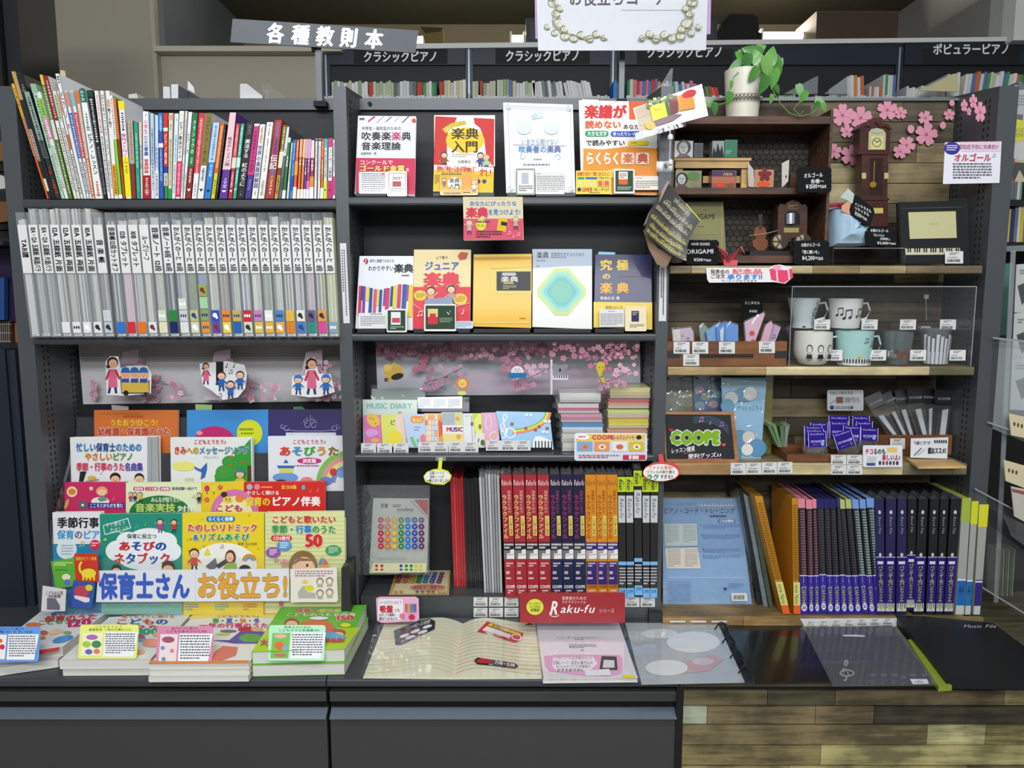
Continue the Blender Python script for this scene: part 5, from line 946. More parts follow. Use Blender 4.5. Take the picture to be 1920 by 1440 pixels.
def d(p):
 p.poly([(1179,190),(1232,191),(1233,225),(1200,224),(1180,224)],'#e4622e');p.poly([(1094,278),(1130,280),(1180,274),(1236,279),(1240,366),(1092,364)],'#eb9636')
 p.text(1096,197,1175,222,'楽譜が','#d8302c',b=.06);p.text(1097,226,1165,241,'読めない','#e06a3a',b=.05);p.text(1168,233,1210,242,'あなたも','#444',b=.02)
 p.rect(1097,245,1141,256,'#2f9a60',5);p.text(1101,246,1138,255,'大きな文字','#f0f8f0',b=.03);p.rect(1145,246,1216,256,'#3a5ac0',5);p.text(1149,247,1212,255,'ゆったりレイアウト','#f0f0fc',b=.03)
 p.text(1098,262,1172,273,'で読みやすい','#4a4a4a',b=.03);p.rect(1177,264,1216,272,'#ecdc30',3);p.fine(1182,266,1210,270,1,'#a89a20',.8)
 p.text(1098,285,1163,309,'らくらく','#fbf8f0',b=.06);p.rect(1165,286,1189,308,'#f2e8dc',3);p.text(1168,288,1187,306,'楽','#e07030',b=.06);p.rect(1192,286,1217,308,'#f0dccc',3);p.text(1195,288,1215,306,'典','#c8502a',b=.06);p.ell(1160,325,24,10,'#f2c070')
book([(1085,188),(1233,191),(1239,366),(1090,362)],P1,.01,'#f0eeea','white and orange easy theory book, rightmost on the middle top shelf',d,gm,coat=.8)
card([(1091,186),(1122,187),(1122,196),(1091,196)],VP(2.15,7,366),.002,'#e8e6e0','white index slip on top of the orange theory book',cat='slip',name='index_slip')
def d(p):p.text(1082,322,1144,330,'楽譜を初めて読むあなたに!','#d05a20',b=.03);p.rect(1083,332,1096,336,'#3a9a60',1);p.rect(1098,332,1120,336,'#3a6ac0',1);p.text(1122,331,1144,336,'で読みやすい','#444');p.text(1085,339,1119,350,'らくらく','#f0e8c0',b=.04);p.rect(1120,338,1131,350,'#e8b070');p.text(1121,339,1130,349,'楽','#d05a30',b=.04);p.rect(1132,338,1143,350,'#e8b070');p.text(1133,339,1142,349,'典','#d05a30',b=.04);p.ell(1086,355,3.5,3.5,'#333');p.text(1091,351,1111,359,'CD付き','#c8402a',b=.04);p.text(1112,352,1143,358,'で楽しく学べます','#444');p.fine(1105,360,1143,362,1,'#665')
card(Q(1080,320,1146,364),P1c,.0008,'#e8d23a','yellow caption card with CD note on the middle top shelf',d)
def d(p):p.rect(1154,320,1187,359,'#21462f');p.rect(1160,322,1177,346,'#e8e6e0');p.rect(1160,336,1177,346,'#e0602a');p.fine(1162,325,1175,335,3,'#c0402a');p.fine(1158,350,1184,357,2,'#b8c8b8')
card(rrect(1151,317,1190,363,2),P1c,.001,'#e2e2de','dark green framed card with orange block on the middle top shelf',d)
def d(p):p.fine(1193,333,1215,335,1,'#a06a4a');p.fine(1192,339,1234,354,4,'#7a7a7a',.4)
card(rrect(1189,330,1237,356,3),VP(2.11,7,356),.0008,'#e8dcd0','cream rounded note card at right end of the middle top shelf',d)
PF=VP(2.088)
def d(p):
 p.rect(869,410,981,450,'#d8566c');p.fine(880,372,972,375,1,'#c0b890',.4);p.text(880,377,969,386,'あなたにぴったりな','#5a86c8',b=.03);p.text(874,389,915,408,'楽典','#d23a50',b=.07);p.text(915,392,976,403,'を見つけよう!','#5a86c8',b=.03)
 p.ell(902,421,10,11,'#dcd840');p.fine(893,414,931,418,1,'#5a2a6a',.9);p.text(893,420,917,426,'プレゼント!','#8a6a20',b=.02);p.poly([(935,408),(952,410),(948,435),(931,432)],'#e0b830');p.poly([(940,415),(951,417),(950,424),(939,422)],'#222');p.fine(893,433,942,447,3,'#5a2030',.5)
 p.kid(880,413,26,'#c8a898',hair='#b89a88',armsup=True);p.kid(967,406,24,'#c8a898',hair='#b89a88',armsup=True);p.note(953,434,5,'#f4d0d4',True);p.note(962,440,5,'#f4d0d4');p.note(970,437,5,'#f4d0d4',True)
card([(868,369),(980,369),(982,450),(870,451)],PF,.001,'#d8cca6','cream and pink sign hanging under the middle top shelf',d,'sign','shelf_sign')
P2=VP(2.125,7,620);P2c=VP(2.11,7,621)
def d(p):
 p.ell(686,490,4.5,5.5,'#c02a3a');p.note(684,486,7,'#fff');p.text(693,486,739,492,'音符と鍵盤でおぼえる','#444');p.text(690,498,738,508,'わかりやすい','#3a3a3c',b=.012,shear=.1);p.text(739,495,775,511,'楽典','#222',b=.05);p.fine(753,515,772,520,1,'#555')
 def st(x0,x1,y0,y1,c,k=2.5):p.poly([(x0,y0),(x1,y0),(x1-k,y1),(x0-k,y1)],c)
 for x0,x1,y0,y1,c in((673,679,536,593,'#d0384c'),(678,682,536,563,'#2f4a9a'),(681,686,537,588,'#7a3aa0'),(688,694,538,564,'#dcd83a'),(693,699,540,586,'#2a559a'),(701,707,542,586,'#e05a70'),(708,712,543,573,'#d8d83a'),(712,717,543,585,'#2a559a'),(720,724,541,573,'#8a4ab0'),(724,731,540,580,'#d8405a'),(733,738,537,574,'#2a559a'),(738,744,535,578,'#dcd83a'),(746,753,533,577,'#d8405a'),(755,763,533,584,'#2a559a'),(763,767,534,564,'#9a4ab0'),(767,775,534,594,'#e8c830')):st(x0,x1,y0,y1,c)
book([(674,480),(776,480),(774,619),(666,616)],P2,.014,'#e4e6ec','white theory book with coloured key stripes, second middle shelf',d,gm)
def d(p):p.fine(695,588,722,591,1,'#777');p.fine(676,593,722,612,6,'#777',.4)
card(rrect(672,587,728,616,2),P2c,.0008,'#e0e0e0','white note card over the key stripe book',d)
def d(p):p.rect(727,582,760,620,'#1f3f2c');p.rect(733,585,751,609,'#e6e4e4');p.rect(735,596,750,605,'#c8485a');p.fine(732,612,757,618,2,'#b8c8b8')
card(rrect(725,579,763,623,2),VP(2.1,7,623),.001,'#dfe0da','dark green card with tiny striped cover, left on the second middle shelf',d)
def d(p):
 p.poly([(775,538),(882,538),(881,618),(774,616)],'#dc3c4a');p.poly([(774,616),(881,618),(881,622),(774,620)],'#3a4aa0');p.text(817,480,840,486,'山下薫子','#6a5a4a');p.poly([(858,480),(864,472),(878,474),(874,486),(862,488)],'#c05a3a')
 p.text(796,490,861,507,'ジュニア','#4a62c8',b=.05);p.text(794,511,862,538,'楽典','#dc3c4a',b=.07);p.ell(788,554,12,10,'#e8c83a');p.ell(863,561,13,11,'#e8c83a');p.fine(780,550,797,559,3,'#a0602a',.5);p.fine(854,556,872,567,3,'#a0602a',.5);p.kid(808,538,38,'#d8a080',hair='#4a342a',armsup=True);p.kid(846,535,36,'#c09a90',hair='#3a2c2a');p.poly([(796,562),(846,556),(850,570),(797,570)],'#8a9ab8');p.note(784,584,8,'#f8e8e8',True);p.note(867,580,8,'#f8e8e8');p.line([(775,570),(800,588),(880,568)],1.5,'#e8a0a8')
book([(776,468),(883,468),(881,621),(774,618)],VP(2.118,7,620),.018,'#e3cf95','cream and red junior theory book on the second middle shelf',d,gm)
def d(p):p.rect(798,573,853,617,'#1f4028');p.rect(802,579,821,608,'#e0c88a');p.rect(802,594,821,608,'#c8303a');p.rect(806,588,817,596,'#c8303a');p.fine(824,596,848,606,3,'#a8b8a8',.4);p.line([(838,585),(842,590)],1.2,'#eee');p.line([(845,582),(842,588)],.8,'#aac')
card(rrect(795,570,855,621,2),VP(2.1,7,622),.001,'#e2e0d8','wide dark green card in front of the junior theory book',d)
def d(p):p.fine(858,604,884,614,4,'#88a',.4)
card(rrect(853,602,887,616,3),P2c,.0008,'#c8d6e8','pale blue note card beside the wide dark green card',d)
def d(p):
 p.line([(889,484),(996,482)],2,'#c8962a');p.line([(889,487),(996,485)],.8,'#a87a20');p.poly([(918,502),(997,498),(997,552),(920,552)],'#e3cd6a');p.poly([(920,503),(997,500),(997,501),(920,505)],'#c8a840');p.rect(931,509,995,545,'#1a1612');p.rect(941,511,968,517,'#bbb',3);p.text(939,518,972,529,'楽典','#e8e6e0',b=.02);p.fine(944,529,966,533,1,'#d8b83a',.9);p.fine(943,535,968,543,3,'#aaa',.5);p.rect(887,604,996,606.5,'#e8d070');p.fine(974,596,988,599,1,'#8a6a10')
book([(888,477),(997,476),(996,615),(886,612)],P2,.018,'#ecb81a','yellow boxed theory book with a black panel, second middle shelf',d,gm,coat=.9)
def d(p):
 p.poly([(998,467),(1110,467),(1110,498),(1060,499),(1000,503)],'#b6c2d2');p.text(1006,472,1029,485,'楽典','#333',b=.012);p.text(1033,473,1096,481,'音楽家を志す人のための','#556');p.fine(1033,482,1069,485,1,'#667');p.fine(1006,488,1043,491,1,'#667');p.fine(1006,498,1014,501,1,'#667')
 def dia(r,c):p.poly([(1053+r*a,547+r*b_*1.0)for a,b_ in((-.25,-.88),(.25,-.88),(.92,-.12),(.92,.12),(.25,.88),(-.25,.88),(-.92,.12),(-.92,-.12))],c)
 dia(50,'#cfe296');dia(43,'#a9dcc4');dia(36,'#8ecfca');dia(30,'#7cc0c0');p.ell(1053,547,20,20,'#86c8b4')
book([(999,467),(1110,467),(1110,617),(998,613)],P2,.016,'#ecece6','white theory book with mint diamond, second middle shelf',d,gm,coat=.9)
def d(p):
 p.poly([(1113,566),(1223,567),(1223,618),(1113,614)],'#ecd05a');p.text(1125,487,1148,507,'究','#e8c860',b=.05);p.text(1156,487,1179,507,'極','#e8c860',b=.05);p.text(1129,512,1145,524,'の','#eccc6a',b=.05);p.text(1125,530,1148,550,'楽','#f0b848',b=.05);p.text(1156,530,1179,550,'典','#f0b848',b=.05);p.line([(1160,518),(1212,518)],1,'#a04a5a');p.text(1125,556,1162,562,'青島広志 著','#eee',b=.02);p.text(1135,573,1168,580,'楽譜はなにを','#a07a30')
book([(1116,477),(1222,478),(1223,618),(1113,614)],P2,.02,'#2b2a5c','dark indigo theory book with gold characters, second middle shelf',d,gm,coat=.7)
card([(1122,472),(1153,473),(1154,480),(1122,479)],VP(2.15,7,620),.0006,'#8fc4de','pale blue slip on top of the dark indigo book',cat='slip',name='index_slip')
def d(p):p.fine(1140,583,1160,585,1,'#777');p.fine(1126,588,1168,611,8,'#777',.4)
card(Q(1124,580,1171,613),P2c,.0008,'#dedcdc','grey text card over the indigo book',d)
def d(p):p.rect(1184,583,1198,603,'#2a2a5a');p.fine(1186,585,1196,592,2,'#c8b870');p.fine(1181,608,1208,615,3,'#666',.5)
card(rrect(1172,574,1212,621,2),VP(2.1,7,621),.001,'#ead9b2','cream card with tiny indigo cover at right of the second middle shelf',d)
for x0,x1 in((670,722),(776,796),(860,880),(888,994),(1001,1108),(1116,1170)):MB().slab(Q(x0,617,x1,624),VP(2.104),.02,mat('#2c2e31',.35)).build('stand_foot',bayM)
for x0,x1 in((667,724),(812,824),(897,926),(951,968),(1005,1078)):MB().slab(Q(x0,361,x1,368),VP(2.114),.012,mat('#2c2e31',.35)).build('stand_foot',bayM)
for a,b_,y0,y1,Y,lab in((638,645,456,606,2.0995,'left'),(1238,1246,490,602,2.0995,'right')):
 pl=VP(Y);o=MB().slab([(a-1,y0),(b_+4,y0),(b_+11 if lab=='left' else b_+3,y1),(a+6 if lab=='left' else a-3,y1)],pl,.0006,mat('#dcdcde',.6)).build('notice_strip',None,'narrow white strip of vertical writing on the %s upright of the middle bay'%lab,'sign')
 p=Pr(pl);k=6 if lab=='left' else-1
 for j,f in enumerate((.55,.95)):
  for n_ in range(int(22*(f+.2))):y=y0+12+n_*(y1-y0-20)/26;xx=a+1.5+j*4+k*(y-y0)/(y1-y0);p.rect(xx,y,xx+2,y+2.6,'#44444a')
 p.build(o,'strip_print')
t=thing('sakura_poster','cherry blossom poster strip with small animal pictures behind the notebooks','poster',W(950,741,YB-.003))
pl=VP(YB-.002);MB().slab([(704,641),(1200,640),(1201,739),(708,742)],pl,.0012,mat('#d0d0da',.6)).build('sheet',t);p=Pr(pl)
p.poly([(705,642),(1200,641),(1200,668),(706,670)],'#c9aab6');p.poly([(860,700),(1000,690),(1180,690),(1180,738),(860,738)],'#d6c6d4')
for x0 in(706,869,1034):
 w_=164;sakura(p,x0,643,x0+w_,672,x0,70,('#c48a9c','#b87a8e','#d0a0b0'));sakura(p,x0+70,670,x0+110,694,x0+3,16,('#cc7890','#c88a9c'));sakura(p,x0+90,708,x0+140,728,x0+5,16,('#d4a0b6','#c890a8'));sakura(p,x0+118,684,x0+162,705,x0+6,10,('#dcb0c4',));p.line([(x0+90,718),(x0+125,708),(x0+160,690)],1.1,'#7a5a64');p.line([(x0+70,662),(x0+82,650)],1,'#5a4048')
p.poly([(1032,674),(1036,674),(1036,740),(1032,740)],'#d8c8d8')
p.poly([(718,694),(738,680),(752,686),(758,700),(745,712),(726,716)],'#b89a4a');p.ell(745,706,12,6,'#2a2622',rot=-15);p.ell(727,690,8,7,'#c8aa58');p.ell(724,712,4,4,'#5a4a3a')
p.ell(867,719,13,12,'#d8825a');p.ell(867,719,8,8,'#e0d070');p.face(867,718,7);p.ell(866,737,8,4,'#cfe07a')
p.ell(970,698,12,12,'#dcdce2');p.rect(954,699,987,709,'#2f70a8');p.face(970,692,9)
p.ell(1050,692,9,8,'#8a8a92');p.ell(1040,687,5,5,'#8a8a92');p.ell(1060,687,5,5,'#8a8a92');p.ell(1050,694,2,3,'#222');p.rect(1036,704,1065,712,'#dcdce0');
for k in range(6):p.rect(1039+k*4.4,704,1041+k*4.4,709,'#333')
p.poly([(1120,680),(1128,678),(1134,682),(1133,692),(1128,700),(1136,718),(1130,718),(1121,700),(1118,690)],'#c8b83a');p.line([(1122,680),(1121,674)],1,'#3a2a1a');p.line([(1130,680),(1131,674)],1,'#3a2a1a');p.ell(1124,689,1,1,'#222',8);p.ell(1130,689,1,1,'#222',8);p.ell(1128,706,2,2,'#8a5a2a')
p.build(t,'poster_print',.6)
P3=VP(2.15,12,850)
def lf(q_,Yb,colr,label,draw=None,tilt=12,coat=.3,th=.002):return card(q_,VP(Yb,tilt,848),th,colr,label,draw,'notebook','small_notebook','small notebooks on the third middle shelf',coat=coat,rough=.3)
t_=MB().slab([(697,729),(797,727),(796,770),(696,770)],VP(2.235,8,848),.003,mat('#a8b4b0',.5)).build('zip_pouch',None,'grey green pouch in wrinkled clear wrap behind the music diary','pouch')
o=MB().slab([(695,722),(800,722),(798,772),(695,772)],VP(2.228,8,848),.001,SLEEVE).build('wrap',t_)
def d(p):p.text(687,756,773,766,'MUSIC DIARY','#8cbcb8',b=.05)
lf([(680,749),(782,750),(783,838),(681,840)],2.185,'#cfdcd2','pale green music diary, back left of the small notebooks',d)
def d(p):[p.fine(786+k*27,749,808+k*27,765,5,'#9aa0a8',.5)for k in range(3)]
lf([(783,745),(867,743),(867,766),(783,766)],2.2,'#d8dbe0','silvery strip of three labels behind the middle notebooks',d,coat=.9)
lf([(868,745),(880,744),(880,772),(790,772),(790,765),(868,765)],2.203,'#4a4e58','dark grey card behind the silvery label strip')
def d(p):p.ell(700,788,11,14,'#e8c050',rot=-40);[p.ell(x,y,1.6,1.6,'#c06a3a',8)for x,y in((694,784),(700,786),(704,794),(708,799))];p.ell(697,812,12,8,'#dca0d8');p.fine(698,816,710,819,1,'#a86ac0');p.ell(703,826,8,4,'#e8b060')
lf([(681,779),(714,778),(716,838),(685,838)],2.168,'#dc6aa8','pink notebook with a spotted giraffe, leftmost small notebook',d)
def d(p):p.text(731,787,741,797,'ピ','#4a6a60',b=.03);p.ell(740,822,14,16,'#eadb3c')
lf([(714,778),(741,777),(744,838),(717,838)],2.170,'#d6dc58','yellow green notebook second from left',d)
def d(p):p.ring(750,776,4,4,1.2,'#7a5a50',12,180,330)
lf([(739,776),(760,776),(763,842),(743,842)],2.172,'#e8ccb8','peach notebook third from left',d)
def d(p):p.rect(770,780,795,793,'#ea9a3a',5);p.text(773,783,793,791,'らっこ','#fff0d8',b=.03);p.poly([(768,820),(774,818),(782,838),(776,838)],'#7ac08a');p.poly([(780,824),(786,822),(785,838)],'#7ac08a');p.ell(793,822,5,8,'#e87a9a');p.fine(776,800,788,810,2,'#88a0c0',.4)
lf([(757,777),(796,776),(799,846),(766,847)],2.160,'#b6cbe6','light blue notebook with orange oval title',d)
def d(p):
 r_=random.Random(8)
 for i_ in range(4):
  for j in range(6):p.rect(797+i_*6,778+j*10,802.5+i_*6,787+j*10,r_.choice(['#f0b070','#f4d8b0','#f08a5a','#c8d8ec','#f2e0c8']))
lf([(795,775),(821,775),(824,842),(798,842)],2.166,'#f0c090','orange patchwork notebook left of the white MUSIC one',d)
def d(p):p.ell(826,800,6,20,'#e0603c',rot=10);p.ell(828,785,4,6,'#e8b83a')
lf([(819,775),(834,774),(836,842),(822,842)],2.170,'#eaa04a','narrow orange red notebook touching the white MUSIC one',d)
def d(p):
 p.rect(829,774,853,797,'#b0b8c4');p.rect(853,774,867,797,'#d8dc8a');p.text(837,801,868,809,'MUSIC','#c83a4a',b=.06,cols=['#c83a4a','#2a4aa0','#3a3a8a','#c83a4a','#8a2a3a']);p.rect(831,813,868,827,'#eadc8a');p.ell(860,819,5,5,'#e8a83a');p.ell(858,785,4,4,'#e0b040')
lf([(828,773),(867,773),(870,846),(832,846)],2.158,'#e8e4dc','white MUSIC notebook in the middle of the small notebooks',d,coat=.7)
def d(p):p.line([(872,780),(884,780),(886,838)],1,'#7a8a9a');p.ell(885,795,3,4,'#8a6a4a')
lf([(866,775),(888,775),(892,842),(870,842)],2.164,'#dfe0e2','white notebook with grey frame right of the MUSIC one',d)
def d(p):p.poly([(886,776),(897,776),(890,786),(887,790)],'#c8e040');p.rect(891,812,908,843,'#e4e4da');p.ell(900,800,3,5,'#7a7a4a');p.ell(905,830,4,6,'#4a6a3a');p.line([(898,822),(895,836)],2,'#555')
lf([(886,775),(903,775),(910,846),(896,846)],2.160,'#e0e44a','lime yellow notebook in the middle right',d)
def d(p):p.ring(916,793,6,14,1.4,'#f2e2ea',18,0,360);p.ring(926,818,9,9,1.6,'#f4e6ee',18,0,300);p.line([(905,836),(916,820),(932,810)],2,'#eac84a')
lf([(902,774),(933,773),(938,840),(908,840)],2.160,'#dca0c0','mauve pink notebook left of the blue rainbow one',d)
def d(p):
 for k,c in enumerate(['#e87a6a','#f0a83a','#e8e04a','#7ac05a']):p.ring(952+6,772,76-k*3,42-k*2.4,3,c,24,2,88)
 p.clef(945,776,46,'#f6f8fa',2.2);p.ring(957,812,10,10,2,'#f8f8fa');p.poly([(1000,825),(1004,818),(1014,818),(1036,827),(1037,843),(998,845)],'#eef0f2');[p.rect(1003+k*6,827,1005.5+k*6,840,'#333')for k in range(6)]
 for x,y in((986,803),(1004,806),(1011,800),(1026,803),(960,795)):p.ell(x,y,3.2,3,'#a8563a')
 for x,y in((991,778),(1026,790),(1022,810)):p.ell(x,y,7,3,'#e8f0f8');p.note(x,y-4,5,'#345')
lf([(930,771),(1030,773),(1038,843),(944,845)],2.150,'#8fc0e6','wide light blue notebook with rainbow and treble clef',d)
t=thing('leaflet_stand','black wire stand under the small notebooks on the third middle shelf','stand',W(860,852,2.17));MB().box((xat(680,850,2.15),2.145,ZM3+.0005),(xat(1035,850,2.15),2.149,ZM3+.010),BLACK).box((xat(690,850,2.15),2.149,ZM3+.0005),(xat(1030,850,2.15),2.24,ZM3+.004),BLACK).build('tray',t)
PT=VP(2.128,6,851)
for i,x in enumerate((677,707,738,784,812,841,869,911,939,967)):y=831-(i>2)*2-(i>6)*3;ptag(x,y,x+28,y+19,PT,'barcode price ticket in the row before the small notebooks','price tickets on the third middle shelf')
def bundle(x0,x1,y0,y1,cols,label,Y=2.14,dep=.12):
 pl=VP(Y);c=[pl.un(x,y)for x,y in Q(x0,y0,x1,y1)];r=thing('notebook_bundle',label,'notebook bundle',(c[2]+c[3])/2+V3((0,dep/2,0)),'shrink wrapped notebook bundles')
 n=7
 for k in range(n):
  z1=c[0].z+(c[3].z-c[0].z)*k/n;z0=c[0].z+(c[3].z-c[0].z)*(k+.86)/n;j=random.uniform(-.0015,.0015)
  MB().box((c[0].x+j,Y+abs(j),z0),(c[1].x+j,Y+dep,z1),mat(cols[min(k*len(cols)//n,len(cols)-1)],.5,noise=.03)).build('notebook',r)
 w_=.004;m=MB();m.prism([(c[0].x-w_*1.2,Y-.003,c[0].z+.001),(c[1].x+w_*1.2,Y-.003,c[1].z+.001),(c[2].x+w_,Y-.003,c[2].z+.0003),(c[3].x-w_,Y-.003,c[3].z+.0003)],(0,dep+.004,0),SLEEVE)
 for s_,cx in((-1,c[0]),(1,c[1])):m.prism([cx+V3((s_*.003,-.002,-.003)),cx+V3((s_*.014,0,.002)),cx+V3((s_*.017,.01,-.012)),cx+V3((s_*.003,0,-.016))],(0,.02,0),SLEEVE)
 m.build('shrink_wrap',r)
for i,(x0,x1,y0,y1,cc)in enumerate([(1050,1127,737,755,['#e8e8e0','#d8d8d0','#b8bab4']),(1047,1123,757,775,['#e0d8dc','#c86a8a','#c8c0b8']),(1052,1129,776,792,['#d8a0b8','#cf7a9a','#c0b8b4']),(1055,1131,793,812,['#5a98c8','#d8e4ec','#c8c8c4']),(1054,1131,813,829,['#dcd8cc','#c8c4b8']),(1055,1133,830,846,['#dcdcd0','#c8c8c0'])]):bundle(x0,x1,y0,y1,cc,'wrapped notebook bundle, %s of the left stack'%['topmost','second from top','third from top','fourth from top','fifth from top','lowest'][i])
for i,(x0,x1,y0,y1,cc)in enumerate([(1144,1219,727,747,['#e2d8a0','#d0c088','#b8b4a4']),(1141,1217,748,766,['#c86a60','#d8a090','#c8c0ac']),(1140,1217,768,784,['#d8dc80','#c8c8a0','#d8b8a8']),(1141,1216,785,803,['#e0cc40','#e8d850','#c8c4a8']),(1139,1214,804,822,['#d89a7a','#a8a0c0','#c8c0b0']),(1139,1215,823,846,['#d8d8cc','#c8c8c0'])]):bundle(x0,x1,y0,y1,cc,'wrapped notebook bundle, %s of the right stack'%['topmost','second from top','third from top','fourth from top','fifth from top','lowest'][i])
def d(p):
 p.poly(rrect(1079,814,1211,863,4),'#d6dce8');p.poly([(1080,818),(1100,814),(1210,814),(1210,826),(1080,828)],'#eec96a');p.ell(1092,819,13,5,'#fff');p.fine(1084,817,1101,821,1,'#d04a7a',.9);p.text(1110,816,1152,824,'COOPE','#e0503a',b=.06,halo='#fff',hr=.06);p.text(1143,816,1190,824,'のレッスンノート','#c8405a',b=.04,halo='#fff',hr=.06);p.ell(1198,820,5,4,'#2a2a2c')
 for x,c,e in((1082,'#7ab0d8','#e88a4a'),(1114,'#ea9a60','#f2e4d4'),(1147,'#e8e8ea','#e0704a'),(1179,'#dcc040','#f0ece4')):p.rect(x,828,x+29,846,c,2);p.ell(x+15,838,7,5,e);p.ell(x+15,838,3,2.4,'#c8703a')
 p.fine(1085,853,1162,860,2,'#c8405a',.5);p.rect(1168,853,1210,862,'#cf2f4c',1);p.text(1179,854,1198,861,'¥100','#fff',b=.05)
card(rrect(1077,812,1213,864,5),VP(2.09),.0015,'#eef0f4','white rounded notebook sign with four small pictures on shelf edge',d,'sign','shelf_sign')
def d(p):p.ell(820,894,24,12,'#f2f2ea',24);p.text(805,883,834,890,'五線ノートと','#6a4a6a',b=.02);p.text(806,891,832,897,'楽典ノートが','#6a4a6a',b=.02);p.text(799,898,842,904,'一緒になりました!!','#444',b=.02)
card([(794,893),(800,885),(812,880),(821,879),(823,858),(830,858),(828,879),(840,883),(847,892),(843,902),(832,909),(812,908),(797,903)],VP(2.085),.001,'#e6ea3a','yellow speech bubble tag hanging under the third middle shelf',d,'sign','bubble_tag')
card(Q(817,857,836,864),VP(2.0845),.0003,'#c8cccf','piece of clear tape holding the yellow bubble tag',None,'tape','tape',m_=MILKY)
def d(p):p.ell(1239,886,33,16,'#f4f2ec',26);p.text(1215,873,1262,881,'ファイル革命!','#e07a3a',b=.03);p.text(1212,882,1266,888,'リフィルの取り替え','#333',b=.02);p.text(1212,889,1236,900,'ラク','#2f8a4a',b=.05);p.text(1238,890,1262,898,'すぎる!!','#333',b=.02)
card([(1205,887),(1210,876),(1222,869),(1236,866),(1234,852),(1242,851),(1246,866),(1262,868),(1274,876),(1276,888),(1266,898),(1244,903),(1220,900),(1208,895)],VP(2.07),.001,'#dc4a4e','white and red oval tag hanging at the right post of the middle bay',d,'sign','bubble_tag')
def dots(p,x0,y0,dx,dy,rows,r,sk=0,ky=1):
 C7=['#c02c44','#d87838','#dcb83a','#2a8a4c','#2f7cc8','#3450a8','#6a2c6e']
 for j in range(rows):
  for i in range(7):p.ell(x0+i*dx+sk*j,y0+j*dy,r,r*ky,C7[i],12);p.ell(x0+i*dx+sk*j,y0+j*dy,r*.22,r*.3*ky,'#f0e8e4',6)
PB=VP(2.17,5,1075)
def d(p):
 p.poly([(706,936),(803,937),(800,1073),(693,1074)],'#c8ccc2');p.poly([(776,937),(803,937),(802,968)],'#b83a44');p.line([(770,938),(800,970)],1,'#a04a4a');p.text(713,944,728,952,'音盤','#444',b=.02);p.fine(736,946,752,952,2,'#555');p.text(744,952,776,958,'academy','#555',b=.02,shear=.2)
 dots(p,714,975,12.7,12.3,5,5.4);p.fine(706,1046,795,1049,1,'#9a9');p.poly([(700,1056),(800,1056),(799,1073),(694,1074)],'#d8d8b0')
 for x,c in((706,'#c83a30'),(716,'#c83a30'),(752,'#2a50a8'),(762,'#2a8a3c'),(771,'#2a8a3c'),(780,'#dcc83a'),(789,'#dcc83a')):p.ell(x,1061,3,3,c,10);p.ell(x,1068,3,2,c,10)
t=thing('sticker_sheet','bagged sheet of rainbow note stickers standing at left of the bottom middle shelf','stickers',PB.un(745,1075))
MB().slab([(700,934),(804,935),(801,1074),(692,1075)],PB,.0015,mat('#c8ccc2',.5)).build('sheet',t);p=Pr(PB);d(p);p.build(t,'sheet_print',.4)
MB().slab([(674,909),(806,910),(805,1077),(678,1078)],Pl(PB.p+V3((0,-.004,0)),PB.n),.0004,film(gloss=.16,haze=.05,rough=.08,bump=.8,scale=16)).build('clear_bag',t)
ptag(723,1059,750,1075,Pl(PB.p+V3((0,-.0055,0)),PB.n),'barcode ticket stuck on the sticker sheet bag',None)
hp=HP(ZM4+.0015)
def d(p):
 p.poly([(752,1067),(843,1067),(838,1113),(735,1114)],'#e0d0a4');C7=0;dots(p,752,1075,12.8,5,4,5,-2,.5);p.ring(802,1101,33,5,1.4,'#c05a50',24);p.text(774,1098,832,1103,'発表記念も豊富です','#c8303c',b=.03)
 for x,c in((742,'#d8883a'),(752,'#d8883a'),(782,'#4a6ab0'),(792,'#4a6ab0'),(803,'#3a8a4a'),(812,'#3a8a4a'),(824,'#e0b03a'),(833,'#e0b03a')):p.ell(x,1109,3.4,1.8,c,10)
card([(744,1064),(845,1065),(842,1115),(729,1115)],hp,.001,'#c8a86a','flat sheet of rainbow stickers lying on the bottom middle shelf',d,'stickers','sticker_sheet',coat=.5)
def thin(xt,xb,w0,w1,yt,colr,label,gp,Y=2.12,py0=None,m_=None,dep=.165):
 pl=VP(Y);z0=ZM4+.0005;by=py0 or pxy((0,Y,z0))[1];c=[pl.un(xt,yt),pl.un(xt+w0,yt),pl.un(xb+w1,by),pl.un(xb,by)]
 MB().prism(c,(0,dep,0),m_ or mat(colr,.35,noise=.02,coat=.3)).build('file_folder',None,label,'folder',gp)
for k in range(5):thin(844+k*4.9,851.5+k*4.7,4.2,4.1,896+random.uniform(-2,2),'#b02028' if k!=1 else '#c43a3c','thin red folder left of the black folders on the bottom middle shelf','thin red folders',2.17)
for k in range(8):thin(868.5+k*3.7,875+k*3.9,3,3.1,896+random.uniform(-2,2),'#141416' if k%2 else '#1f1f23','thin black folder between the red and clear folders','thin black folders',2.16)
GC=mat('#9a9d9f',.4,noise=.1,scale=90)
for k in range(7):thin(898+k*5.6,908+k*5.0,4.4,3.9,893+random.uniform(-5,4),'#a8abad','clear grey plastic folder with white edges left of the red named files','clear grey folders',2.125,None,GC if k%3 else mat('#c0c2c2',.4))
m=MB()
for k in range(5):x=899+k*9;pl=VP(2.13);m.slab([(x,897),(x-2,884-random.uniform(0,6)),(x+8,880),(x+12,896)],pl,.01,SLEEVE)
m.build('loose_wrap',None,'crumpled clear wrap tops above the grey plastic folders','wrap',None,'stuff')
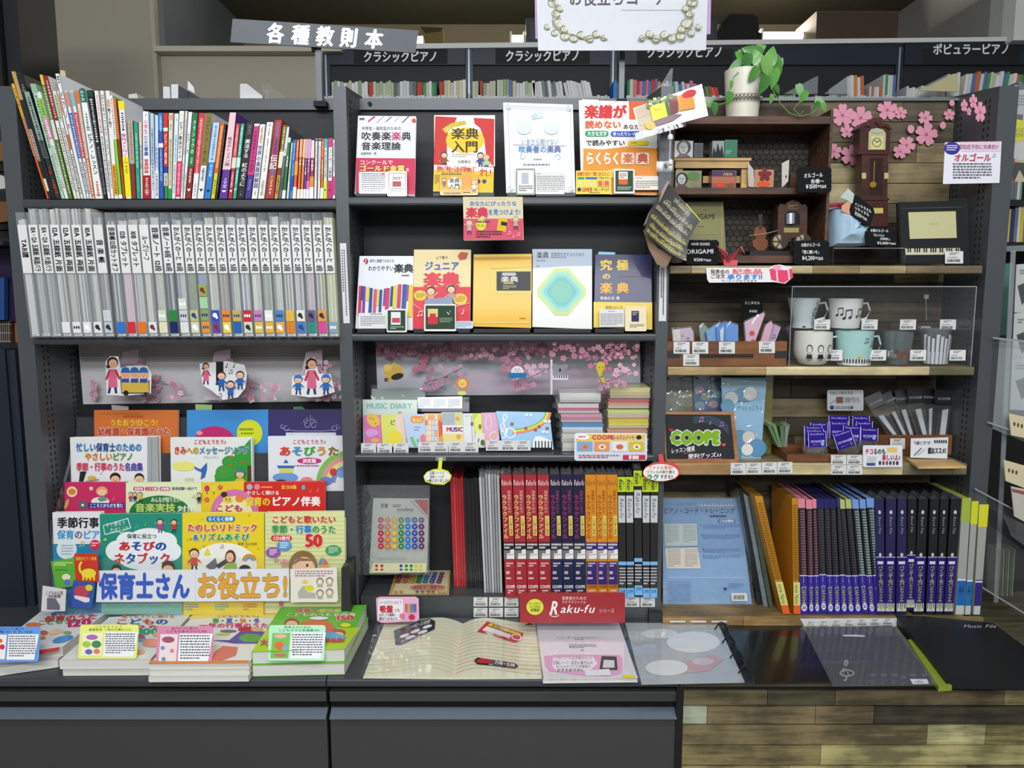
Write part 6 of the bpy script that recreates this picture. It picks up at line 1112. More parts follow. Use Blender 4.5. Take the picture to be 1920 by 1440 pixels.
def raku(kind):
 A={'r':('#a82430','#ecd88a','#e8b8b0','#2c2a2c'),'n':('#2b2440','#b03c70','#a04870','#3a3c44'),'o':('#d88a2a','#8a4420','#7a3c20','#3a2e78')}[kind]
 def ex(p):
  if kind!='r':p.rect(0,0,100,100,A[0])
  p.text(6,4,94,8.5,'Raku-fu','#f4e0dc' if kind!='o' else '#7a4a20',shear=.2);
  p.text(52,12.5,86,31,'演奏者のための',A[2],vert=True);p.text(2,16,50,52,'ラクラクファイル',A[1],vert=True,b=.02)
  p.rect(60,33,94,49,'#ddd06a',0);p.text(64,34,90,48.5,'入れ替え簡単','#9a3a2a' if kind!='o' else '#7a5a10',vert=True,b=.01)
  p.rect(0,54.5,100,61,A[3]);p.fine(6,55.5,94,60.5,2,'#dcd8d8',.6);p.rect(0,61,100,68,'#7a7674' if kind!='o' else '#b8a8a0');p.poly([(25,68),(30,63.5),(60,63.5),(62,60.5),(98,60),(98,68)],'#ecebe6');p.line([(30,65),(95,64)],.4,'#666')
  if kind=='n':p.rect(0,68,100,100,'#28304e')
  if kind=='r':p.rect(0,68,100,100,'#a83038')
  if kind=='o':p.rect(4,70,96,89,'#39307a')
  p.fine(18,71,84,75,2,'#e0c8c8',.6);p.fine(14,78,88,81,1,'#e0c8c8',.8);p.fine(12,83,84,85,1,'#e0c8c8',.8)
  p.text(8,89.5,94,92,'COOPE','#f4e8e8' if kind!='o' else '#8a4a20',b=.04);p.fine(24,93.5,76,97,2,'#f0dcdc',.6)
 return A[0],ex
zf=ZM4+.0005;pf=VP(2.09)
n3=['leftmost','second','third','rightmost']
def wraptop(r,x0,x1,y):
 pl=VP(2.095);m=MB();o=[pl.un(x0,y),pl.un(x0+(x1-x0)*.2,y-9),pl.un(x0+(x1-x0)*.55,y-5),pl.un(x1-2,y-11),pl.un(x1,y)]
 m.prism(o,(0,.04,0),SLEEVE).build('wrap_top',r)
xs_f=[938,960.5,984,1007,1030.5,1051,1074.5,1097,1118,1138,1158];xb_f=[948,968,989,1011,1034,1056,1077,1099,1121,1140,1160]
for i in range(10):
 k='rrrrnnnooo'[i];base,ex=raku(k);nm={'r':'red','n':'navy','o':'orange'}[k];idx=i-{'r':0,'n':4,'o':7}[k];w=n3[idx]if idx<{'r':3,'n':2,'o':2}[k]else 'rightmost'
 r=spine(xb_f[i]+.4,xb_f[i+1]-.6,xs_f[i],xs_f[i+1]-.8,890,base,[],[],'%s performer file with tall lettered spine, %s of the %s ones'%(nm,w,nm),.19,2.09,pf,zf,'lettered files on the bottom middle shelf',extra=ex,name='music_file',cat='file')
 wraptop(r,xs_f[i],xs_f[i+1]-2,890)
def exk(p):
 p.rect(0,1,100,13,'#c8dc2a');p.text(12,2,88,12,'楽譜ファ','#333',b=.03);p.rect(4,16,94,38,'#c9ccd0');p.text(25,18,78,34,'Raku-fu','#444',rot=True,shear=.2);p.rect(0,70,100,73,'#7ab8e8');p.fine(8,75,92,90,6,'#c8ccd0',.5);p.rect(0,92,100,100,'#7ab8e8');p.text(12,93.5,88,96,'COOPE','#2a3a5a',b=.03)
xs_k=[1158,1173,1188,1204,1219.5,1235];xb_k=[1160,1175,1189.5,1205,1218.5,1232.5]
for i in range(5):
 r=spine(xb_k[i]+.4,xb_k[i+1]-.5,xs_k[i],xs_k[i+1]-.6,892 if i!=2 else 880,'#1e1d1c',[],[],'black file with lime head and sky blue foot, %s'%['leftmost of five','second of five','the raised middle one','fourth of five','rightmost against the post'][i],.19,2.09,pf,zf+(.007 if i==2 else 0),'black files with lime heads',extra=exk,name='music_file',cat='file')
 wraptop(r,xs_k[i],xs_k[i+1]-2,892 if i!=2 else 880)
PQ=VP(YF-.001)
for j in range(2):
 for i in range(3):ptag(888+i*29,1120+j*20,914+i*29,1137+j*20,PQ,'barcode price ticket on the plinth left of the red sign','price tickets left of the red sign')
for i in range(2):ptag(1172+i*29,1120,1199+i*29,1138,PQ,'barcode price ticket on the plinth right of the red sign','price tickets right of the red sign')
def d(p):
 p.ell(1003,1138,16,15,'#dbe04a',24)
 for j,s in enumerate(('サッと付けて','サッと外せる','新機能!')):p.text(991+j*2,1129+j*6,1015-j*1,1135+j*6,s,'#5a6a20',b=.02)
 p.text(1053,1118,1100,1125,'演奏者のための','#f2dcd8');p.text(1053,1126,1099,1132,'ラクラクファイル','#f2dcd8');p.text(1030,1127,1046,1152,'R','#f6eeec',b=.03,shear=.3);p.text(1050,1134,1114,1149,'aku-fu','#f6eeec',b=.015,shear=.3);p.ring(1040,1150,10,7,1.3,'#f6eeec',16,30,200);p.text(1123,1141,1152,1149,'シリーズ','#f2dcd8')
card(rrect(975,1111,1172,1168,4),VP(2.05,4),.0015,'#a3262c','dark red rounded sign with white script lettering before the files',d,'sign','shelf_sign',coat=.5,rough=.25)
def d(p):
 p.poly(rrect(709,1123,756,1163,4),'#f0eaee');p.text(711,1126,754,1133,'シールだけじゃなくて','#444',b=.01);p.text(712,1135,737,1149,'吸盤','#c8303c',b=.06);p.text(740,1141,750,1147,'にも','#444',b=.02);p.text(711,1150,742,1156,'はがしても簡単に','#444',b=.02);p.text(711,1157,745,1163,'跡がつかない!!','#444',b=.02);dots(p,761,1134,3,4,4,1.7);p.ell(754,1155,5,5,'#e07a90');p.ell(772,1157,6,5,'#cf2c50');p.rect(762,1123,784,1150,'#e8dde6')if False else None
card([(705,1122),(712,1119),(780,1119),(785,1123),(786,1160),(781,1165),(716,1168),(707,1164)],VP(2.088,4),.0012,'#eab0d0','pink framed sucker sticker note on the plinth front',d,'sign','shelf_sign',coat=.4)
z=ZC+.0008
def surf(L,Rr,zf_,n=10):
 """curved page: L,Rr = (front px, back px) on counter; zf_(t) height"""
 pass
t=thing('open_notebook','open cream stave notebook lying in a clear sleeve on the middle counter','notebook',HP(z).un(850,1215))
H0=HP(z)
fl,bl=H0.un(681,1272),H0.un(722,1168);fm,bm=H0.un(850,1274),H0.un(868,1171);fr,br=H0.un(1016,1273),H0.un(1004,1170)
NPp=12
def pg(f0,b0,f1,b1,left):
 hs=[(.002+.018*(math.sin(math.pi*(s**.55 if False else(1-(1-s)**2.2 if not left else s**2.2)))))for s in[k/NPp for k in range(NPp+1)]]
 return hs
def hgt(s,left):q=s if left else 1-s;return.003+.017*math.sin(math.pi*min(1,q**2.0))if q<1 else.003
class Page:
 def __init__(s,f0,b0,f1,b1,left):s.a=(f0,b0,f1,b1);s.l=left;s.n=V3((0,0,1));s.p=f0
 def pt(s,u,v,off=0):f=s.a[0].lerp(s.a[2],u);b=s.a[1].lerp(s.a[3],u);q=f.lerp(b,v);return V3((q.x,q.y,q.z+hgt(u,s.l)+off))
 def un(s,u,v,off=0):return s.pt(u/100,1-v/100,off)
for f0,b0,f1,b1,left in((fl,bl,fm,bm,True),(fm,bm,fr,br,False)):
 P_=Page(f0,b0,f1,b1,left);vs=[];fs=[]
 for k in range(NPp+1):
  for w_ in(0,1):vs.append(P_.pt(k/NPp,w_));
 for k in range(NPp+1):
  for w_ in(0,1):q=P_.pt(k/NPp,w_);vs.append(V3((q.x,q.y,z)))
 o=2*(NPp+1)
 for k in range(NPp):fs+=[(2*k,2*k+2,2*k+3,2*k+1),(2*k,o+2*k,o+2*k+2,2*k+2),(2*k+1,2*k+3,o+2*k+3,o+2*k+1)]
 fs+=[(0,1,o+1,o),(2*NPp,o+2*NPp,o+2*NPp+1,2*NPp+1)]
 MB().add(vs,fs,mat('#e9e6c8',.7,noise=.02)).build('page',t,smooth=True)
 p=Pr(P_,.0004)
 for k in range(14):
  v=8+k*6.6;o_=p._off()
  for i_ in range(12):a,b_=i_*8.2+1,(i_+1)*8.2+1;p.raw([(a,v),(b_,v),(b_,v+(.5 if left else 1.3)),(a,v+(.5 if left else 1.3))],[(0,1,2,3)],'#d9d6b2' if left else '#dcd3b6',o_)
 def curve(pts,col):
  p.poly(pts,col)
 if left:
  q_=[(16,20),(46,5),(58,3),(66,10),(68,26),(30,50),(24,48)]
  p.base=.0016;p.poly(q_,'#34343a');p.ell(28,22,9,7,'#d8484c',rot=-20);p.text(22,18,34,26,'特徴','#fff',b=.04,slope=-.2);p.text(36,11,60,20,'方眼+五線譜','#e8e8e8',slope=-.25);[p.ell(x,y,6,3.4,'#e8e8e8',rot=-18)for x,y in((32,33),(44,27),(58,21),(40,38),(54,31))];p.text(30,42,60,48,'見やすくて書きやすい','#e0e0e0',slope=-.28)
 else:
  p.base=.0016;p.poly([(34,10),(82,24),(80,36),(70,44),(22,30)],'#c8343c');p.poly([(38,13),(79,25),(78,31),(35,18)],'#e8cf3a');p.text(40,14,74,21,'方眼が便利?','#6a5a10',slope=.27,b=.02);p.poly([(34,20),(66,30),(64,38),(28,28)],'#efe8e6');p.ell(73,34,7,6,'#fff');p.ell(73,34,5.5,4.6,'#d8505c')
  p.poly([(22,83),(26,79),(70,81),(74,86),(70,90),(26,90)],'#2c2c30');p.ell(34,85,9,4.4,'#b8343c');p.text(46,82,70,88,'方眼+五線','#f0f0f0',b=.02)
 p.build(t,'page_print',.6)
H1=HP(ZC+.0215)
MB().slab([(676,1268),(708,1158),(1006,1160),(1018,1272)],H1,.0003,CLEAR).build('clear_sleeve',t)
MB().box((fl.x,fl.y,ZC),(fl.x+.002,fl.y+.002,ZC+.0009),PAGE).build('corner_tape',t)
Hp=HP(ZC+.012)
def d(p):
 p.text(1043,1193,1129,1198,'レコーダーのためのたのしい','#88808a');p.fine(1078,1198,1097,1201,1,'#998');p.fine(1067,1208,1118,1216,3,'#888',.5);p.fine(1088,1218,1098,1221,1,'#777')
 p.poly([(1020,1230),(1050,1227),(1162,1228),(1168,1236),(1166,1262),(1140,1268),(1090,1266),(1030,1258),(1022,1248)],'#e4a8cc');p.poly([(1037,1233),(1112,1231),(1120,1244),(1108,1256),(1044,1258),(1036,1250)],'#f0e8ee');p.text(1040,1231,1110,1237,'このノートは方眼なので','#555');p.text(1038,1239,1112,1246,'回転ノート 追加も書き込み','#555');p.text(1042,1247,1108,1252,'おんぷのつくり方練習も','#555');p.text(1044,1253,1092,1259,'おすすめです!!','#555',b=.02)
 p.poly([(1128,1230),(1156,1231),(1158,1256),(1124,1256)],'#3a3a40');p.poly([(1132,1237),(1152,1238),(1152,1252),(1130,1252)],'#d8d8da');p.poly([(1096,1257),(1142,1254),(1146,1266),(1098,1267)],'#e8e8ec');p.poly([(1167,1265),(1190,1265),(1191,1271),(1169,1271)],'#ecdc1e')
r=lbook([(1004,1165),(1160,1166),(1196,1271),(1018,1273)],ZC+.012,.0115,'#e8e4ea','white music pad with pink note in a clear sleeve on the middle counter',d,None)
MB().slab([(1000,1160),(1166,1160),(1202,1274),(1017,1278)],HP(ZC+.0125),.0003,CLEAR).build('clear_sleeve',None,'thin clear plastic sleeve around the white music pad','sleeve')
MB().tube([H1.un(985,1172),H1.un(992,1170),H1.un(1000,1171)],[.001,.003,.001],mat('#5a3a2a',.6),6).build('small_sticker',None,'tiny brown animal sticker between notebook and white pad','sticker')
# ================= right bay =================
DW=wood('#4a3022',.5,.55);DW2=wood('#5a3c2a',.5,.55);LWD=wood('#c9a468',.75,.6);MWD=wood('#7a4c2a',.6,.55)
Yc=2.13
cr=thing('crate_shelf','dark brown wooden crate shelf with wire mesh back under the potted plant','shelf',W(1405,493,2.2)*1.0)
def xb(a,b,ya,yb,Y0,Y1,m,name,par):return MB().box((xat(a,(ya+yb)/2,Y0),Y0,zat(yb,Y0)),(xat(b,(ya+yb)/2,Y0),Y1,zat(ya,Y0)),m).build(name,par)
cx0,cx1=xat(1258,350,Yc),xat(1556,350,Yc);zc0,zc1=zat(493,Yc),zat(218,Yc)
for nm,ya,yb in(('top_board',218,232),('shelf_board',352,364),('bottom_board',479,493)):MB().box((cx0+.008,Yc,zat(yb,Yc)),(cx1-.008,2.285,zat(ya,Yc)),DW2).build(nm,cr)
for a in(cx0,cx1-.0075):MB().box((a,Yc,zc0-.0),(a+.0075,2.285,zc1+.018),DW2).build('side_board',cr)
MB().box((cx0+.008,2.275,zc1+.001),(cx1-.008,2.284,zc1+.062),DW).build('back_rail',cr)
p=Pr(VP(2.272));o=p._off();r_=8.5
for j in range(26):
 for i in range(24):
  x=1264+i*12.4+(6.2 if j%2 else 0);y=236+j*10.2
  if y>478 or x>1545 or 348<y<362:continue
  for a,b_ in(((x,y),(x+6.2,y+3.4)),((x,y),(x-6.2,y+3.4)),((x+6.2,y+3.4),(x+6.2,y+10.2))):
   dx,dy=b_[0]-a[0],b_[1]-a[1];L_=math.hypot(dx,dy);nx,ny=-dy/L_*.42,dx/L_*.42
   p.raw([(a[0]+nx,a[1]+ny),(b_[0]+nx,b_[1]+ny),(b_[0]-nx,b_[1]-ny),(a[0]-nx,a[1]-ny)],[(0,1,2,3)],'#1c1a18',o)
p.build(cr,'wire_mesh',.5);MB().box((cx0+.008,2.276,zc0+.01),(cx1-.008,2.283,zc1-.01),wood('#40362a',.6)).build('back_board',cr)
pc=V3((xat(1393,200,2.2),2.205,zc1));zt=zat(133,2.2)
k=1420/((W(1393,180,2.2)-CAM).dot(CF));R0,R1=29/k,35/k
po=thing('potted_pothos','trailing green pothos in a tall cream pot with a black scroll band','plant',pc)
CER=mat('#dcd8c6',.45,coat=.2,noise=.02);hh=zt-zc1
MB().lathe(pc,[(R0*.9,0),(R0,.002),(R1,hh),(R1-.003,hh),(R1-.004,hh-.012),(.001,hh-.013)],CER,32).build('pot',po,smooth=True)
MB().lathe(pc+V3((0,0,hh-.012)),[(R1-.006,0),(R1-.006,.002),(.001,.004)],mat('#3a2a1c',.95,bump=.6)).build('soil',po)
cyl=Cy(pc,R0,R1,0,hh);cyl.z0=pc.z;cyl.z1=pc.z+hh;p=Pr(cyl,.0006)
for i in range(15):
 u=-84+i*12;p.ring(u,58,5,4.6,1.6,'#2a2624',14,0,300);p.ring(u+5,60,3.6,3.4,1.3,'#2a2624',10,120,420);p.ell(u,58,1.6,1.3,'#2a2624',6)
p.rect(-88,51.5,88,52.5,'#2a2624');p.rect(-88,64.5,88,65.5,'#2a2624');p.build(po,'scroll_band')
LG=[mat(c,.4,coat=.25,noise=.12,scale=60)for c in('#4f8a38','#5f9c42','#3f7534','#74a650','#86b07c','#6c984c')]
VINE=mat('#6a8a3c',.6)
def leaf(px,py,L,ang,Y,mi,wd=.62,tilt=.25,par=None):
 c=W(px,py,Y);kk=(c-CAM).dot(CF)/F;L=L*kk;a=R(ang);d=V3((math.cos(a),tilt*.6,-math.sin(a)));s_=V3((math.sin(a),tilt,math.cos(a))).normalized();d.normalize()
 out=[(0,0),(-.06,.22),(.05,.42),(.28,.5),(.55,.42),(.8,.22),(1.0,.0)];nr=d.cross(s_).normalized();m=MB();mid=[(0,0),(.1,0),(.3,0),(.55,0),(.8,0),(1,0)]
 vs=[c+d*(x-.5)*L+nr*(-.10*L*(x-.5)**2*2)for x,_ in[(0,0),(0,0),(.08,0),(.28,0),(.55,0),(.8,0),(1,0)]]
 up=[c+d*(x-.5)*L+s_*y*wd*L*1.0+nr*(.10*L*y-.10*L*(x-.5)**2*2)for x,y in out];dn_=[c+d*(x-.5)*L-s_*y*wd*L+nr*(.10*L*y-.10*L*(x-.5)**2*2)for x,y in out]
 V_=vs+up+dn_;f=[]
 for i in range(6):f+=[(i,i+1,7+i+1,7+i),(i,14+i,14+i+1,i+1)]
 m.add(V_,f,LG[mi%6]).build('leaf',par or po,smooth=True)
for a in[(1409,96,40,200,2.17,0),(1420,108,38,250,2.16,1),(1400,118,34,100,2.16,2),(1390,110,30,60,2.19,1),(1424,92,34,330,2.2,3),(1446,104,40,285,2.19,1),(1458,122,38,60,2.2,0),(1438,128,44,80,2.14,3),(1450,148,38,95,2.15,1),(1431,160,36,110,2.13,2),(1462,118,26,300,2.22,4),(1378,122,26,150,2.18,4),(1371,160,16,90,2.13,3),(1367,186,26,100,2.12,0),(1340,205,24,80,2.12,2),(1334,196,26,20,2.14,5),(1457,168,20,60,2.16,2),(1500,172,28,70,2.15,4),(1506,182,24,120,2.14,1),(1540,192,24,20,2.13,4),(1530,200,20,120,2.12,2),(1446,186,18,100,2.14,5),(1545,202,18,60,2.12,1),(1412,140,30,120,2.14,0)]:leaf(*a)
for pts in([(1390,130,2.18),(1375,145,2.13),(1369,165,2.12),(1363,180,2.12)],[(1366,190,2.12),(1350,196,2.12),(1338,198,2.13)],[(1425,130,2.18),(1445,160,2.14),(1452,175,2.14),(1464,195,2.13),(1480,212,2.12),(1500,218,2.12),(1520,214,2.12),(1533,202,2.12)],[(1462,180,2.14),(1480,180,2.14),(1494,176,2.15)],[(1500,190,2.14),(1488,205,2.13),(1500,216,2.12),(1506,208,2.12)],[(1415,130,2.17),(1420,105,2.17)],[(1430,130,2.18),(1442,100,2.2),(1455,112,2.2)],[(1405,132,2.18),(1408,108,2.17)]):
 MB().tube([W(*q)for q in pts],.0013,VINE,6).build('stem',po)
zsh=zat(352,Yc)+.0005;zbt=zat(479,Yc)+.0005
bn=thing('mini_bench','small pale wooden bench holding music boxes in the crate shelf','bench',W(1335,352,2.18))
xb(1262,1409,296,301,2.16,2.24,LWD,'bench_top',bn);xb(1266,1405,302,315,2.165,2.168,LWD,'apron',bn);xb(1318,1404,330,343,2.185,2.189,LWD,'lower_rail',bn)
for a in(1268,1390):
 for Y in(2.172,2.225):MB().box((xat(a,330,Y),Y,zsh),(xat(a+12,330,Y),Y+.008,zat(302,2.16)),LWD).build('leg',bn)
def cube(x0,x1,y0,y1,Y,dep,colr,label,draw=None,cat='music box',name='music_box'):
 zb=zat(y1,Y);o=MB().box((xat(x0,y1,Y),Y,zb),(xat(x1,y1,Y),Y+dep,zat(y0,Y)),mat(colr,.35,coat=.4)).build(name,None,label,cat)
 if draw:p=Pr(VP(Y));draw(p);p.build(o,'box_print',.3,.3)
def portrait(x,y,r,bg):
 def d(p):
  p.ell(x+r*.15,y,r*.95,r*1.0,'#222');p.ell(x+r*.1,y+r*.1,r*.62,r*.8,bg);p.ell(x-r*.1,y,r*.12,r*.07,'#222');p.ell(x+r*.32,y,r*.12,r*.07,'#222');p.line([(x+.12*r,y+.05*r),(x+.16*r,y+.35*r)],r*.07,'#444');p.line([(x-.02*r,y+.5*r),(x+.3*r,y+.5*r)],r*.09,'#333');p.poly([(x-r*.8,y+r*1.35),(x-r*.4,y+r*.85),(x+r*.5,y+r*.85),(x+r*1.1,y+r*1.35)],'#6a3a52')
 return d
cube(1262,1299,264,295,2.175,.04,'#b4b6b6','grey music box with a large portrait, on the small bench',portrait(1280,276,14,'#c4c4c2'))
cube(1301,1318,268,295,2.19,.03,'#2e2e30','dark music box beside the portrait one on the bench',lambda p:p.fine(1303,272,1316,292,5,'#555'))
cube(1335,1357,264,295,2.175,.035,'#8c9094','grey music box with dark tree picture on the bench',lambda p:(p.poly([(1335,295),(1338,275),(1342,286),(1346,268),(1350,284),(1354,272),(1357,295)],'#1a1c1c')))
cube(1358,1382,262,295,2.175,.035,'#0f6a48','deep green music box at the right of the bench top',lambda p:p.fine(1361,282,1372,290,2,'#8ac0a0'))
cube(1266,1315,320,352,2.15,.03,'#6f7a4c','music box with white sculpted face on green picture below the bench',lambda p:(portrait(1277,335,12,'#b8bab6')(p),p.ell(1300,330,12,8,'#5a7a44'),p.ell(1306,344,9,6,'#8a7a5c')))
cube(1334,1380,319,352,2.15,.035,'#7a4a3a','sunset coloured music box standing below the bench',lambda p:(p.rect(1335,320,1379,331,'#4a3a5c'),p.rect(1335,331,1379,344,'#b06a4a'),p.text(1356,324,1374,329,'AIDA','#d8b080',b=.02),p.ell(1350,347,8,5,'#d8402a'),p.ell(1370,347,6,4,'#8a4a30')))
cube(1414,1450,318,351,2.15,.03,'#b8805c','wrapped music box with a dark red flower right of the bench',lambda p:(p.flower(1434,328,13,'#7a2c34','#3a1a1e'),p.ell(1432,345,12,5,'#d8582a')))
cube(1482,1494,328,351,2.16,.03,'#5a3a2a','small brown carved music box behind black price plaque')
card([(1402,303),(1413,318),(1415,351),(1403,350)],VP(2.152,0),.0008,'#b8b0a8','greyish folded card standing between music boxes',cat='card')
card([(1466,306),(1480,299),(1478,340),(1466,352)],VP(2.145,0),.0008,'#c4bcb0','white folded card with a small dot left of the black price plaque',lambda p:p.ell(1474,331,1.5,2.5,'#333'))
t=card([(1284,378),(1356,378),(1361,470),(1290,470)],VP(2.19,6,478),.003,'#7d7a4e','olive hand board pack lettered GAMI wrapped in film in the crate shelf',lambda p:(p.rect(1288,392,1346,440,'#8a8658'),p.text(1290,401,1340,411,'ORIGAMI','#2f2c1c',b=.02),p.rect(1352,380,1354,470,'#a09858'),p.fine(1318,393,1332,395,1,'#5a5638'),p.fine(1308,424,1326,427,1,'#5a5638')),'board','board_pack')
MB().slab([(1284,376),(1358,376),(1363,472),(1289,472)],Pl(VP(2.19,6,478).p+V3((0,-.004,0)),VP(2.19,6).n),.0004,film(gloss=.2,haze=.06,bump=.9,scale=40)).build('clear_wrap',t)if False else None
def zc(py,Y):return zat(py,Y)
t=thing('violin_figure','little wooden violin with bow standing beside the car shaped music box','figurine',W(1425,478,2.17));BR=mat('#7a4420',.3,coat=.6);
MB().slab([(1411,452),(1412,462),(1420,469),(1433,469),(1440,462),(1440,452),(1434,447),(1438,440),(1436,430),(1430,424),(1420,424),(1415,430),(1413,440),(1418,447)],VP(2.165),.01,BR).build('body',t)
MB().slab([(1422,402),(1430,402),(1428,430),(1424,430)],VP(2.163),.004,mat('#2a1a12',.4)).build('neck',t);MB().tube([W(1405,442,2.155),W(1440,437,2.155),W(1458,432,2.155)],.0009,mat('#b0a090',.4),6).build('bow',t);MB().slab(Q(1414,469,1438,476),VP(2.16),.02,mat('#2a1a12',.5)).build('foot',t)
t=thing('car_music_box','brown vintage car shaped music box with six spoke wheels','music box',W(1487,478,2.17));CB=wood('#4a2a20',.7,.35)
arch=[(1458,453),(1459,388),(1464,382),(1472,384),(1478,378),(1487,375),(1497,378),(1503,384),(1510,383),(1514,388),(1513,453),(1500,453),(1499,446),(1484,446),(1483,453)]
MB().slab(arch,VP(2.155),.04,CB).build('body',t);MB().slab([(1471,402),(1476,396),(1495,396),(1500,402),(1500,422),(1471,422)],VP(2.1545),.0004,mat('#16100e',.2,coat=.8)).build('window',t)
MB().tube([W(1482,400,2.152),W(1482,420,2.152)],.012,mat('#b9bcc0',.3,.6,noise=.4,scale=300),12).build('cylinder',t);MB().slab(Q(1470,427,1498,436),VP(2.154),.001,mat('#b8ac6a',.3,.7)).build('name_plate',t)
for cx in(1462,1505):
 MB().tube([W(cx,453,2.135),W(cx,453,2.15)],15/k,mat('#2c1a14',.4),24).build('wheel',t)
 p=Pr(VP(2.1345))
 for s_ in range(6):a=R(60*s_+5);b_=R(60*s_+55);p.poly([(cx+2.4*math.cos((a+b_)/2),453+2.4*math.sin((a+b_)/2)),(cx+12.4*math.cos(a),453+12.4*math.sin(a)),(cx+13*math.cos((a+b_)/2),453+13*math.sin((a+b_)/2)),(cx+12.4*math.cos(b_),453+12.4*math.sin(b_))],'#a89a74')
 p.build(t,'wheel_inlay')
p=Pr(VP(2.1545));p.fine(1478,384,1496,390,2,'#9a8a5a');p.ring(1487,388,12,4,.8,'#9a8a5a',12,20,160);p.build(t,'gold_ornament')
MB().box((xat(1406,476,2.13),2.131,zbt),(xat(1498,476,2.13),2.2,zbt+.012),mat('#1c1412',.4)).build('black_plinth',None,'black lacquer plinth under the violin and car music box','plinth')
CHK=mat('#101214',.8,noise=.15,spec=.2)
def scal(x0,y0,x1,y1,a=2.2):
 p=[];
 for(xa,ya,xb_,yb_)in((x0+4,y0,x1-4,y0),(x1,y0+4,x1,y1-4),(x1-4,y1,x0+4,y1),(x0,y1-4,x0,y0+4)):
  n=12
  for i in range(n+1):t_=i/n;w_=.5*math.sin(t_*math.pi*8);p.append((xa+(xb_-xa)*t_+(w_ if xa==xb_ else 0),ya+(yb_-ya)*t_+(w_ if ya==yb_ else 0)))
 return p
def plaque(x0,y0,x1,y1,Y,lines,label,tilt=8,rot=None):
 pl=VP(Y,tilt,y1);poly=scal(x0,y0,x1,y1)if not rot else rot
 o=MB().slab(poly,pl,.004,CHK).build('price_plaque',None,label,'price plaque','black chalk price plaques');MB().slab(Q((x0+x1)/2-6,y1-1,(x0+x1)/2+6,y1+1),Pl(pl.p+V3((0,.0041,0)),pl.n),.02,CHK).build('foot',o)
 p=Pr(pl)
 for a,b_,c,d_,s,sl in lines:p.text(a,b_,c,d_,s,'#dcdcd8',b=.02,slope=sl)
 p.build(o,'chalk_writing',.8)
plaque(1495,313,1559,361,2.10,[(1507,325,1543,334,'オルゴール',-.05),(1520,336,1545,344,'各種〜',-.03),(1511,346,1550,354,'¥1500+tax',-.05)],'black scalloped plaque at the crate shelf edge reading music boxes')
plaque(1284,450,1348,496,2.10,[(1296,455,1331,460,'HAND BOARD',0),(1286,468,1338,476,'ORIGAMI',-.02),(1301,484,1334,490,'¥500+tax',0)],'black scalloped plaque lettered ORIGAMI beside the red paper crane')
plaque(1488,451,1555,496,2.10,[(1502,456,1538,463,'木製オルゴール',-.02),(1501,469,1539,476,'「夏に願いを」',0),(1504,480,1544,488,'¥4,200+tax',-.02)],'black scalloped plaque in front of the car shaped music box')
plaque(1600,372,1640,420,2.12,[(1603,378,1634,385,'ハンドタオル',.5),(1602,386,1630,393,'リサイタル',.5),(1603,396,1626,403,'¥500+tax',.5)],'black plaque hung slanting on the blue gift bag',8,[(1600,366),(1606,366),(1637,389),(1640,398),(1632,422),(1624,424),(1596,402),(1594,392)])
plaque(1622,424,1684,462,2.12,[(1632,429,1666,435,'木製オルゴール',.03),(1636,438,1658,443,'「おじいさんの',.05),(1650,445,1672,450,'古時計」',.05),(1645,453,1680,458,'¥3,000+tax',.02)],'black plaque with cut corners in front of the grandfather clock',8,[(1622,434),(1631,424),(1664,424),(1672,430),(1685,461),(1624,461)])
plaque(1391,559,1430,597,2.17,[(1396,565,1425,571,'ミニタオル',0),(1405,581,1420,586,'¥400',0)],'black plaque standing behind the pink handkerchiefs in the brown tray',2)
zr=ZR1+.0006
rs=thing('acrylic_riser','clear acrylic riser on the top wooden shelf under clock and blue bag','riser',W(1630,498,2.17))
rx0,rx1=xat(1561,480,2.13),xat(1698,480,2.13);zrt=zat(464,2.13)
MB().box((rx0,2.13,zrt-.003),(rx1,2.27,zrt),CLEAR).build('top',rs);MB().box((rx0,2.13,zr),(rx0+.003,2.27,zrt-.003),CLEAR).box((rx1-.003,2.13,zr),(rx1,2.27,zrt-.003),CLEAR).build('side',rs);MB().box((rx0+.003,2.13,zrt-.0028),(rx1-.003,2.132,zrt-.001),mat('#9aa09c',.2)).build('lip',rs)
ck=thing('grandfather_clock','miniature brown grandfather clock music box among the cherry blossoms','clock',W(1640,463,2.2));CW=wood('#4a2018',.6,.35);Yk=2.2;pk=VP(Yk)
MB().slab([(1612,285),(1612,245),(1617,237),(1624,232),(1630,233),(1632,226),(1641,222),(1651,226),(1653,233),(1660,234),(1666,240),(1670,248),(1668,285)],pk,.04,CW).build('hood',ck)
MB().slab([(1610,240),(1620,229),(1630,230),(1632,224),(1641,220),(1652,224),(1655,231),(1664,232),(1674,242),(1668,243),(1660,237),(1650,238),(1641,228),(1633,238),(1622,236),(1614,243)],VP(Yk-.004),.05,CW).build('pediment',ck)
MB().slab([(1628,281),(1629,248),(1634,242),(1645,240),(1656,243),(1661,250),(1660,281)],VP(Yk-.0045),.0015,mat('#b9b48c',.3,coat=.9)).build('dial_glass',ck)
p=Pr(VP(Yk-.005));p.rect(1633,255,1656,280,'#cfc88e');p.ring(1644,267,9,9,1.5,'#8a8040');p.line([(1644,267),(1650,263)],1.6,'#222');p.line([(1644,267),(1639,262)],1.2,'#222');p.ell(1644,246,10,4,'#a8b0a8')
for q_ in range(12):p.ell(1644+7.5*math.cos(R(30*q_)),267+7.5*math.sin(R(30*q_)),.7,.7,'#333',6)
p.build(ck,'dial')
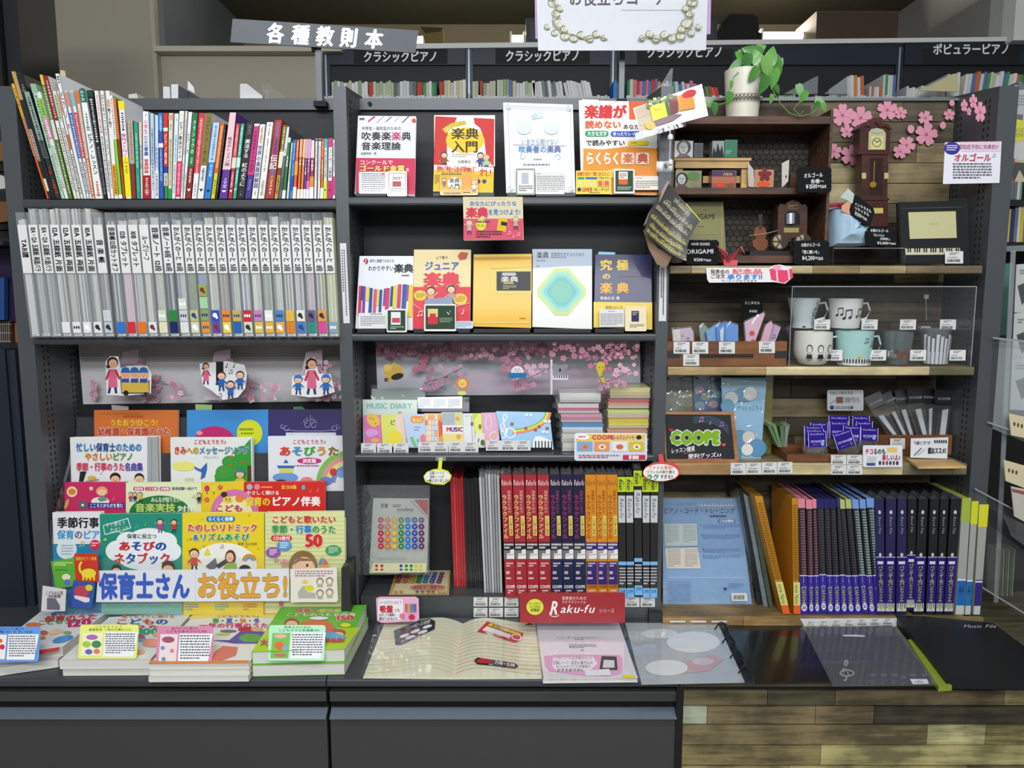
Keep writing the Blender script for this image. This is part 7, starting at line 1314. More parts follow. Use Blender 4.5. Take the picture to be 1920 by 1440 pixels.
for a,b_,y0,y1,nm in((1610,1672,285,289,'moulding'),(1616,1664,289,371,'trunk'),(1611,1668,371,375,'moulding'),(1614,1665,375,455,'base'),(1610,1669,455,463,'plinth')):MB().slab(Q(a,y0,b_,y1),VP(Yk-(.004 if nm!='trunk' and nm!='base' else 0)),.045 if nm=='plinth' else.042,CW).build(nm,ck)
MB().slab([(1631,296),(1655,296),(1655,366),(1631,366)],VP(Yk-.0005),.0004,mat('#2a120e',.15,coat=.9)).build('trunk_window',ck)
MB().tube([W(1640,302,Yk-.003),W(1638,342,Yk-.003)],.0007,mat('#c8a850',.3,.8),6).tube([W(1637,346,Yk-.003),W(1637,346,Yk-.006)],.0085,mat('#d0a83a',.25,.9),16).build('pendulum',ck)
for x,y in((1616,324),(1658,324)):MB().slab(Q(x,y,x+8,y+11),VP(Yk-.001),.0006,mat('#b8b07a',.6)).build('tape',ck)
MB().slab(Q(1637,390,1656,400),VP(Yk-.001),.0006,mat('#c8b860',.4)).build('brass_plate',ck)
def blob(name,label,cat,pts,Y,th,colr,seed=1,gp=None,bump=.8,m_=None):
 """soft bulging cloth or bag: outline in pixels, domed towards the viewer"""
 pl=VP(Y);cx=sum(p_[0]for p_ in pts)/len(pts);cy=sum(p_[1]for p_ in pts)/len(pts);r_=random.Random(seed);n=len(pts);vs=[];fs=[]
 for j,(s_,h)in enumerate(((1,0),(.96,.35),(.86,.66),(.68,.88),(.45,1.0),(.2,.96),(.06,1))):
  for x,y in pts:vs.append(pl.un(cx+(x-cx)*s_,cy+(y-cy)*s_)+V3((0,-th*h*(1+r_.uniform(-.16,.16)*(j>0)),0)))
 for j in range(6):
  for i in range(n):fs.append((j*n+i,j*n+(i+1)%n,(j+1)*n+(i+1)%n,(j+1)*n+i))
 fs.append([6*n+i for i in range(n)]);fs.append(list(range(n))[::-1])
 return MB().add(vs,fs,m_ or mat(colr,.7,bump=bump,noise=.15,scale=25)).build(name,None,label,cat,gp,smooth=True)
t=blob('gift_bag','pale blue towel gift bag tied with a dark red ribbon left of the clock','gift bag',[(1553,393),(1565,388),(1578,392),(1595,402),(1610,415),(1618,432),(1632,448),(1634,459),(1600,463),(1553,463)],2.19,.06,'#b4d0e6',3)
o=MB().slab([(1556,358),(1562,370),(1568,378),(1574,362),(1584,352),(1592,356),(1588,372),(1582,386),(1556,388)],VP(2.16),.012,SLEEVE).build('bag_neck',t);MB().tube([W(1555,385,2.15),W(1568,384,2.145),W(1580,386,2.15)],.006,mat('#a01c38',.3,coat=.5),8).build('ribbon',t)
card([(1578,386),(1592,376),(1600,390),(1594,403),(1578,396)],VP(2.13),.001,'#d89a80','salmon pink card tied to the blue gift bag');card([(1575,370),(1590,353),(1602,364),(1598,384),(1590,376)],VP(2.128),.001,'#b8c4bc','pale grey green card above the salmon pink one')
fp=VP(2.14,4,495)
t=thing('photo_frame','black wrapped photo frame with cream window and piano keys','frame',fp.un(1750,495));MB().slab([(1686,379),(1808,376),(1814,493),(1690,494)],fp,.018,mat('#0c0d0e',.5,spec=.3)).build('frame',t)
p=Pr(fp);p.poly([(1703,398),(1792,396),(1794,446),(1706,448)],'#c9c596');p.fine(1742,419,1762,422,1,'#a8a478');p.poly([(1697,466),(1800,465),(1801,477),(1698,478)],'#d4d0b8')
for i in range(24):
 x=1699+i*4.3
 if i%7 not in(2,6):p.rect(x+2.6,465.5,x+5,473,'#111')
p.line([(1692,391),(1806,388)],1,'#55585c');p.build(t,'frame_print',.3);MB().slab([(1682,376),(1813,371),(1818,496),(1686,497)],Pl(fp.p+V3((0,-.006,0)),fp.n),.0004,film(gloss=.05,haze=.0,rough=.05,bump=.6,scale=9)).build('clear_wrap',t)
ptag(1772,471,1806,494,Pl(fp.p+V3((0,-.008,0)),fp.n),'barcode ticket on the wrapped black photo frame',None)
RP=mat('#d85a64',.7,noise=.04);k_=lambda x,y,Y:W(x,y,Y)
A,B_,C_,D_,E_=k_(1366,492,2.09),k_(1341,459,2.10),k_(1362,474,2.075),k_(1386,472,2.10),k_(1372,497,2.10)
MB().add([A,B_,k_(1364,473,2.115),C_,E_],[(0,1,2),(0,3,1),(0,4,1)],RP).add([A,k_(1389,462,2.10),k_(1378,486,2.11),E_,C_,k_(1366,482,2.06)],[(0,1,2),(2,1,3),(0,5,1),(0,4,5)],RP).add([k_(1388,461,2.10),k_(1392,463,2.10),k_(1397,478,2.095),k_(1391,465,2.103)],[(0,1,2),(0,2,3)],RP).add([A,C_,k_(1350,480,2.12),k_(1356,497,2.12),E_],[(0,1,2),(0,2,3),(0,3,4)],RP).add([k_(1358,497.5,2.09),k_(1382,497.5,2.09),k_(1384,488,2.10),k_(1356,486,2.10),k_(1370,496,2.14)],[(0,1,2,3),(0,4,1),(1,4,2),(0,3,4)],RP).build('paper_crane',None,'red folded paper crane on the top wooden shelf edge','origami')
class Curl:
 def __init__(s):s.p=V3();s.n=V3((0,-1,0))
 def un(s,u,v,off=0):
  a,b=u/100,v/100;x=(1253*(1-b)+1208*b)*(1-a)+(1313*(1-b)+1287*b)*a;y=(343*(1-b)+434*b)*(1-a)+(413*(1-b)+490*b)*a
  y+=9*math.sin(math.pi*b)*(1-a)*-0+7*math.sin(math.pi*a)*b;x-=8*math.sin(math.pi*b)*1
  return W(x,y,2.02+.05*math.sin(math.pi*a)*.5-.03*b-off)
 def nn(s,*a):return s.n
cu=Curl();t=thing('curled_brochure','curled dark grey brochure with yellow music staves hanging at the right post','brochure',cu.un(50,50));vs=[];fs=[];N_=8
for off in(0,-.002):
 for i in range(N_+1):
  for j in range(N_+1):vs.append(cu.un(i*100/N_,j*100/N_,off))
for s_ in(0,1):
 for i in range(N_):
  for j in range(N_):a=s_*81+i*9+j;fs.append((a,a+1,a+10,a+9))
MB().add(vs,fs,mat('#4a4a48',.4,coat=.3)).build('sheet',t,smooth=True)
p=Pr(cu,.0008);r_=random.Random(2)
for(u0,u1,v)in((30,75,8),(14,96,24),(6,92,40),(4,96,60),(8,90,76),(4,84,90)):
 col='#c8c0a0' if v<50 else '#d0c060'
 for l in range(3):p.line([(u0+(u1-u0)*q_/8,v+l*2.2)for q_ in range(9)],.7,col)
 u=u0+3
 while u<u1-3:p.note(u,v-3+r_.uniform(-2,2),6,col,r_.random()<.6);u+=r_.uniform(5,9)
p.line([(55,0),(100,0)],1.6,'#d8d030');p.line([(92,99),(100,96)],2,'#d8d030');p.build(t,'staves')
card([(1252,338),(1255,342),(1240,372),(1212,418),(1206,424),(1216,400),(1236,366)],VP(2.015),.001,'#a08878','brown outer edge',name='outer_edge',parent=t);card([(1206,430),(1214,436),(1234,466),(1262,478),(1250,500),(1232,496),(1216,466)],VP(2.03),.001,'#8a6a54','brown reverse side',name='reverse_side',parent=t)
def d(p):
 p.poly([(1190,204),(1222,190),(1232,240),(1200,249)],'#c8b49a');p.line([(1196,222),(1226,212)],.8,'#9a8468');p.line([(1199,236),(1228,228)],.8,'#9a8468')
 r_=random.Random(6)
 for _ in range(26):x=r_.uniform(1208,1270);p.ell(x,198-(x-1208)*.28+r_.uniform(-7,5),4,3,r_.choice(['#5a7a34','#3f5c26','#7a9a4a','#c8d080']),8)
 p.poly([(1218,201),(1246,191),(1252,218),(1224,228)],'#ecdc2e');p.fine(1226,204,1242,208,2,'#a89a20');p.poly([(1246,191),(1252,189),(1258,214),(1252,218)],'#3a6a3a');p.poly([(1254,186),(1270,180),(1272,210),(1258,214)],'#7a2c24');p.poly([(1269,180),(1298,172),(1304,202),(1274,208)],'#f0962a');p.ell(1292,176,14,7,'#c8202c',rot=-20);p.ell(1219,235,9,8,'#e8b42a');p.poly([(1228,228),(1262,214),(1280,214),(1262,226),(1232,236)],'#7a5a6a')
 p.fine(1232,196,1236,197,1,'#fff')
t=thing('tilted_photo_card','glossy photo card with yellow and orange books tilted in a clear clip','card',W(1260,250,2.02));pt_=VP(2.02)
MB().slab([(1187,203),(1316,157),(1328,217),(1200,251)],pt_,.0015,mat('#efe6da',.25,coat=.5)).build('sheet',t);p=Pr(pt_);d(p);p.build(t,'card_print',.25,.4)
MB().slab([(1190,250),(1284,224),(1287,236),(1193,262)],VP(2.018),.004,SLEEVE).build('clip_bar',t);MB().tube([W(1256,240,2.03),W(1257,262,2.03),W(1255,305,2.06)],.0018,mat('#d8d8d8',.3),8).build('stem',t)
for y,Y in((258,2.03),(305,2.06)):MB().lathe(W(1257,y+6,Y),[(.001,0),(.006,.003),(.0075,.009),(.006,.015),(.001,.018)],mat('#dcdcdc',.3),12).build('ball_joint',t,smooth=True)
MB().slab(Q(1232,302,1262,322),VP(2.085),.012,CLEAR).build('clamp',t)
def d(p):
 p.ell(1785,278,15,12,'#3a3690');p.fine(1775,272,1795,284,3,'#d8d8f0',.5);p.poly([(1800,266),(1876,265),(1876,284),(1802,284)],'#e6c8d8');p.text(1797,271,1872,280,'認知症予防に効果的!?','#7a3a5a',b=.015);p.text(1788,288,1858,303,'オルゴール','#c04a5c',b=.04,shear=.15);p.note(1862,289,5,'#889',True);p.fine(1787,306,1860,337,6,'#55555a',.42)
card([(1772,267),(1878,265),(1874,343),(1768,345)],VP(2.097),.001,'#e6e4ee','white notice about music boxes hung in front of the right post',d,'sign','post_notice')
PK=[('#e0a0b2','#c06a80'),('#e6aebc','#c87088')]
BL=[0]
def blossom(x,y,r_,lab,Y=None,sq=1,rot=0,petal=False):
 BL[0]+=1;Y=(Y or YB-.0045)-BL[0]*.0009;pl=VP(Y);pts=[]
 if petal:pts=[(x+r_*math.cos(R(a))*.8,y+r_*math.sin(R(a)))for a in range(0,360,24)]
 else:
  for k5 in range(5):
   for da,rr in((-34,.55),(-26,.86),(-14,1.0),(-3,.95),(0,.88),(3,.95),(14,1.0),(26,.86),(34,.55)):a=R(rot-90+72*k5+da);pts.append((x+r_*rr*math.cos(a)*sq,y+r_*rr*math.sin(a)))
 o=MB().slab(pts,pl,.0006,mat('#d995a8',.6,noise=.04,spec=.2)).build('blossom_sticker',None,lab,'sticker','cherry blossom stickers')
 if not petal:
  p=Pr(pl)
  for k5 in range(5):a=R(rot-90+72*k5+36);p.line([(x,y),(x+r_*.6*math.cos(a)*sq,y+r_*.6*math.sin(a))],.7,'#c98a9c')
  p.ell(x,y,r_*.14*sq,r_*.14,'#b85a74',8);p.build(o,'sticker_print',.5)
for a in[(1580,216,22,'large pink blossom sticker half behind the crate shelf top'),(1614,221,22,'large pink blossom sticker left of the clock hood'),(1588,246,13,'small pink blossom sticker below two large ones, left of clock'),(1664,206,20,'large pink blossom sticker above the clock hood'),(1689,212,12,'small pink blossom sticker right above the clock'),(1737,252,22,'largest open blossom sticker in the middle of the plank wall',None,1,12),(1735,221,14,'medium blossom sticker just above the largest one',None,1,20),(1780,215,11,'small blossom sticker near the right post'),(1700,272,17,'blossom sticker with a fallen neighbour right of the clock',None,1,30),(1688,284,14,'paler blossom sticker lowest right of the clock',None,1,8),(1564,284,15,'blossom sticker cut by the crate shelf side'),(1596,291,20,'large blossom sticker lowest left of the clock',None,1,15)]:blossom(*a)
for a in[(1708,242,8,'loose pink petal sticker left of the largest blossom'),(1768,235,7,'loose pink petal sticker right of the largest blossom'),(1785,193,6,'loose pink petal sticker near the top right corner')]:blossom(*a,petal=True)
for a in[(1808,198,12,'narrow blossom sticker leftmost on the right post'),(1825,190,14,'narrow blossom sticker topmost on the right post'),(1838,210,20,'tall narrow blossom sticker on the right post'),(1817,209,8,'smallest blossom sticker on the right post')]:blossom(*a,Y=2.098 if False else 2.115,sq=.55)
def d(p):
 p.text(1332,505,1368,514,'発表会の','#333',b=.02);p.text(1373,504,1430,514,'記念品','#e8707e',b=.04);p.text(1332,514,1360,522,'ご注文','#333',b=.02);p.text(1363,514,1430,524,'承ります!!','#3a8ae0',b=.04);p.text(1352,524,1420,529,'ラッピングもできます','#444')
 p.poly([(1443,504),(1485,504),(1487,520),(1470,530),(1446,524)],'#e8446e');p.line([(1456,506),(1458,528)],3,'#f6d8e4');p.line([(1478,506),(1480,524)],3,'#f6d8e4');p.ell(1458,502,9,5,'#f0a0c0');p.ell(1472,503,9,4,'#f8dce8')
card([(1324,502),(1442,502),(1452,497),(1462,496),(1484,501),(1487,520),(1472,532),(1452,529),(1330,530),(1326,524)],VP(2.078),.001,'#ece8e4','white handwritten sign with a pink gift under the top wooden shelf',d,'sign','shelf_sign')
zt2=ZR2+.0006
def tray(x0,x1,y0,Y,dep,z,label,band=False):
 t=thing('wooden_tray',label,'tray',V3(((xat(x0,y0,Y)+xat(x1,y0,Y))/2,Y+dep/2,z)));xa,xc=xat(x0,y0,Y),xat(x1,y0,Y);zt=zat(y0,Y)
 MB().box((xa,Y,z),(xc,Y+.008,zt),MWD).build('front_board',t);MB().box((xa,Y+dep-.008,z),(xc,Y+dep,zt+.004),MWD).build('back_board',t)
 for a in(xa,xc-.007):MB().box((a,Y+.0081,z),(a+.007,Y+dep-.0081,zt),MWD).build('side_board',t)
 MB().box((xa+.0071,Y+.0081,z),(xc-.0071,Y+dep-.0081,z+.004),MWD).build('bottom',t)
 if band:
  for a,b_ in((x0,x0+24),(x1-24,x1)):MB().slab(Q(a,658,b_,672),VP(Y-.0001),.001,mat('#2a2422',.5)).build('corner_plate',t)
  MB().slab(Q(x0+62,664,x0+162,669),VP(Y-.006),.004,mat('#1e1a18',.5)).build('handle',t)
 return t
tray(1251,1476,640,2.10,.14,zt2,'brown wooden tray with black corner plates holding rolled towels',True)
def pack(poly,Y,colr,label,cat='towel',name='rolled_towel',draw=None,film_=True,tilt=6,th=.012,gp=None):
 pl=VP(Y,tilt,poly[-1][1]);o=MB().slab(poly,pl,th,mat(colr,.7,noise=.06,bump=.3)).build(name,None,label,cat,gp)
 if draw:p=Pr(pl);draw(p);p.build(o,'pack_print')
 if film_:cxp=sum(a for a,_ in poly)/len(poly);MB().slab([(cxp+(a-cxp)*1.06,b_-(3 if b_<poly[-1][1]-8 else 0))for a,b_ in poly],Pl(pl.p+pl.n*.003,pl.n),.0004,SLEEVE).build('wrap',o)
pack([(1260,618),(1295,614),(1300,622),(1302,656),(1264,656)],2.135,'#c9b0c4','pinkish mauve rolled towel with dark notes, left in the brown tray',draw=lambda p:(p.rect(1262,618,1275,655,'#d8d4cc'),p.note(1279,626,5,'#222'),p.note(1287,634,6,'#222',True),p.note(1282,644,5,'#222')))
pack([(1310,612),(1320,608),(1332,622),(1334,656),(1316,656)],2.16,'#7f8f90','grey green wrapped towel left of the blue ones',gp=None)
pack([(1324,622),(1340,610),(1350,604),(1352,656),(1330,656)],2.14,'#6aa0d0','light blue folded towel, leftmost of the blue fan')
pack([(1343,614),(1356,604),(1362,606),(1360,656),(1346,656)],2.13,'#3f7cc8','mid blue folded towel in the middle of the fan');pack([(1360,604),(1374,606),(1384,610),(1384,656),(1362,656)],2.135,'#5590d6','bright blue folded towel, right side of the fan');pack([(1350,620),(1357,612),(1356,640),(1352,654)],2.122,'#c8d8e8','narrow white fold in front of the blue towels')
pack([(1396,604),(1432,586),(1434,590),(1416,640),(1412,656),(1400,656)],2.14,'#d9b0c2','pink handkerchief pack with red ribbon, upright in the brown tray',draw=lambda p:(p.ell(1410,625,5,5,'#d0342c'),p.ell(1412,640,4,4,'#d0342c')))
pack([(1424,650),(1436,610),(1446,602),(1450,610),(1436,656),(1424,656)],2.13,'#dba8be','slanted pink rolled towel left of the lilac one');pack([(1436,656),(1452,608),(1464,614),(1454,640),(1450,656)],2.145,'#c3a2c6','lilac rolled towel rightmost in the brown tray',draw=lambda p:p.note(1448,628,6,'#222',True))
PW=VP(2.098)
for x,y in((1263,641),(1298,641),(1348,641),(1423,640),(1281,664)):ptag(x,y,x+30,y+22,PW,'barcode price ticket on the front of the black cornered brown tray','price tickets on the brown tray')
Ye0,Ye1=2.095,2.275;ea,eb=xat(1482,610,Ye0),xat(1826,610,Ye0);ezt=zat(538,Ye0)
ec=thing('display_case','clear acrylic display case with mugs and glasses on the middle wooden shelf','display case',V3(((ea+eb)/2,2.18,zt2)))
EDG=mat('#aab0b2',.2,noise=.02);EC=film(gloss=.04,haze=.01,rough=.03,bump=0)
for nm,A_,B2_ in(('front_pane',(ea,Ye0,zt2),(eb,Ye0+.002,ezt)),('side_pane',(ea,Ye0+.0021,zt2),(ea+.002,Ye1,ezt)),('side_pane',(eb-.002,Ye0+.0021,zt2),(eb,Ye1,ezt)),('top_pane',(ea,Ye0,ezt),(eb,Ye1,ezt+.002)),('middle_shelf',(ea+.0021,Ye0+.075,zat(619,2.17)),(eb-.0021,Ye1,zat(619,2.17)+.002)),('divider',(xat(1663,600,2.17),2.17,zt2),(xat(1665,600,2.17),Ye1,ezt-.001))):MB().box(A_,B2_,EC).build(nm,ec)
m=MB();e_=.0012
for A_,B2_ in(((ea,Ye0-e_,ezt),(eb,Ye0+e_,ezt+.0022)),((ea,Ye0-e_,zt2),(ea+e_,Ye0+e_,ezt)),((eb-e_,Ye0-e_,zt2),(eb,Ye0+e_,ezt)),((ea,Ye0,ezt+.0005),(ea+e_,Ye1,ezt+.0022)),((eb-e_,Ye0,ezt+.0005),(eb,Ye1,ezt+.0022))):m.box(A_,B2_,EDG)
m.build('edges',ec)
def mug(cx,yt,yb,rt,rb,Y,zb,colr,label,prof='s',hs=1,draw=None,hy=.55):
 kk=(W(cx,yb,Y)-CAM).dot(CF)/F;c=V3((xat(cx,(yt+yb)/2,Y),Y,zb));h=(yb-yt)*kk;a,b_=rt*kk,rb*kk
 t=thing('mug',label,'mug',c);mm=mat(colr,.2,coat=.6,noise=.01)
 pr={'s':[(b_*.85,0),(b_,.003),(a,h)],'r':[(b_*.55,0),(b_*.75,.004),(b_*1.02,h*.3),(b_*1.05,h*.5),(a,h)],'f':[(b_*.8,0),(b_,.003),(b_*.98,h*.3),(a*.86,h*.7),(a,h)]}[prof]
 MB().lathe(c,pr+[(a-.003,h),(a-.004,h-.01),(b_*.7,.006),(.001,.006)],mm,30).build('cup',t,smooth=True)
 q_=[c+V3((hs*(a*.93),0,h*.82)),c+V3((hs*(a+.016),0,h*.85)),c+V3((hs*(a+.024),0,h*.6)),c+V3((hs*(a+.016),0,h*.35)),c+V3((hs*b_*.9,0,h*.25))]
 MB().tube(q_,[.0035,.0035,.0032,.0035,.0035],mm,8).build('handle',t,smooth=True)
 if draw:
  s_=Cy(c,b_*(1.0 if prof!='r' else 1.04),a if prof!='r' else b_*1.04,c.z,c.z+h);p=Pr(s_,.001);draw(p);p.build(t,'mug_print',.2,.5)
zs=zat(619,2.17)+.0022
def d(p):p.ring(28,45,9,14,2.5,'#2e3c40',18,0,330);p.line([(30,20),(34,8),(38,22),(22,60),(26,90)],3,'#2e3c40');p.ell(-14,92,8,3,'#2a6a7a');p.rect(-80,60,80,99,'#9cc4cc')if False else None
mug(1506,560,617,30,20,2.215,zs,'#c4d0d2','flared pale grey mug with dark treble clef at back left of the case','f',1,d)
mug(1584,561,617,31,27,2.215,zs,'#d8d8d4','straight white mug with dark music notes at back of the case','s',1,lambda p:(p.note(-50,32,22,'#333',True),p.note(-25,38,26,'#333',True),p.note(20,34,24,'#444',True)))
def d(p):
 for u in(-30,2,34):p.ell(u,48,9,12,'#555');p.ell(u,50,6.4,9.5,'#dcdcd6');p.ell(u-2.4,48,1,1,'#333');p.ell(u+2.4,48,1,1,'#333');p.poly([(u-9,78),(u-6,63),(u,66),(u+6,63),(u+9,78)],'#222');p.rect(u-6,82,u+6,84,'#555')
mug(1524,617,679,34,33,2.145,zt2,'#dcdad0','rounded white mug with three small portraits at front of the case','r',1,d)
def d(p):
 p.rect(-85,78,85,99,'#e4e4de');p.note(10,20,12,'#3a4a50',True);p.note(34,30,12,'#3a4a50',True);p.ell(-5,74,5,4,'#d8b03a')
 for i in range(18):p.rect(-80+i*9,79,-76+i*9,91,'#2a2a2a')
mug(1601,616,679,34,30,2.145,zt2,'#a6d0cc','mint mug with a piano key band at front of the case','s',1,d)
GLS=film(tint='#dfe6e4',gloss=.16,haze=.05,rough=.03,bump=0)
def glass(cx,yt,yb,rt,rb,Y,zb,label,draw=None):
 kk=(W(cx,yb,Y)-CAM).dot(CF)/F;c=V3((xat(cx,(yt+yb)/2,Y),Y,zb));h=(yb-yt)*kk;a,b_=rt*kk,rb*kk
 o=thing('glass_tumbler',label,'glass',c);MB().lathe(c,[(b_*.9,0),(b_,.002),(a,h),(a-.0015,h),(b_-.002,.006),(.001,.006)],GLS,26).build('glass_wall',o,smooth=True)
 p=Pr(Cy(c,b_,a,c.z,c.z+h),.0006);draw(p);p.build(o,'glass_print')
glass(1682,612,674,28,24,2.15,zt2,'clear tumbler with faint brown flower print at front of the case',lambda p:(p.ell(0,72,24,12,'#6a4630'),p.ell(20,55,12,8,'#7a5236'),p.ell(-26,60,10,7,'#5c4030')))
def d(p):
 for i in range(9):p.rect(-72+i*16,16+(i%3)*5,-59+i*16,96,'#c4c6ca')
 for i in range(8):p.rect(-61+i*16,22,-57+i*16,62,'#55585c')
glass(1753,606,674,27,23,2.15,zt2,'clear tumbler with grey piano key print at right of the case',d)
MB().tube([W(1662,664,2.115),W(1674,668,2.125)],[.011,.013],mat('#c0c4c8',.15,.9,noise=.4,scale=200),16).build('silver_charm',None,'round silver jewelled charm lying before the brown print tumbler','charm')
MB().tube([W(1736,556,2.24),W(1737,600,2.24)],.001,EDG,6).box((xat(1733,555,2.239),2.238,zat(560,2.239)),(xat(1741,555,2.239),2.242,zat(552,2.239)),EDG).box((xat(1728,602,2.23),2.23,zs),(xat(1746,602,2.23),2.25,zs+.006),EDG).build('earring_stand',None,'thin clear stand with tiny hanging tag at back right of the case','stand')
for j,(xs__,y0,Y,zz)in enumerate((((1526,1615,1687,1762),599,2.175,zs),((1549,1631,1706,1780),656,2.105,zt2))):
 for x in xs__:ptag(x,y0,x+30,y0+(20 if j else 19),VP(Y,20,y0+20),'white price card in the %s row of the display case'%('front' if j else 'back'),'price cards, %s row of the case'%('front' if j else 'back'),1)
zt3=ZR3+.0006
def bag(poly,Y,colr,label,draw,cat='bag',tilt=5,nm='gift_bag',fl=True):
 pl=VP(Y,tilt,poly[-1][1]);o=MB().slab(poly,pl,.004,mat(colr,.5,noise=.05)).build(nm,None,label,cat);p=Pr(pl);draw(p);p.build(o,'bag_print')
 if fl:MB().slab([(a,b_)for a,b_ in poly],Pl(pl.p+pl.n*.0025,pl.n),.0004,film(gloss=.13,haze=.05,rough=.08,bump=.9,scale=22)).build('clear_wrap',o)
bag([(1246,704),(1300,704),(1302,866),(1248,866)],2.2,'#8a8a60','olive and purple gift bag in streaky clear wrap behind the chalkboard',lambda p:(p.poly([(1246,706),(1298,706),(1296,732),(1248,736)],'#3a3640'),p.flower(1254,716,8,'#8a3050'),p.ell(1268,718,5,5,'#4a8a4a'),p.flower(1288,720,7,'#6a3a7a'),p.ell(1262,760,22,26,'#9a9c88')))
def d(p):
 for x,y,c in((1311,730,'#c8a0a0'),(1335,728,'#8a9a78'),(1323,744,'#9aa080'),(1312,760,'#8ab0c0'),(1338,758,'#c0a0a8'),(1346,740,'#7aa0a8')):p.ell(x,y,9,7,c)
 p.rect(1302,706,1352,713,'#2c3c60')
bag([(1300,704),(1354,704),(1356,866),(1303,866)],2.19,'#3d5f9a','blue dotted gift bag in clear wrap behind the chalkboard',d)
def d(p):
 p.rect(1352,708,1436,728,'#7aa8b8')
 for x,y,r_,c in((1390,741,13,'#5a9cc0'),(1407,738,13,'#e0e0dc'),(1371,747,13,'#dcdcd8'),(1364,761,12,'#5a9cc0'),(1388,822,15,'#4f94c0'),(1404,820,12,'#e4e0dc'),(1420,840,16,'#4f94c0'),(1401,843,11,'#e4e0dc'),(1376,850,14,'#4f94c0')):p.ell(x,y,r_+1,r_+1,'#4a88a8');p.ell(x,y,r_,r_,c)
 p.text(1382,760,1430,769,'げっしっごろく','#3f6a80');p.fine(1385,752,1410,755,1,'#3f6a80')
bag([(1353,708),(1437,716),(1426,868),(1356,868)],2.15,'#8fc4e2','light blue bag with overlapping discs right of the chalkboard',d)
MB().slab([(1436,700),(1450,702),(1446,852),(1426,852)],VP(2.2),.02,film(tint='#c8c070',gloss=.15,haze=.3,hazec='#b8b060',bump=.8)).build('film_bag',None,'yellowish clear film bag edge behind the light blue bag','bag')
bp_=VP(2.10,6,873)
t=thing('chalkboard','small wood framed chalkboard with green bubble lettering','chalkboard',bp_.un(1315,870));FW=wood('#a87446',.7,.5)
MB().slab([(1247,776),(1370,777),(1378,862),(1250,862)],bp_,.006,mat('#232528',.8)).build('board',t)
for q_ in([(1243,772),(1376,772),(1370,778),(1247,777)],[(1370,778),(1376,772),(1386,867),(1378,861)],[(1250,861),(1378,861),(1386,868),(1250,869)],[(1243,772),(1247,777),(1250,861),(1248,868)]):MB().slab(q_,Pl(bp_.p+bp_.n*.003,bp_.n),.010,FW).build('frame_side',t)
p=Pr(bp_)
for k in range(4):p.line([(1300+i*11,783+k*3.2-2*math.sin(i*.8)+max(0,i-3)**2*1.7+k*i*.15)for i in range(7)],.6,'#6a88b0')
p.note(1312,783,7,'#e08ab8',True);p.note(1331,789,6,'#8ab0d8');p.note(1350,792,7,'#c87ad0',True);p.heart(1258,806,4,'#c0303a');p.heart(1357,834,4,'#e0504a')
p.text(1258,809,1350,832,'COOPE','#84b01c',b=.085,halo='#dfe8d8',hr=.13);p.text(1258,841,1303,851,'レッスン雑貨','#f0f0f0',b=.02,slope=-.12);p.line([(1282,851),(1304,846)],.9,'#d06a8a');p.text(1290,851,1353,860,'便利グッズ♪♪','#f0f0f0',b=.02,slope=-.05);p.line([(1286,861),(1354,860)],.9,'#d06a8a');p.build(t,'chalk_drawing',.8)
MB().slab([(1262,867),(1374,867),(1374,873),(1262,873)],VP(2.09),.03,FW).build('easel_foot',t)
PW3=VP(2.083)
for i in range(4):ptag(1370+i*29.3,868-i*.6,1398+i*29.3,890-i*.6,PW3,'barcode price ticket on the shelf edge under the light blue bag','price tickets under the light blue bag')
for x in(1558,1588):
 for y in(853,872):ptag(x,y,x+29,y+18,PW3,'barcode price ticket in the square block under the purple packs','price tickets under the purple packs')
t=tray(1476,1622,852,2.105,.13,zt3,'brown wooden tray holding the purple headed packs');tray(1640,1786,816,2.19,.09,zt3,'taller brown wooden tray holding clear pen packs')
for i,(x,c)in enumerate(((1446,'#5a7a50'),(1452,'#6a8a5c'),(1462,'#4f6f48'),(1470,'#7a8a70'))):pl=VP(2.15+i*.004);MB().slab([(x+(i-2)*3,800),(x+5+(i-2)*3+i,796),(1462+i*4,838),(1458+i*4,838)],pl,.06,mat(c,.4)).build('green_folder',None,'thin green folder fanned left in the purple pack tray','folder','thin green folders')
MB().slab([(1458,838),(1474,783),(1478,838)],VP(2.14),.002,SLEEVE).build('clear_wedge',None,'clear plastic sheet standing among the thin green folders','sheet')
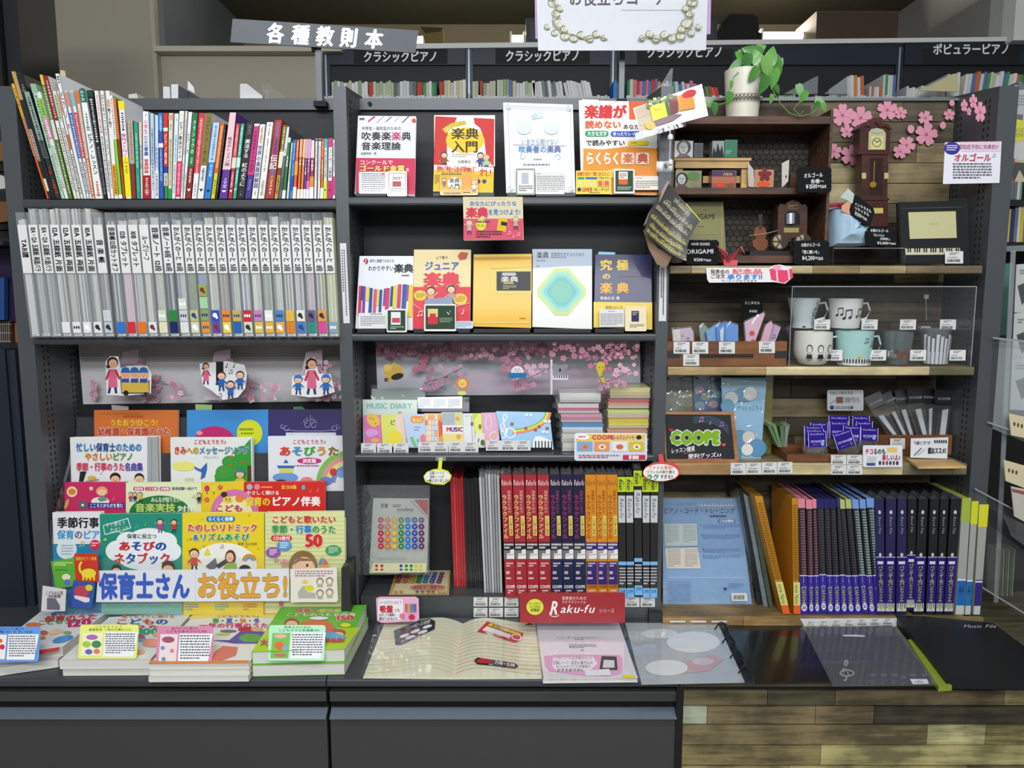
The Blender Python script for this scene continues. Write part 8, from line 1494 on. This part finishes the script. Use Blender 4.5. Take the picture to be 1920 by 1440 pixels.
def ppack(x0,y0,x1,y1,Y,label,rot=0,deco=None):
 cx,cy=(x0+x1)/2,(y0+y1)/2;rr=lambda x,y:(cx+(x-cx)*math.cos(R(rot))-(y-cy)*math.sin(R(rot)),cy+(x-cx)*math.sin(R(rot))+(y-cy)*math.cos(R(rot)))
 pl=VP(Y,5,y1);t=thing('header_pack',label,'packet',pl.un(cx,y1),'purple headed packets');MB().slab([rr(*q_)for q_ in Q(x0,y0,x1,y1)],pl,.001,mat('#2a1388',.5,spec=.2)).build('header_card',t);MB().slab([rr(*q_)for q_ in[(x0-1,y1),(x1+1,y1),(x1+3,y1+12),(x1-6,y1+20),(x0+4,y1+20),(x0-3,y1+12)]],pl,.006,SLEEVE).build('pouch',t)
 p=Pr(pl);w_=x1-x0;sl=math.tan(R(rot));a=rr(x0+w_*.12,y0+2);p.text(a[0],a[1],a[0]+w_*.76,a[1]+3.6,'KoroKoro','#d0c8f0',slope=sl);a=rr(x0+w_*.1,cy+1);p.text(a[0],a[1],a[0]+w_*.8,a[1]+5,'コロコロの王様','#e4e0f8',b=.02,slope=sl);a=rr(x0+w_*.2,y1-6);p.text(a[0],a[1],a[0]+w_*.4,a[1]+3.4,'スタンプ','#b09adc',slope=sl);a=rr(x1-7,y1-5);p.ell(a[0],a[1],3.4,3.4,deco or '#7ab0e0')
 for e0,e1 in(((x0,y0),(x0,y1)),((x1,y0),(x1,y1))):p.line([rr(*e0),rr(*e1)],.9,'#d8d4f0')
 p.build(t,'header_print')
for i,a in enumerate([(1520,792,1552,822,2.16,'rearmost left',0),(1554,780,1592,812,2.165,'topmost in the middle',1),(1599,780,1630,806,2.165,'topmost right',0),(1508,798,1541,830,2.15,'second row left',0),(1556,790,1590,822,2.15,'second row middle',0),(1606,790,1636,816,2.15,'second row right',0),(1581,798,1613,830,2.14,'middle right with silver pouch',2),(1614,802,1646,826,2.14,'darkest at far right',2),(1509,804,1544,836,2.135,'third row left',0),(1516,810,1549,838,2.12,'front left with blue dot',-2),(1566,808,1600,840,2.12,'front middle tilted left',-18)]):
 ppack(*a[:5],'packet with deep purple header, %s'%a[5],a[6],'#7ab0e0' if i%2 else '#5a5a70')
def gpack(pts_t,pts_b,Y,label,hcol):
 pl=VP(Y,4,815);t=thing('pen_pack',label,'packet',pl.un(pts_b[2][0],pts_b[2][1]),'grey headed pen packets');MB().slab(pts_t,pl,.001,mat(hcol,.4,coat=.4)).build('header_card',t);MB().slab(pts_b,pl,.008,SLEEVE).build('pouch',t)
 x0,y0=pts_b[0];x3,y3=pts_b[3];x1,y1=pts_b[1];x2,y2=pts_b[2];pb=Pl(pl.p+V3((0,.002,0)),pl.n)
 MB().slab([(x0+(x1-x0)*.45,y0+10),(x0+(x1-x0)*.8,y0+8),(x3+(x2-x3)*.85,y2),(x3+(x2-x3)*.5,y3)],pb,.004,mat('#c2c8cc',.5)).build('pen_label',t);MB().tube([pb.un(x0+(x1-x0)*.3,y0+14),pb.un(x3+(x2-x3)*.25,y3-2)],.0025,mat('#2a2c2e',.4),6).build('pen',t)
 p=Pr(pl);a=sum(q_[0]for q_ in pts_t)/4;b_=sum(q_[1]for q_ in pts_t)/4;sl=(pts_t[1][1]-pts_t[0][1])/(pts_t[1][0]-pts_t[0][0]);p.text(a-12,b_+1-12*sl,a+12,b_+6-12*sl,'コロコロの王様','#c8c8c8',slope=sl);p.build(t,'header_print')
gpack([(1620,746),(1650,733),(1662,756),(1632,769)],[(1634,770),(1662,758),(1688,820),(1668,820)],2.215,'pen packet with light grey header, leftmost and slanting','#5a5c5e');gpack([(1652,740),(1670,732),(1680,758),(1664,762)],[(1664,763),(1682,758),(1704,820),(1688,820)],2.225,'pen packet with grey header, second from left','#4c4e50')
gpack([(1678,732),(1702,730),(1702,756),(1680,758)],[(1680,759),(1703,757),(1716,820),(1700,820)],2.23,'pen packet with dark grey header, third from left','#3a3c3e');gpack([(1700,729),(1730,728),(1732,753),(1702,757)],[(1703,758),(1733,754),(1742,820),(1722,820)],2.215,'pen packet with black header, third from right','#17181a')
gpack([(1732,726),(1752,727),(1752,756),(1732,756)],[(1734,757),(1752,757),(1748,820),(1736,820)],2.225,'pen packet with black header half hidden second from right','#141416');gpack([(1752,730),(1789,730),(1785,759),(1753,757)],[(1753,759),(1785,760),(1776,820),(1748,820)],2.21,'pen packet with black header, rightmost','#1a1b1d')
def d(p):p.text(1555,734,1600,741,'うれしい!かんたん','#333',b=.02,slope=-.03);p.rect(1568,744,1581,756,'#8a5a4a');p.line([(1556,757),(1570,748)],1,'#666');p.text(1583,744,1612,755,'五線が引ける','#444');p.ell(1560,764,4,4,'#3a4a8a');p.text(1565,761,1600,767,'コロコロの五線','#333',b=.02)
card(rrect(1551,731,1619,770,3),VP(2.23,3),.001,'#c8ccce','grey white card on how the roller works, on the planks above purple packs',d)
def d(p):p.text(1622,841,1661,852,'チコるのも','#b83440',b=.05,cols=['#c8303c','#c8303c','#333','#333','#333']);p.rect(1664,839,1682,848,'#e8c868');p.text(1654,852,1688,863,'楽しいよ♪','#a82c3c',b=.04);p.poly([(1627,856),(1643,856),(1641,872),(1625,872)],'#c8ccd0');p.rect(1625,868,1641,873,'#3a5a8a');[p.ell(1650+i*6.5,868,2.2,4,c)for i,c in enumerate(['#333','#a83a4a','#a83a4a','#4a4a5a','#4a6a5a','#333'])]
card(rrect(1618,835,1692,876,3),VP(2.078),.001,'#e6e6ec','white stamp card with red lettering and tiny figures on the shelf edge',d)
def d(p):p.text(1713,827,1745,834,'"5線どき"が','#444',b=.02);[p.ell(1753+i*4.2,828,1.6,3.4,'#444')for i in range(6)];p.line([(1714,854),(1728,840)],1.6,'#444');p.line([(1720,854),(1735,842)],.8,'#666');p.text(1740,839,1774,851,'超おススメ!','#222',b=.05)
card([(1708,822),(1778,820),(1776,860),(1707,858)],VP(2.13,5),.001,'#dde0e4','white handwritten card leaning on the taller brown tray',d)
ptag(1669,822,1697,842,VP(2.182),'barcode ticket at top left front of the taller brown tray',None)
MB().prism([HP(zt3+.0062).un(1697,858),HP(zt3+.0062).un(1785,861),HP(zt3+.0062).un(1812,874),HP(zt3+.0062).un(1722,875)],(0,0,-.006),LWD).build('wood_sheet',None,'thin pale wooden sheet lying at the right end of the third wooden shelf','board')
# ================= right bay, bottom: files and binders =================
z4=ZR4+.0005
B4=VP(2.165,6,1143)
def d(p):
 p.poly([(1243,935),(1386,935),(1398,1040),(1392,1042),(1243,1030)],'#83a8d4');p.text(1246,942,1306,948,'ピアノレッスン サポート','#3f5f88');p.rect(1311,944,1376,949,'#c8d8ec');[p.rect(1313+i*5,944,1315+i*5,947,'#4a5a7a')for i in range(13)]
 p.text(1244,952,1378,963,'ピアノ・コード・トレーニング','#26344c',b=.012);p.fine(1331,966,1379,970,1,'#2f4468',.9);p.rect(1346,973,1379,981,'#5a7ca8',2);p.text(1349,974,1376,980,'これは便利!','#dfe8f4',b=.02)
 p.poly([(1245,982),(1306,982),(1308,1023),(1247,1024)],'#b8c4c0');p.poly([(1247,1028),(1308,1027),(1314,1066),(1250,1066)],'#e0d4c4');
 for x0,y0 in((1249,985),(1281,985),(1252,1030),(1284,1030)):p.fine(x0,y0,x0+24,y0+34,9,'#8a8f92',.4)
 for y in(984,1003,1029,1041):p.fine(1318,y,1388,y+8,3,'#5f82b0',.35);p.ell(1314+(y-984)*.1,y,1,1,'#26344c',6)
 for i in range(38):p.ell(1254+i*3.8,1083,1,1,'#d8e6f6',6)
 p.fine(1252,1090,1296,1135,12,'#7094c2',.3);p.fine(1366,1094,1394,1104,3,'#5f82b0',.35);p.heart(1360,1104,3.5,'#3a4a6a');p.poly([(1371,1112),(1400,1112),(1402,1127),(1372,1127)],'#e0e0dc');r_=random.Random(1);x=1375
 while x<1396:q_=r_.uniform(.4,1.4);p.rect(x,1116,x+q_,1124,'#333');x+=q_+.9
t=book([(1243,935),(1386,935),(1411,1141),(1243,1142)],B4,.006,'#93bce6','pale blue chord training book in clear film, bottom left of the wooden bay',d,None,rough=.35)
MB().slab([(1243,932),(1390,932),(1418,1146),(1242,1145)],Pl(B4.p+V3((0,-.003,0)),B4.n),.0004,film(gloss=.12,haze=.03,rough=.07,bump=.7,scale=12)).build('clear_wrap',t)
GLB=mat('#23272a',.15,coat=.8)
def lean(px,label,m_,Y,cat='file',dep=.16,nm='file_folder',gp=None):
 pl=VP(Y);MB().prism([pl.un(x,y)for x,y in px],(0,dep,0),m_).build(nm,None,label,cat,gp)
lean([(1384,917),(1392,930),(1430,1146),(1422,1144)],'glossy black leaning file directly right of the pale blue book',GLB,2.16);lean([(1394,925),(1402,930),(1442,1148),(1434,1148)],'grey clear file leaning on the orange one, left of two',mat('#7c858a',.3,noise=.3,scale=60),2.15);lean([(1404,928),(1413,932),(1452,1150),(1445,1150)],'dark green clear file leaning on the orange one',mat('#4f5c50',.3,noise=.3,scale=60),2.14)
def nn(xt0,xt1,yt,xb0,xb1,label,bend=0):
 def ex(p):
  for i in range(34):p.rect(8,6+i*1.9,92,6.7+i*1.9,'#8a5a14')
  p.rect(45,4,52,70,'#a87a20');p.rect(2,72,98,92,'#e0de80');p.text(22,74,80,91,'note Note','#2a2a20',rot=True);p.rect(2,92,98,99.5,'#ea6a28')
 spine(xb0,xb1,xt0,xt1,yt,'#c8881e',[],[],label,.17,2.095,VP(2.095),z4,None,extra=ex,name='note_file',cat='file',pg='#8a6a2a')
nn(1414,1430,930,1467,1481,'leaning orange spined note file with yellow label');nn(1484,1496,934,1487,1500,'upright orange spined note file beside the pink tipped files')
def bf(xt,w0,yt,xb,w1,top,label,dz=0,stripes='#5a5458'):
 def ex(p):
  p.rect(0,0,100,8,top);
  for i in range(26):p.rect(30,10+i*2.3,92,11.4+i*2.3,stripes)
  p.rect(62,8,70,68,stripes);p.rect(0,66,100,100,'#3a2f96');p.rect(0,65.5,100,66.5,'#c8c8e0');p.clef(50,68,6.5,'#dcdcf8',6);p.text(14,75.5,88,91,'バンドファイル','#d8d04a',vert=True,b=.03);p.ell(50,94,36,3.2,'#e0e0f0');p.text(24,92.6,76,95.4,'20','#3a2f96',b=.03)
 spine(xb,xb+w1,xt,xt+w0,yt,'#26242c',[],[],label,.18,2.095,VP(2.095),z4+dz,'clear pocket band files',extra=ex,name='band_file',cat='file',pg=top)
tops=[('#e08a9a','pink'),('#e08a9a','pink'),('#e08a9a','pink'),('#2c2c62','dark blue'),('#2c2c62','dark blue'),('#2c2c62','dark blue'),('#34386e','dark blue'),('#b8c07a','lime'),('#b8c07a','lime'),('#7a9cd8','light blue'),('#7a9cd8','light blue'),('#7a9cd8','light blue')]
xt_=[1496,1511,1523,1531,1545,1556,1568,1574.5,1585,1597,1611,1624];xe_=[1510,1523,1531,1545,1556,1567,1575,1584,1596,1610,1623,1639];xb2=[1500,1516,1527,1538,1551,1564,1577,1590,1603,1616,1629,1642]
wd={'pink':['leftmost','middle','rightmost'],'dark blue':['leftmost','second','third','rightmost'],'lime':['left','right'],'light blue':['leftmost','middle','rightmost']};cnt={}
for i in range(12):
 c,n_=tops[i];q_=cnt.get(n_,0);cnt[n_]=q_+1
 bf(xt_[i],xe_[i]-xt_[i]-.6,934+random.uniform(-2,3),xb2[i]-.5,(xb2[i+1]-xb2[i]-1)if i<11 else 12,c,'purple footed band file with %s tip, %s of the %s tipped'%(n_,wd[n_][q_],n_),.004 if i in(3,9)else 0,{'pink':'#8a5a66','light blue':'#8aa09a'}.get(n_,'#4a464c'))
def binder(xt,w0,yt,xb,w1,colr,label,dz=0):
 def ex(p):
  p.ell(50,11.5,15,1.7,'#c8c8cc');p.ell(50,48,15,1.7,'#c8c8cc');p.text(38,15,64,30,'Band File','#9a9aa8',rot=True,shear=.2);p.rect(0,50,100,98,'#2d2470');p.rect(0,49.6,100,50.3,'#b8b8d8');p.rect(18,53.5,82,56,'#d8d8e4')
  p.text(26,57.5,78,89,'バインダー式バンドファイル','#cfc878',vert=True,b=.02);p.rect(4,90,96,97,'#d0d0c8')
  for j in range(4):p.rect(12+j*22,90,20+j*22,94.5,'#26246a')
  p.ell(50,94,16,2,'#a8b850')
 spine(xb,xb+w1,xt,xt+w0,yt,colr,[],[],label,.19,2.09,VP(2.09),z4+dz,'ring binders on the bottom wooden shelf',extra=ex,name='ring_binder',cat='binder')
 pl=VP(2.088);MB().prism([pl.un(xt,yt),pl.un(xt+w0*.3,yt-8),pl.un(xt+w0*.7,yt-4),pl.un(xt+w0,yt)],(0,.05,0),SLEEVE).build('loose_wrap',None,label.replace('ring binder','crumpled wrap top of the ring binder'),'wrap','clear wrap tops of the binders')
for i,(xt,w0,xb,w1,c,n_)in enumerate([(1640,18,1644,16,'#262350','navy ring binder, leftmost'),(1661,20,1659.5,18,'#262350','navy ring binder, second from left'),(1683,18,1680,20,'#262350','navy ring binder next to the first black one'),(1702,18,1699,15,'#1a1a1c','black ring binder raised above the others'),(1722,19,1712,20,'#1a1a1c','black ring binder right of the raised one'),(1744,18,1736,17,'#1a1a1c','black ring binder in the middle of the black ones'),(1763,17,1754,14,'#1a1a1c','black ring binder, second from right'),(1783,20,1769,18,'#1a1a1c','black ring binder, rightmost')]):
 binder(xt,w0-.6,935,xb,w1-.5,c,n_,.012 if i==3 else 0)
YEL=film(tint='#f4f0d0',gloss=.1,haze=.5,hazec='#c8c8b8',bump=.3)
for i,(xt,w0,xb,w1,n_)in enumerate([(1804,17,1790,18,'left'),(1822,13,1808,12,'middle'),(1836,18,1824,14,'right')]):
 def ex(p,i=i):p.rect(0,0,100,20,['#a8b84a','#d8d838','#e0dc3a'][i]);p.rect(6,70-i,94,92,['#2a6ab8','#2a74b0','#34307c'][i]);p.rect(6,69,94,70.5,'#dfe6ea');p.text(25,74,75,82,'A4','#1c2c5a')if i<2 else None;p.rect(10,92,90,100,'#c8ccc8')
 spine(xb,xb+w1,xt,xt+w0,934+i*6,'#a9aaa2',[],[],'frosted clear file with yellow top, %s of three at the right end'%n_,.18,2.09,VP(2.09),z4,'yellow topped clear files',extra=ex,name='clear_file',cat='file',pg='#c8cc50')
m=MB();pl=VP(2.068);m.slab([(1500,1160),(1682,1159),(1684,1176),(1510,1178)],pl,.0004,mat('#dcdcda',.6));o=m.build('ticket_sheet',None,'white strip of price tickets on the ledge before the binders','paper');p=Pr(pl);[p.tagprint(1510+i*24,1165-i,1532+i*24,1178-i)for i in range(7)];p.build(o,'ticket_print')
for i in range(3):o=MB().slab(Q(1256+i*39,1164,1285+i*39,1167),VP(2.068),.0006,mat('#dcdcda',.6)).build('price_tag',None,'edge of a white price ticket behind the clear folder','price tag','ticket edges behind the folders')
zf0=ZC+.0005
def flat(q_,z,th,m_,label,cat,name,draw=None,gp=None,rough=.3,coat=.4):
 pl=HP(z+th);o=MB().slab(q_,pl,th,m_).build(name,None,label,cat,gp)
 if draw:p=Pr(pl);draw(p);p.build(o,name+'_print',rough,coat)
 return o
t=flat([(1172,1168),(1352,1168),(1408,1277),(1203,1281)],zf0,.004,mat('#b4b8bc',.35,coat=.4),'grey white album page in clear sleeve, left of the ring spine','album','album_page',lambda p:(p.ell(1236,1188,34,9,'#d8d8d8'),p.ell(1300,1204,50,20,'#e2e4e2'),p.poly([(1230,1240),(1290,1240),(1330,1226),(1358,1236),(1330,1258),(1240,1266)],'#c8a0a4'),p.ell(1250,1252,40,15,'#e2e4e2'),p.ell(1318,1240,20,7,'#d0c4c6')))
MB().slab([(1170,1166),(1358,1166),(1414,1280),(1200,1284)],HP(zf0+.0065),.0004,CLEAR).build('clear_sleeve',t)
t=flat([(1360,1172),(1506,1174),(1562,1276),(1414,1280)],zf0,.005,mat('#15191b',.2,coat=.25),'black glossy album cover right of the ring spine','album','album_cover',None)
MB().slab([(1346,1168),(1362,1168),(1416,1280),(1398,1280)],HP(zf0+.0065),.006,mat('#2a2e31',.3)).build('spine_strip',t)
for x,y in((1352,1176),(1366,1202),(1381,1230),(1397,1258)):q0=HP(zf0+.007).un(x-12,y+4);q1=HP(zf0+.007).un(x+12,y+3);mid=(q0+q1)/2+V3((0,0,.02));MB().tube([q0,q0.lerp(mid,.7)+V3((0,0,.004)),mid,q1.lerp(mid,.7)+V3((0,0,.004)),q1],.002,BLACK,6).build('ring',t)
def d(p):p.poly([(1590,1190),(1610,1190),(1622,1192),(1622,1194),(1582,1193),(1580,1190)],'#d8d8d8');p.clef(1585,1238,38,'#94969a',3.4);p.ring(1588,1262,14,7,3,'#94969a');p.poly([(1706,1273),(1738,1273),(1742,1282),(1712,1283)],'#e4e4e6');p.tagprint(1712,1274,1738,1281)
t=flat([(1514,1178),(1672,1172),(1750,1280),(1566,1283)],zf0+.0055,.004,mat('#202224',.55,spec=.3),'dark folder with grey treble clef in a clear sleeve','folder','clef_folder',d)
MB().slab([(1504,1172),(1676,1166),(1758,1284),(1562,1287)],HP(zf0+.0105),.0005,film(gloss=.05,haze=.05,rough=.05,bump=0)).build('clear_sleeve',t)
m=MB();pz=HP(zf0+.030);ft=[(1678,1153),(1740,1156),(1862,1168),(1925,1215),(2000,1276),(1775,1272),(1735,1220)]
t=flat(ft,zf0,.026,mat('#0f1012',.5),'thick black folder with lime lining at the right counter end','folder','thick_folder',lambda p:(p.text(1806,1171,1868,1177,'Music File','#b8b8b8',shear=.2),),rough=.6,coat=0)
flat([(1702,1200),(1712,1196),(1785,1286),(1760,1288)],zf0,.012,mat('#8a9a34',.5),'lime inner edge of the thick black folder','folder','folder_lining')
MB().box((xat(1765,1284,1.77),1.775,zf0),(xat(1920,1284,1.77),1.80,zf0+.006),mat('#8a9a4a',.5)).build('folder_lining',None,'lime lining strip under the thick black folder front','folder')
# ================= right edge of the view =================
SX=thing('side_shelving_unit','neighbouring book shelving seen right of the right post','shelf',(1.95,2.75,.3));Yr=2.6
for py in(375,455,700,1110):MB().box((xat(1868,py,Yr),Yr,zat(py,Yr)-.02),(2.6,Yr+.25,zat(py,Yr)),mat('#1c1e20',.5)).build('shelf_board',SX)
MB().box((xat(1862,300,Yr)+.02,Yr+.26,.3),(2.6,Yr+.28,2.15),BLACK).build('back_panel',SX)
rd=random.Random(9)
def rrow(x0,x1,y0,y1,base,cols,lab,wmin=4,wmax=9,Y=2.61):
 x=x0
 while x<x1-2:
  w_=rd.uniform(wmin,wmax);zz=zat(base,Yr)+.0005;c=rd.choice(cols);MB().box((xat(x,y1,Y),Y,zz),(xat(x+w_-.5,y1,Y),Y+.16,zat(rd.uniform(y0,y1),Y)),mat(PAL2[c],.5)).build('book',None,'%s book spine on %s'%(c,lab),'book','%s books on %s'%(c,lab));x+=w_
PAL2={'white':'#d8d8d4','navy':'#2c3070','green':'#7aa07a','cream':'#c8b88a','yellow':'#d0c040','grey':'#70767c'}
rrow(1872,1930,385,395,454,list(PAL2),'the neighbouring shelf level with the photo frame');rrow(1876,1930,150,200,374,['white','cream','navy','grey','green'],'the neighbouring top shelf')
def hbag(poly,Y,colr,label,draw,wrap=True):
 pl=VP(Y);o=MB().slab(poly,pl,.003,mat(colr,.5)).build('goods_pack',None,label,'packet');p=Pr(pl);draw(p);p.build(o,'pack_print')
 if wrap:MB().slab(poly,VP(Y-.004),.0004,SLEEVE).build('clear_wrap',o)
hbag([(1894,228),(1950,224),(1950,342),(1888,340)],2.3,'#cdbf9a','packet with yellow disc and red band hanging at the right edge',lambda p:(p.rect(1890,228,1903,340,'#a8242c'),p.ell(1908,245,20,21,'#dcd820'),p.text(1899,240,1920,247,'PAGE','#8a8420'),p.text(1894,249,1925,256,'OPENER','#8a8420'),p.ell(1914,283,20,18,'#cfd0cc'),p.poly([(1892,318),(1904,304),(1928,306),(1924,340),(1912,318),(1902,340)],'#2a2420')))
hbag([(1900,170),(1940,166),(1940,216),(1896,214)],2.3,'#b8babc','wrinkled clear packet above the yellow disc packet',lambda p:p.fine(1902,178,1930,200,4,'#8a8c90'))
ar=thing('acrylic_rack','clear acrylic pocket rack with goods at the right edge','rack',W(1890,1150,2.15));AE=mat('#8f9698',.25,noise=.02)
for q_ in([(1896,470),(1905,470),(1872,1130),(1864,1130)],):MB().slab(q_,VP(2.12),.003,MILKY).build('post',ar)
MB().slab([(1874,462),(1960,458),(1960,470),(1874,472)],VP(2.3),.003,MILKY).build('top_bar',ar)
for(a,b_,c,d_)in((1862,632,1960,642),(1852,790,1960,826),(1828,915,1960,985),(1842,1100,1960,1172)):MB().slab([(a,b_),(c,d_),(c,d_+4),(a,b_+3)],VP(2.08),.003,AE).build('pocket_rim',ar)
MB().slab([(1862,634),(1925,640),(1925,830),(1852,800)],VP(2.1),.002,MILKY).build('pocket',ar);MB().slab([(1830,918),(1925,975),(1925,1160),(1842,1104)],VP(2.095),.002,CLEAR).build('pocket',ar)
MB().slab([(1874,495),(1898,493),(1888,628),(1862,630)],VP(2.31),.004,mat('#4f7a70',.5)).build('teal_booklet',None,'teal booklet standing behind clear plastic at the right edge','booklet')
MB().slab([(1862,640),(1886,645),(1880,770),(1860,700)],VP(2.4),.01,mat('#2a2422',.7)).build('dark_booklet',None,'dark brown booklet edge below the teal booklet','booklet');MB().slab([(1884,700),(1900,700),(1896,776),(1882,774)],VP(2.2),.004,mat('#3a7a3c',.5)).build('green_packet',None,'small green packet between acrylic pockets','packet')
for i,(y0,y1)in enumerate(((496,590),(588,680),(674,772))):hbag([(1906-i*4,y0),(1960,y0-4),(1960,y1),(1902-i*4,y1-4)],2.14-i*.012,'#c4c6c4','grey white accessory packet, %s of three at the right edge'%['upper','middle','lower'][i],lambda p,y0=y0,i=i:(p.fine(1912-i*4,y0+10,1930,y0+20,2,'#66686a'),p.poly([(1908-i*2,y0+40),(1922,y0+34),(1930,y0+60),(1916,y0+76)],'#1e2020')))
for i,(q_,n_)in enumerate((([(1892,775),(1960,790),(1960,830),(1896,816)],'upper'),([(1882,862),(1960,884),(1960,930),(1886,902)],'lower'))):hbag(q_,2.07-i*.01,'#d4c8a4','cream instrument card in the acrylic rack, %s one'%n_,lambda p,q_=q_:[p.ell(q_[0][0]+10+j*7,q_[0][1]+20+j*2,2,4,'#6a4a2c')for j in range(3)],False)
hbag([(1896,912),(1960,925),(1960,1000),(1902,968)],2.055,'#cdc8ba','pale pouch with a dark red stripe in the acrylic rack',lambda p:p.poly([(1897,916),(1960,930),(1960,938),(1898,922)],'#9a3a3c'))
hbag([(1880,965),(1960,1000),(1960,1052),(1896,1005)],2.05,'#26282a','black pouch with small square label in the acrylic rack',lambda p:p.poly([(1884,966),(1904,976),(1906,1004),(1888,994)],'#121314'))
for i in range(7):MB().slab([(1872+i*5,1030),(1874+i*5,1030),(1872+i*4.4,1118),(1870+i*4.4,1118)],VP(2.12+i*.003),.05,mat('#4f5c40' if i%2 else '#7a8070',.5)).build('thin_packet',None,'thin olive packet standing in the lowest acrylic pocket','packet','thin packets in the lowest pocket')
# ================= left edge of the view =================
Yg=2.45
gs=thing('goods_shelf','dark shelf edge left of the left post carrying a purple box','shelf',W(0,650,Yg))
for py in(452,652):MB().box((-2.6,Yg-.1,zat(py,Yg-.1)-.012),(xat(44,py,Yg),Yg+.2,zat(py,Yg-.1)),STEEL_D).build('shelf_board',gs)
MB().slab(Q(-70,466,38,602),VP(2.5),.1,mat('#2a1240',.5)).build('purple_box',None,'deep purple box left of the left post','box');MB().slab(Q(-70,520,8,600),VP(2.47),.02,mat('#1f4a8a',.5)).build('blue_box',None,'blue package in front of the purple box at the left edge','box')
MB().slab([(-40,318),(6,330),(18,352),(-40,360)],VP(2.5),.05,mat('#c8c8c4',.6)).build('white_bag',None,'rumpled white paper bag at the left edge','bag')
g=thing('guitar','orange brown guitar with fretted dark neck at the left edge','guitar',W(10,650,2.5));MB().slab([(18,600),(44,604),(48,650),(30,650)],VP(2.52),.05,mat('#a8662c',.4,coat=.5)).build('body',g);MB().slab([(-30,602),(20,602),(22,650),(-30,650)],VP(2.5),.03,mat('#3a2a20',.5)).build('neck',g)
p=Pr(VP(2.5));[p.line([(0+i*4,602),(1+i*4,650)],.6,'#c8c0b0')for i in range(5)];[p.line([(-4,608+i*16),(21,608+i*16)],1,'#b8b0a0')for i in range(3)];p.build(g,'strings')
for i,(q_,n_)in enumerate((([(-30,262),(10,266),(18,300),(-30,305)],'upper'),([(-30,375),(12,378),(14,415),(-30,420)],'lower'))):MB().slab(q_,VP(2.55),.05,mat('#7a5228',.5)).build('instrument_body',None,'brown instrument body glimpsed at the left edge, %s one'%n_,'instrument')
c_=thing('side_cabinet','dark navy cabinet end standing left of the song book rack','cabinet',W(0,1165,2.2));MB().box((-2.6,2.2,.02),(xat(20,800,2.2),2.5,zat(655,2.2)),mat('#18202c',.5)).build('body',c_);MB().box((xat(20,800,2.2),2.21,.02),(xat(22,800,2.2)+.02,2.49,zat(657,2.2)),mat('#222b38',.4)).build('side_panel',c_)
# ================= repeats: tell each of a row apart by its place =================
NUM='first second third fourth fifth sixth seventh eighth ninth tenth eleventh twelfth thirteenth fourteenth fifteenth sixteenth seventeenth eighteenth nineteenth twentieth'.split()
NUM+=['twenty-'+a for a in NUM[:9]]+['thirtieth']+['thirty-'+a for a in NUM[:9]]
def ordn(i,n):
 if i==n-1:return 'rightmost'
 return 'leftmost' if i==0 else NUM[min(i,38)]+' from left'
bpy.context.view_layer.update()
seen={}
for o in list(COL.objects):
 if o.parent is None and o.get('label'):seen.setdefault(o['label'],[]).append(o)
for lb,os_ in seen.items():
 if len(os_)<2:continue
 os_.sort(key=lambda o:pxy(o.location)[0])
 ys_=[pxy(o.location)[1]for o in os_]
 two=lb.startswith('barcode')and max(ys_)-min(ys_)>12 and len(os_)<=6
 if two:
  mid=(max(ys_)+min(ys_))/2
  for nm,sel in(('upper row',[o for o,y in zip(os_,ys_)if y<mid]),('lower row',[o for o,y in zip(os_,ys_)if y>=mid])):
   for i,o in enumerate(sel):o['label']=lb+(', %s, %s'%(nm,ordn(i,len(sel)))if len(sel)>1 else ', '+nm)
 else:
  for i,o in enumerate(os_):o['label']=lb+', '+ordn(i,len(os_))
for o in COL.objects:
 lb=o.get('label')
 if lb and len(lb.split())>16:o['label']=' '.join(lb.split()[:16])
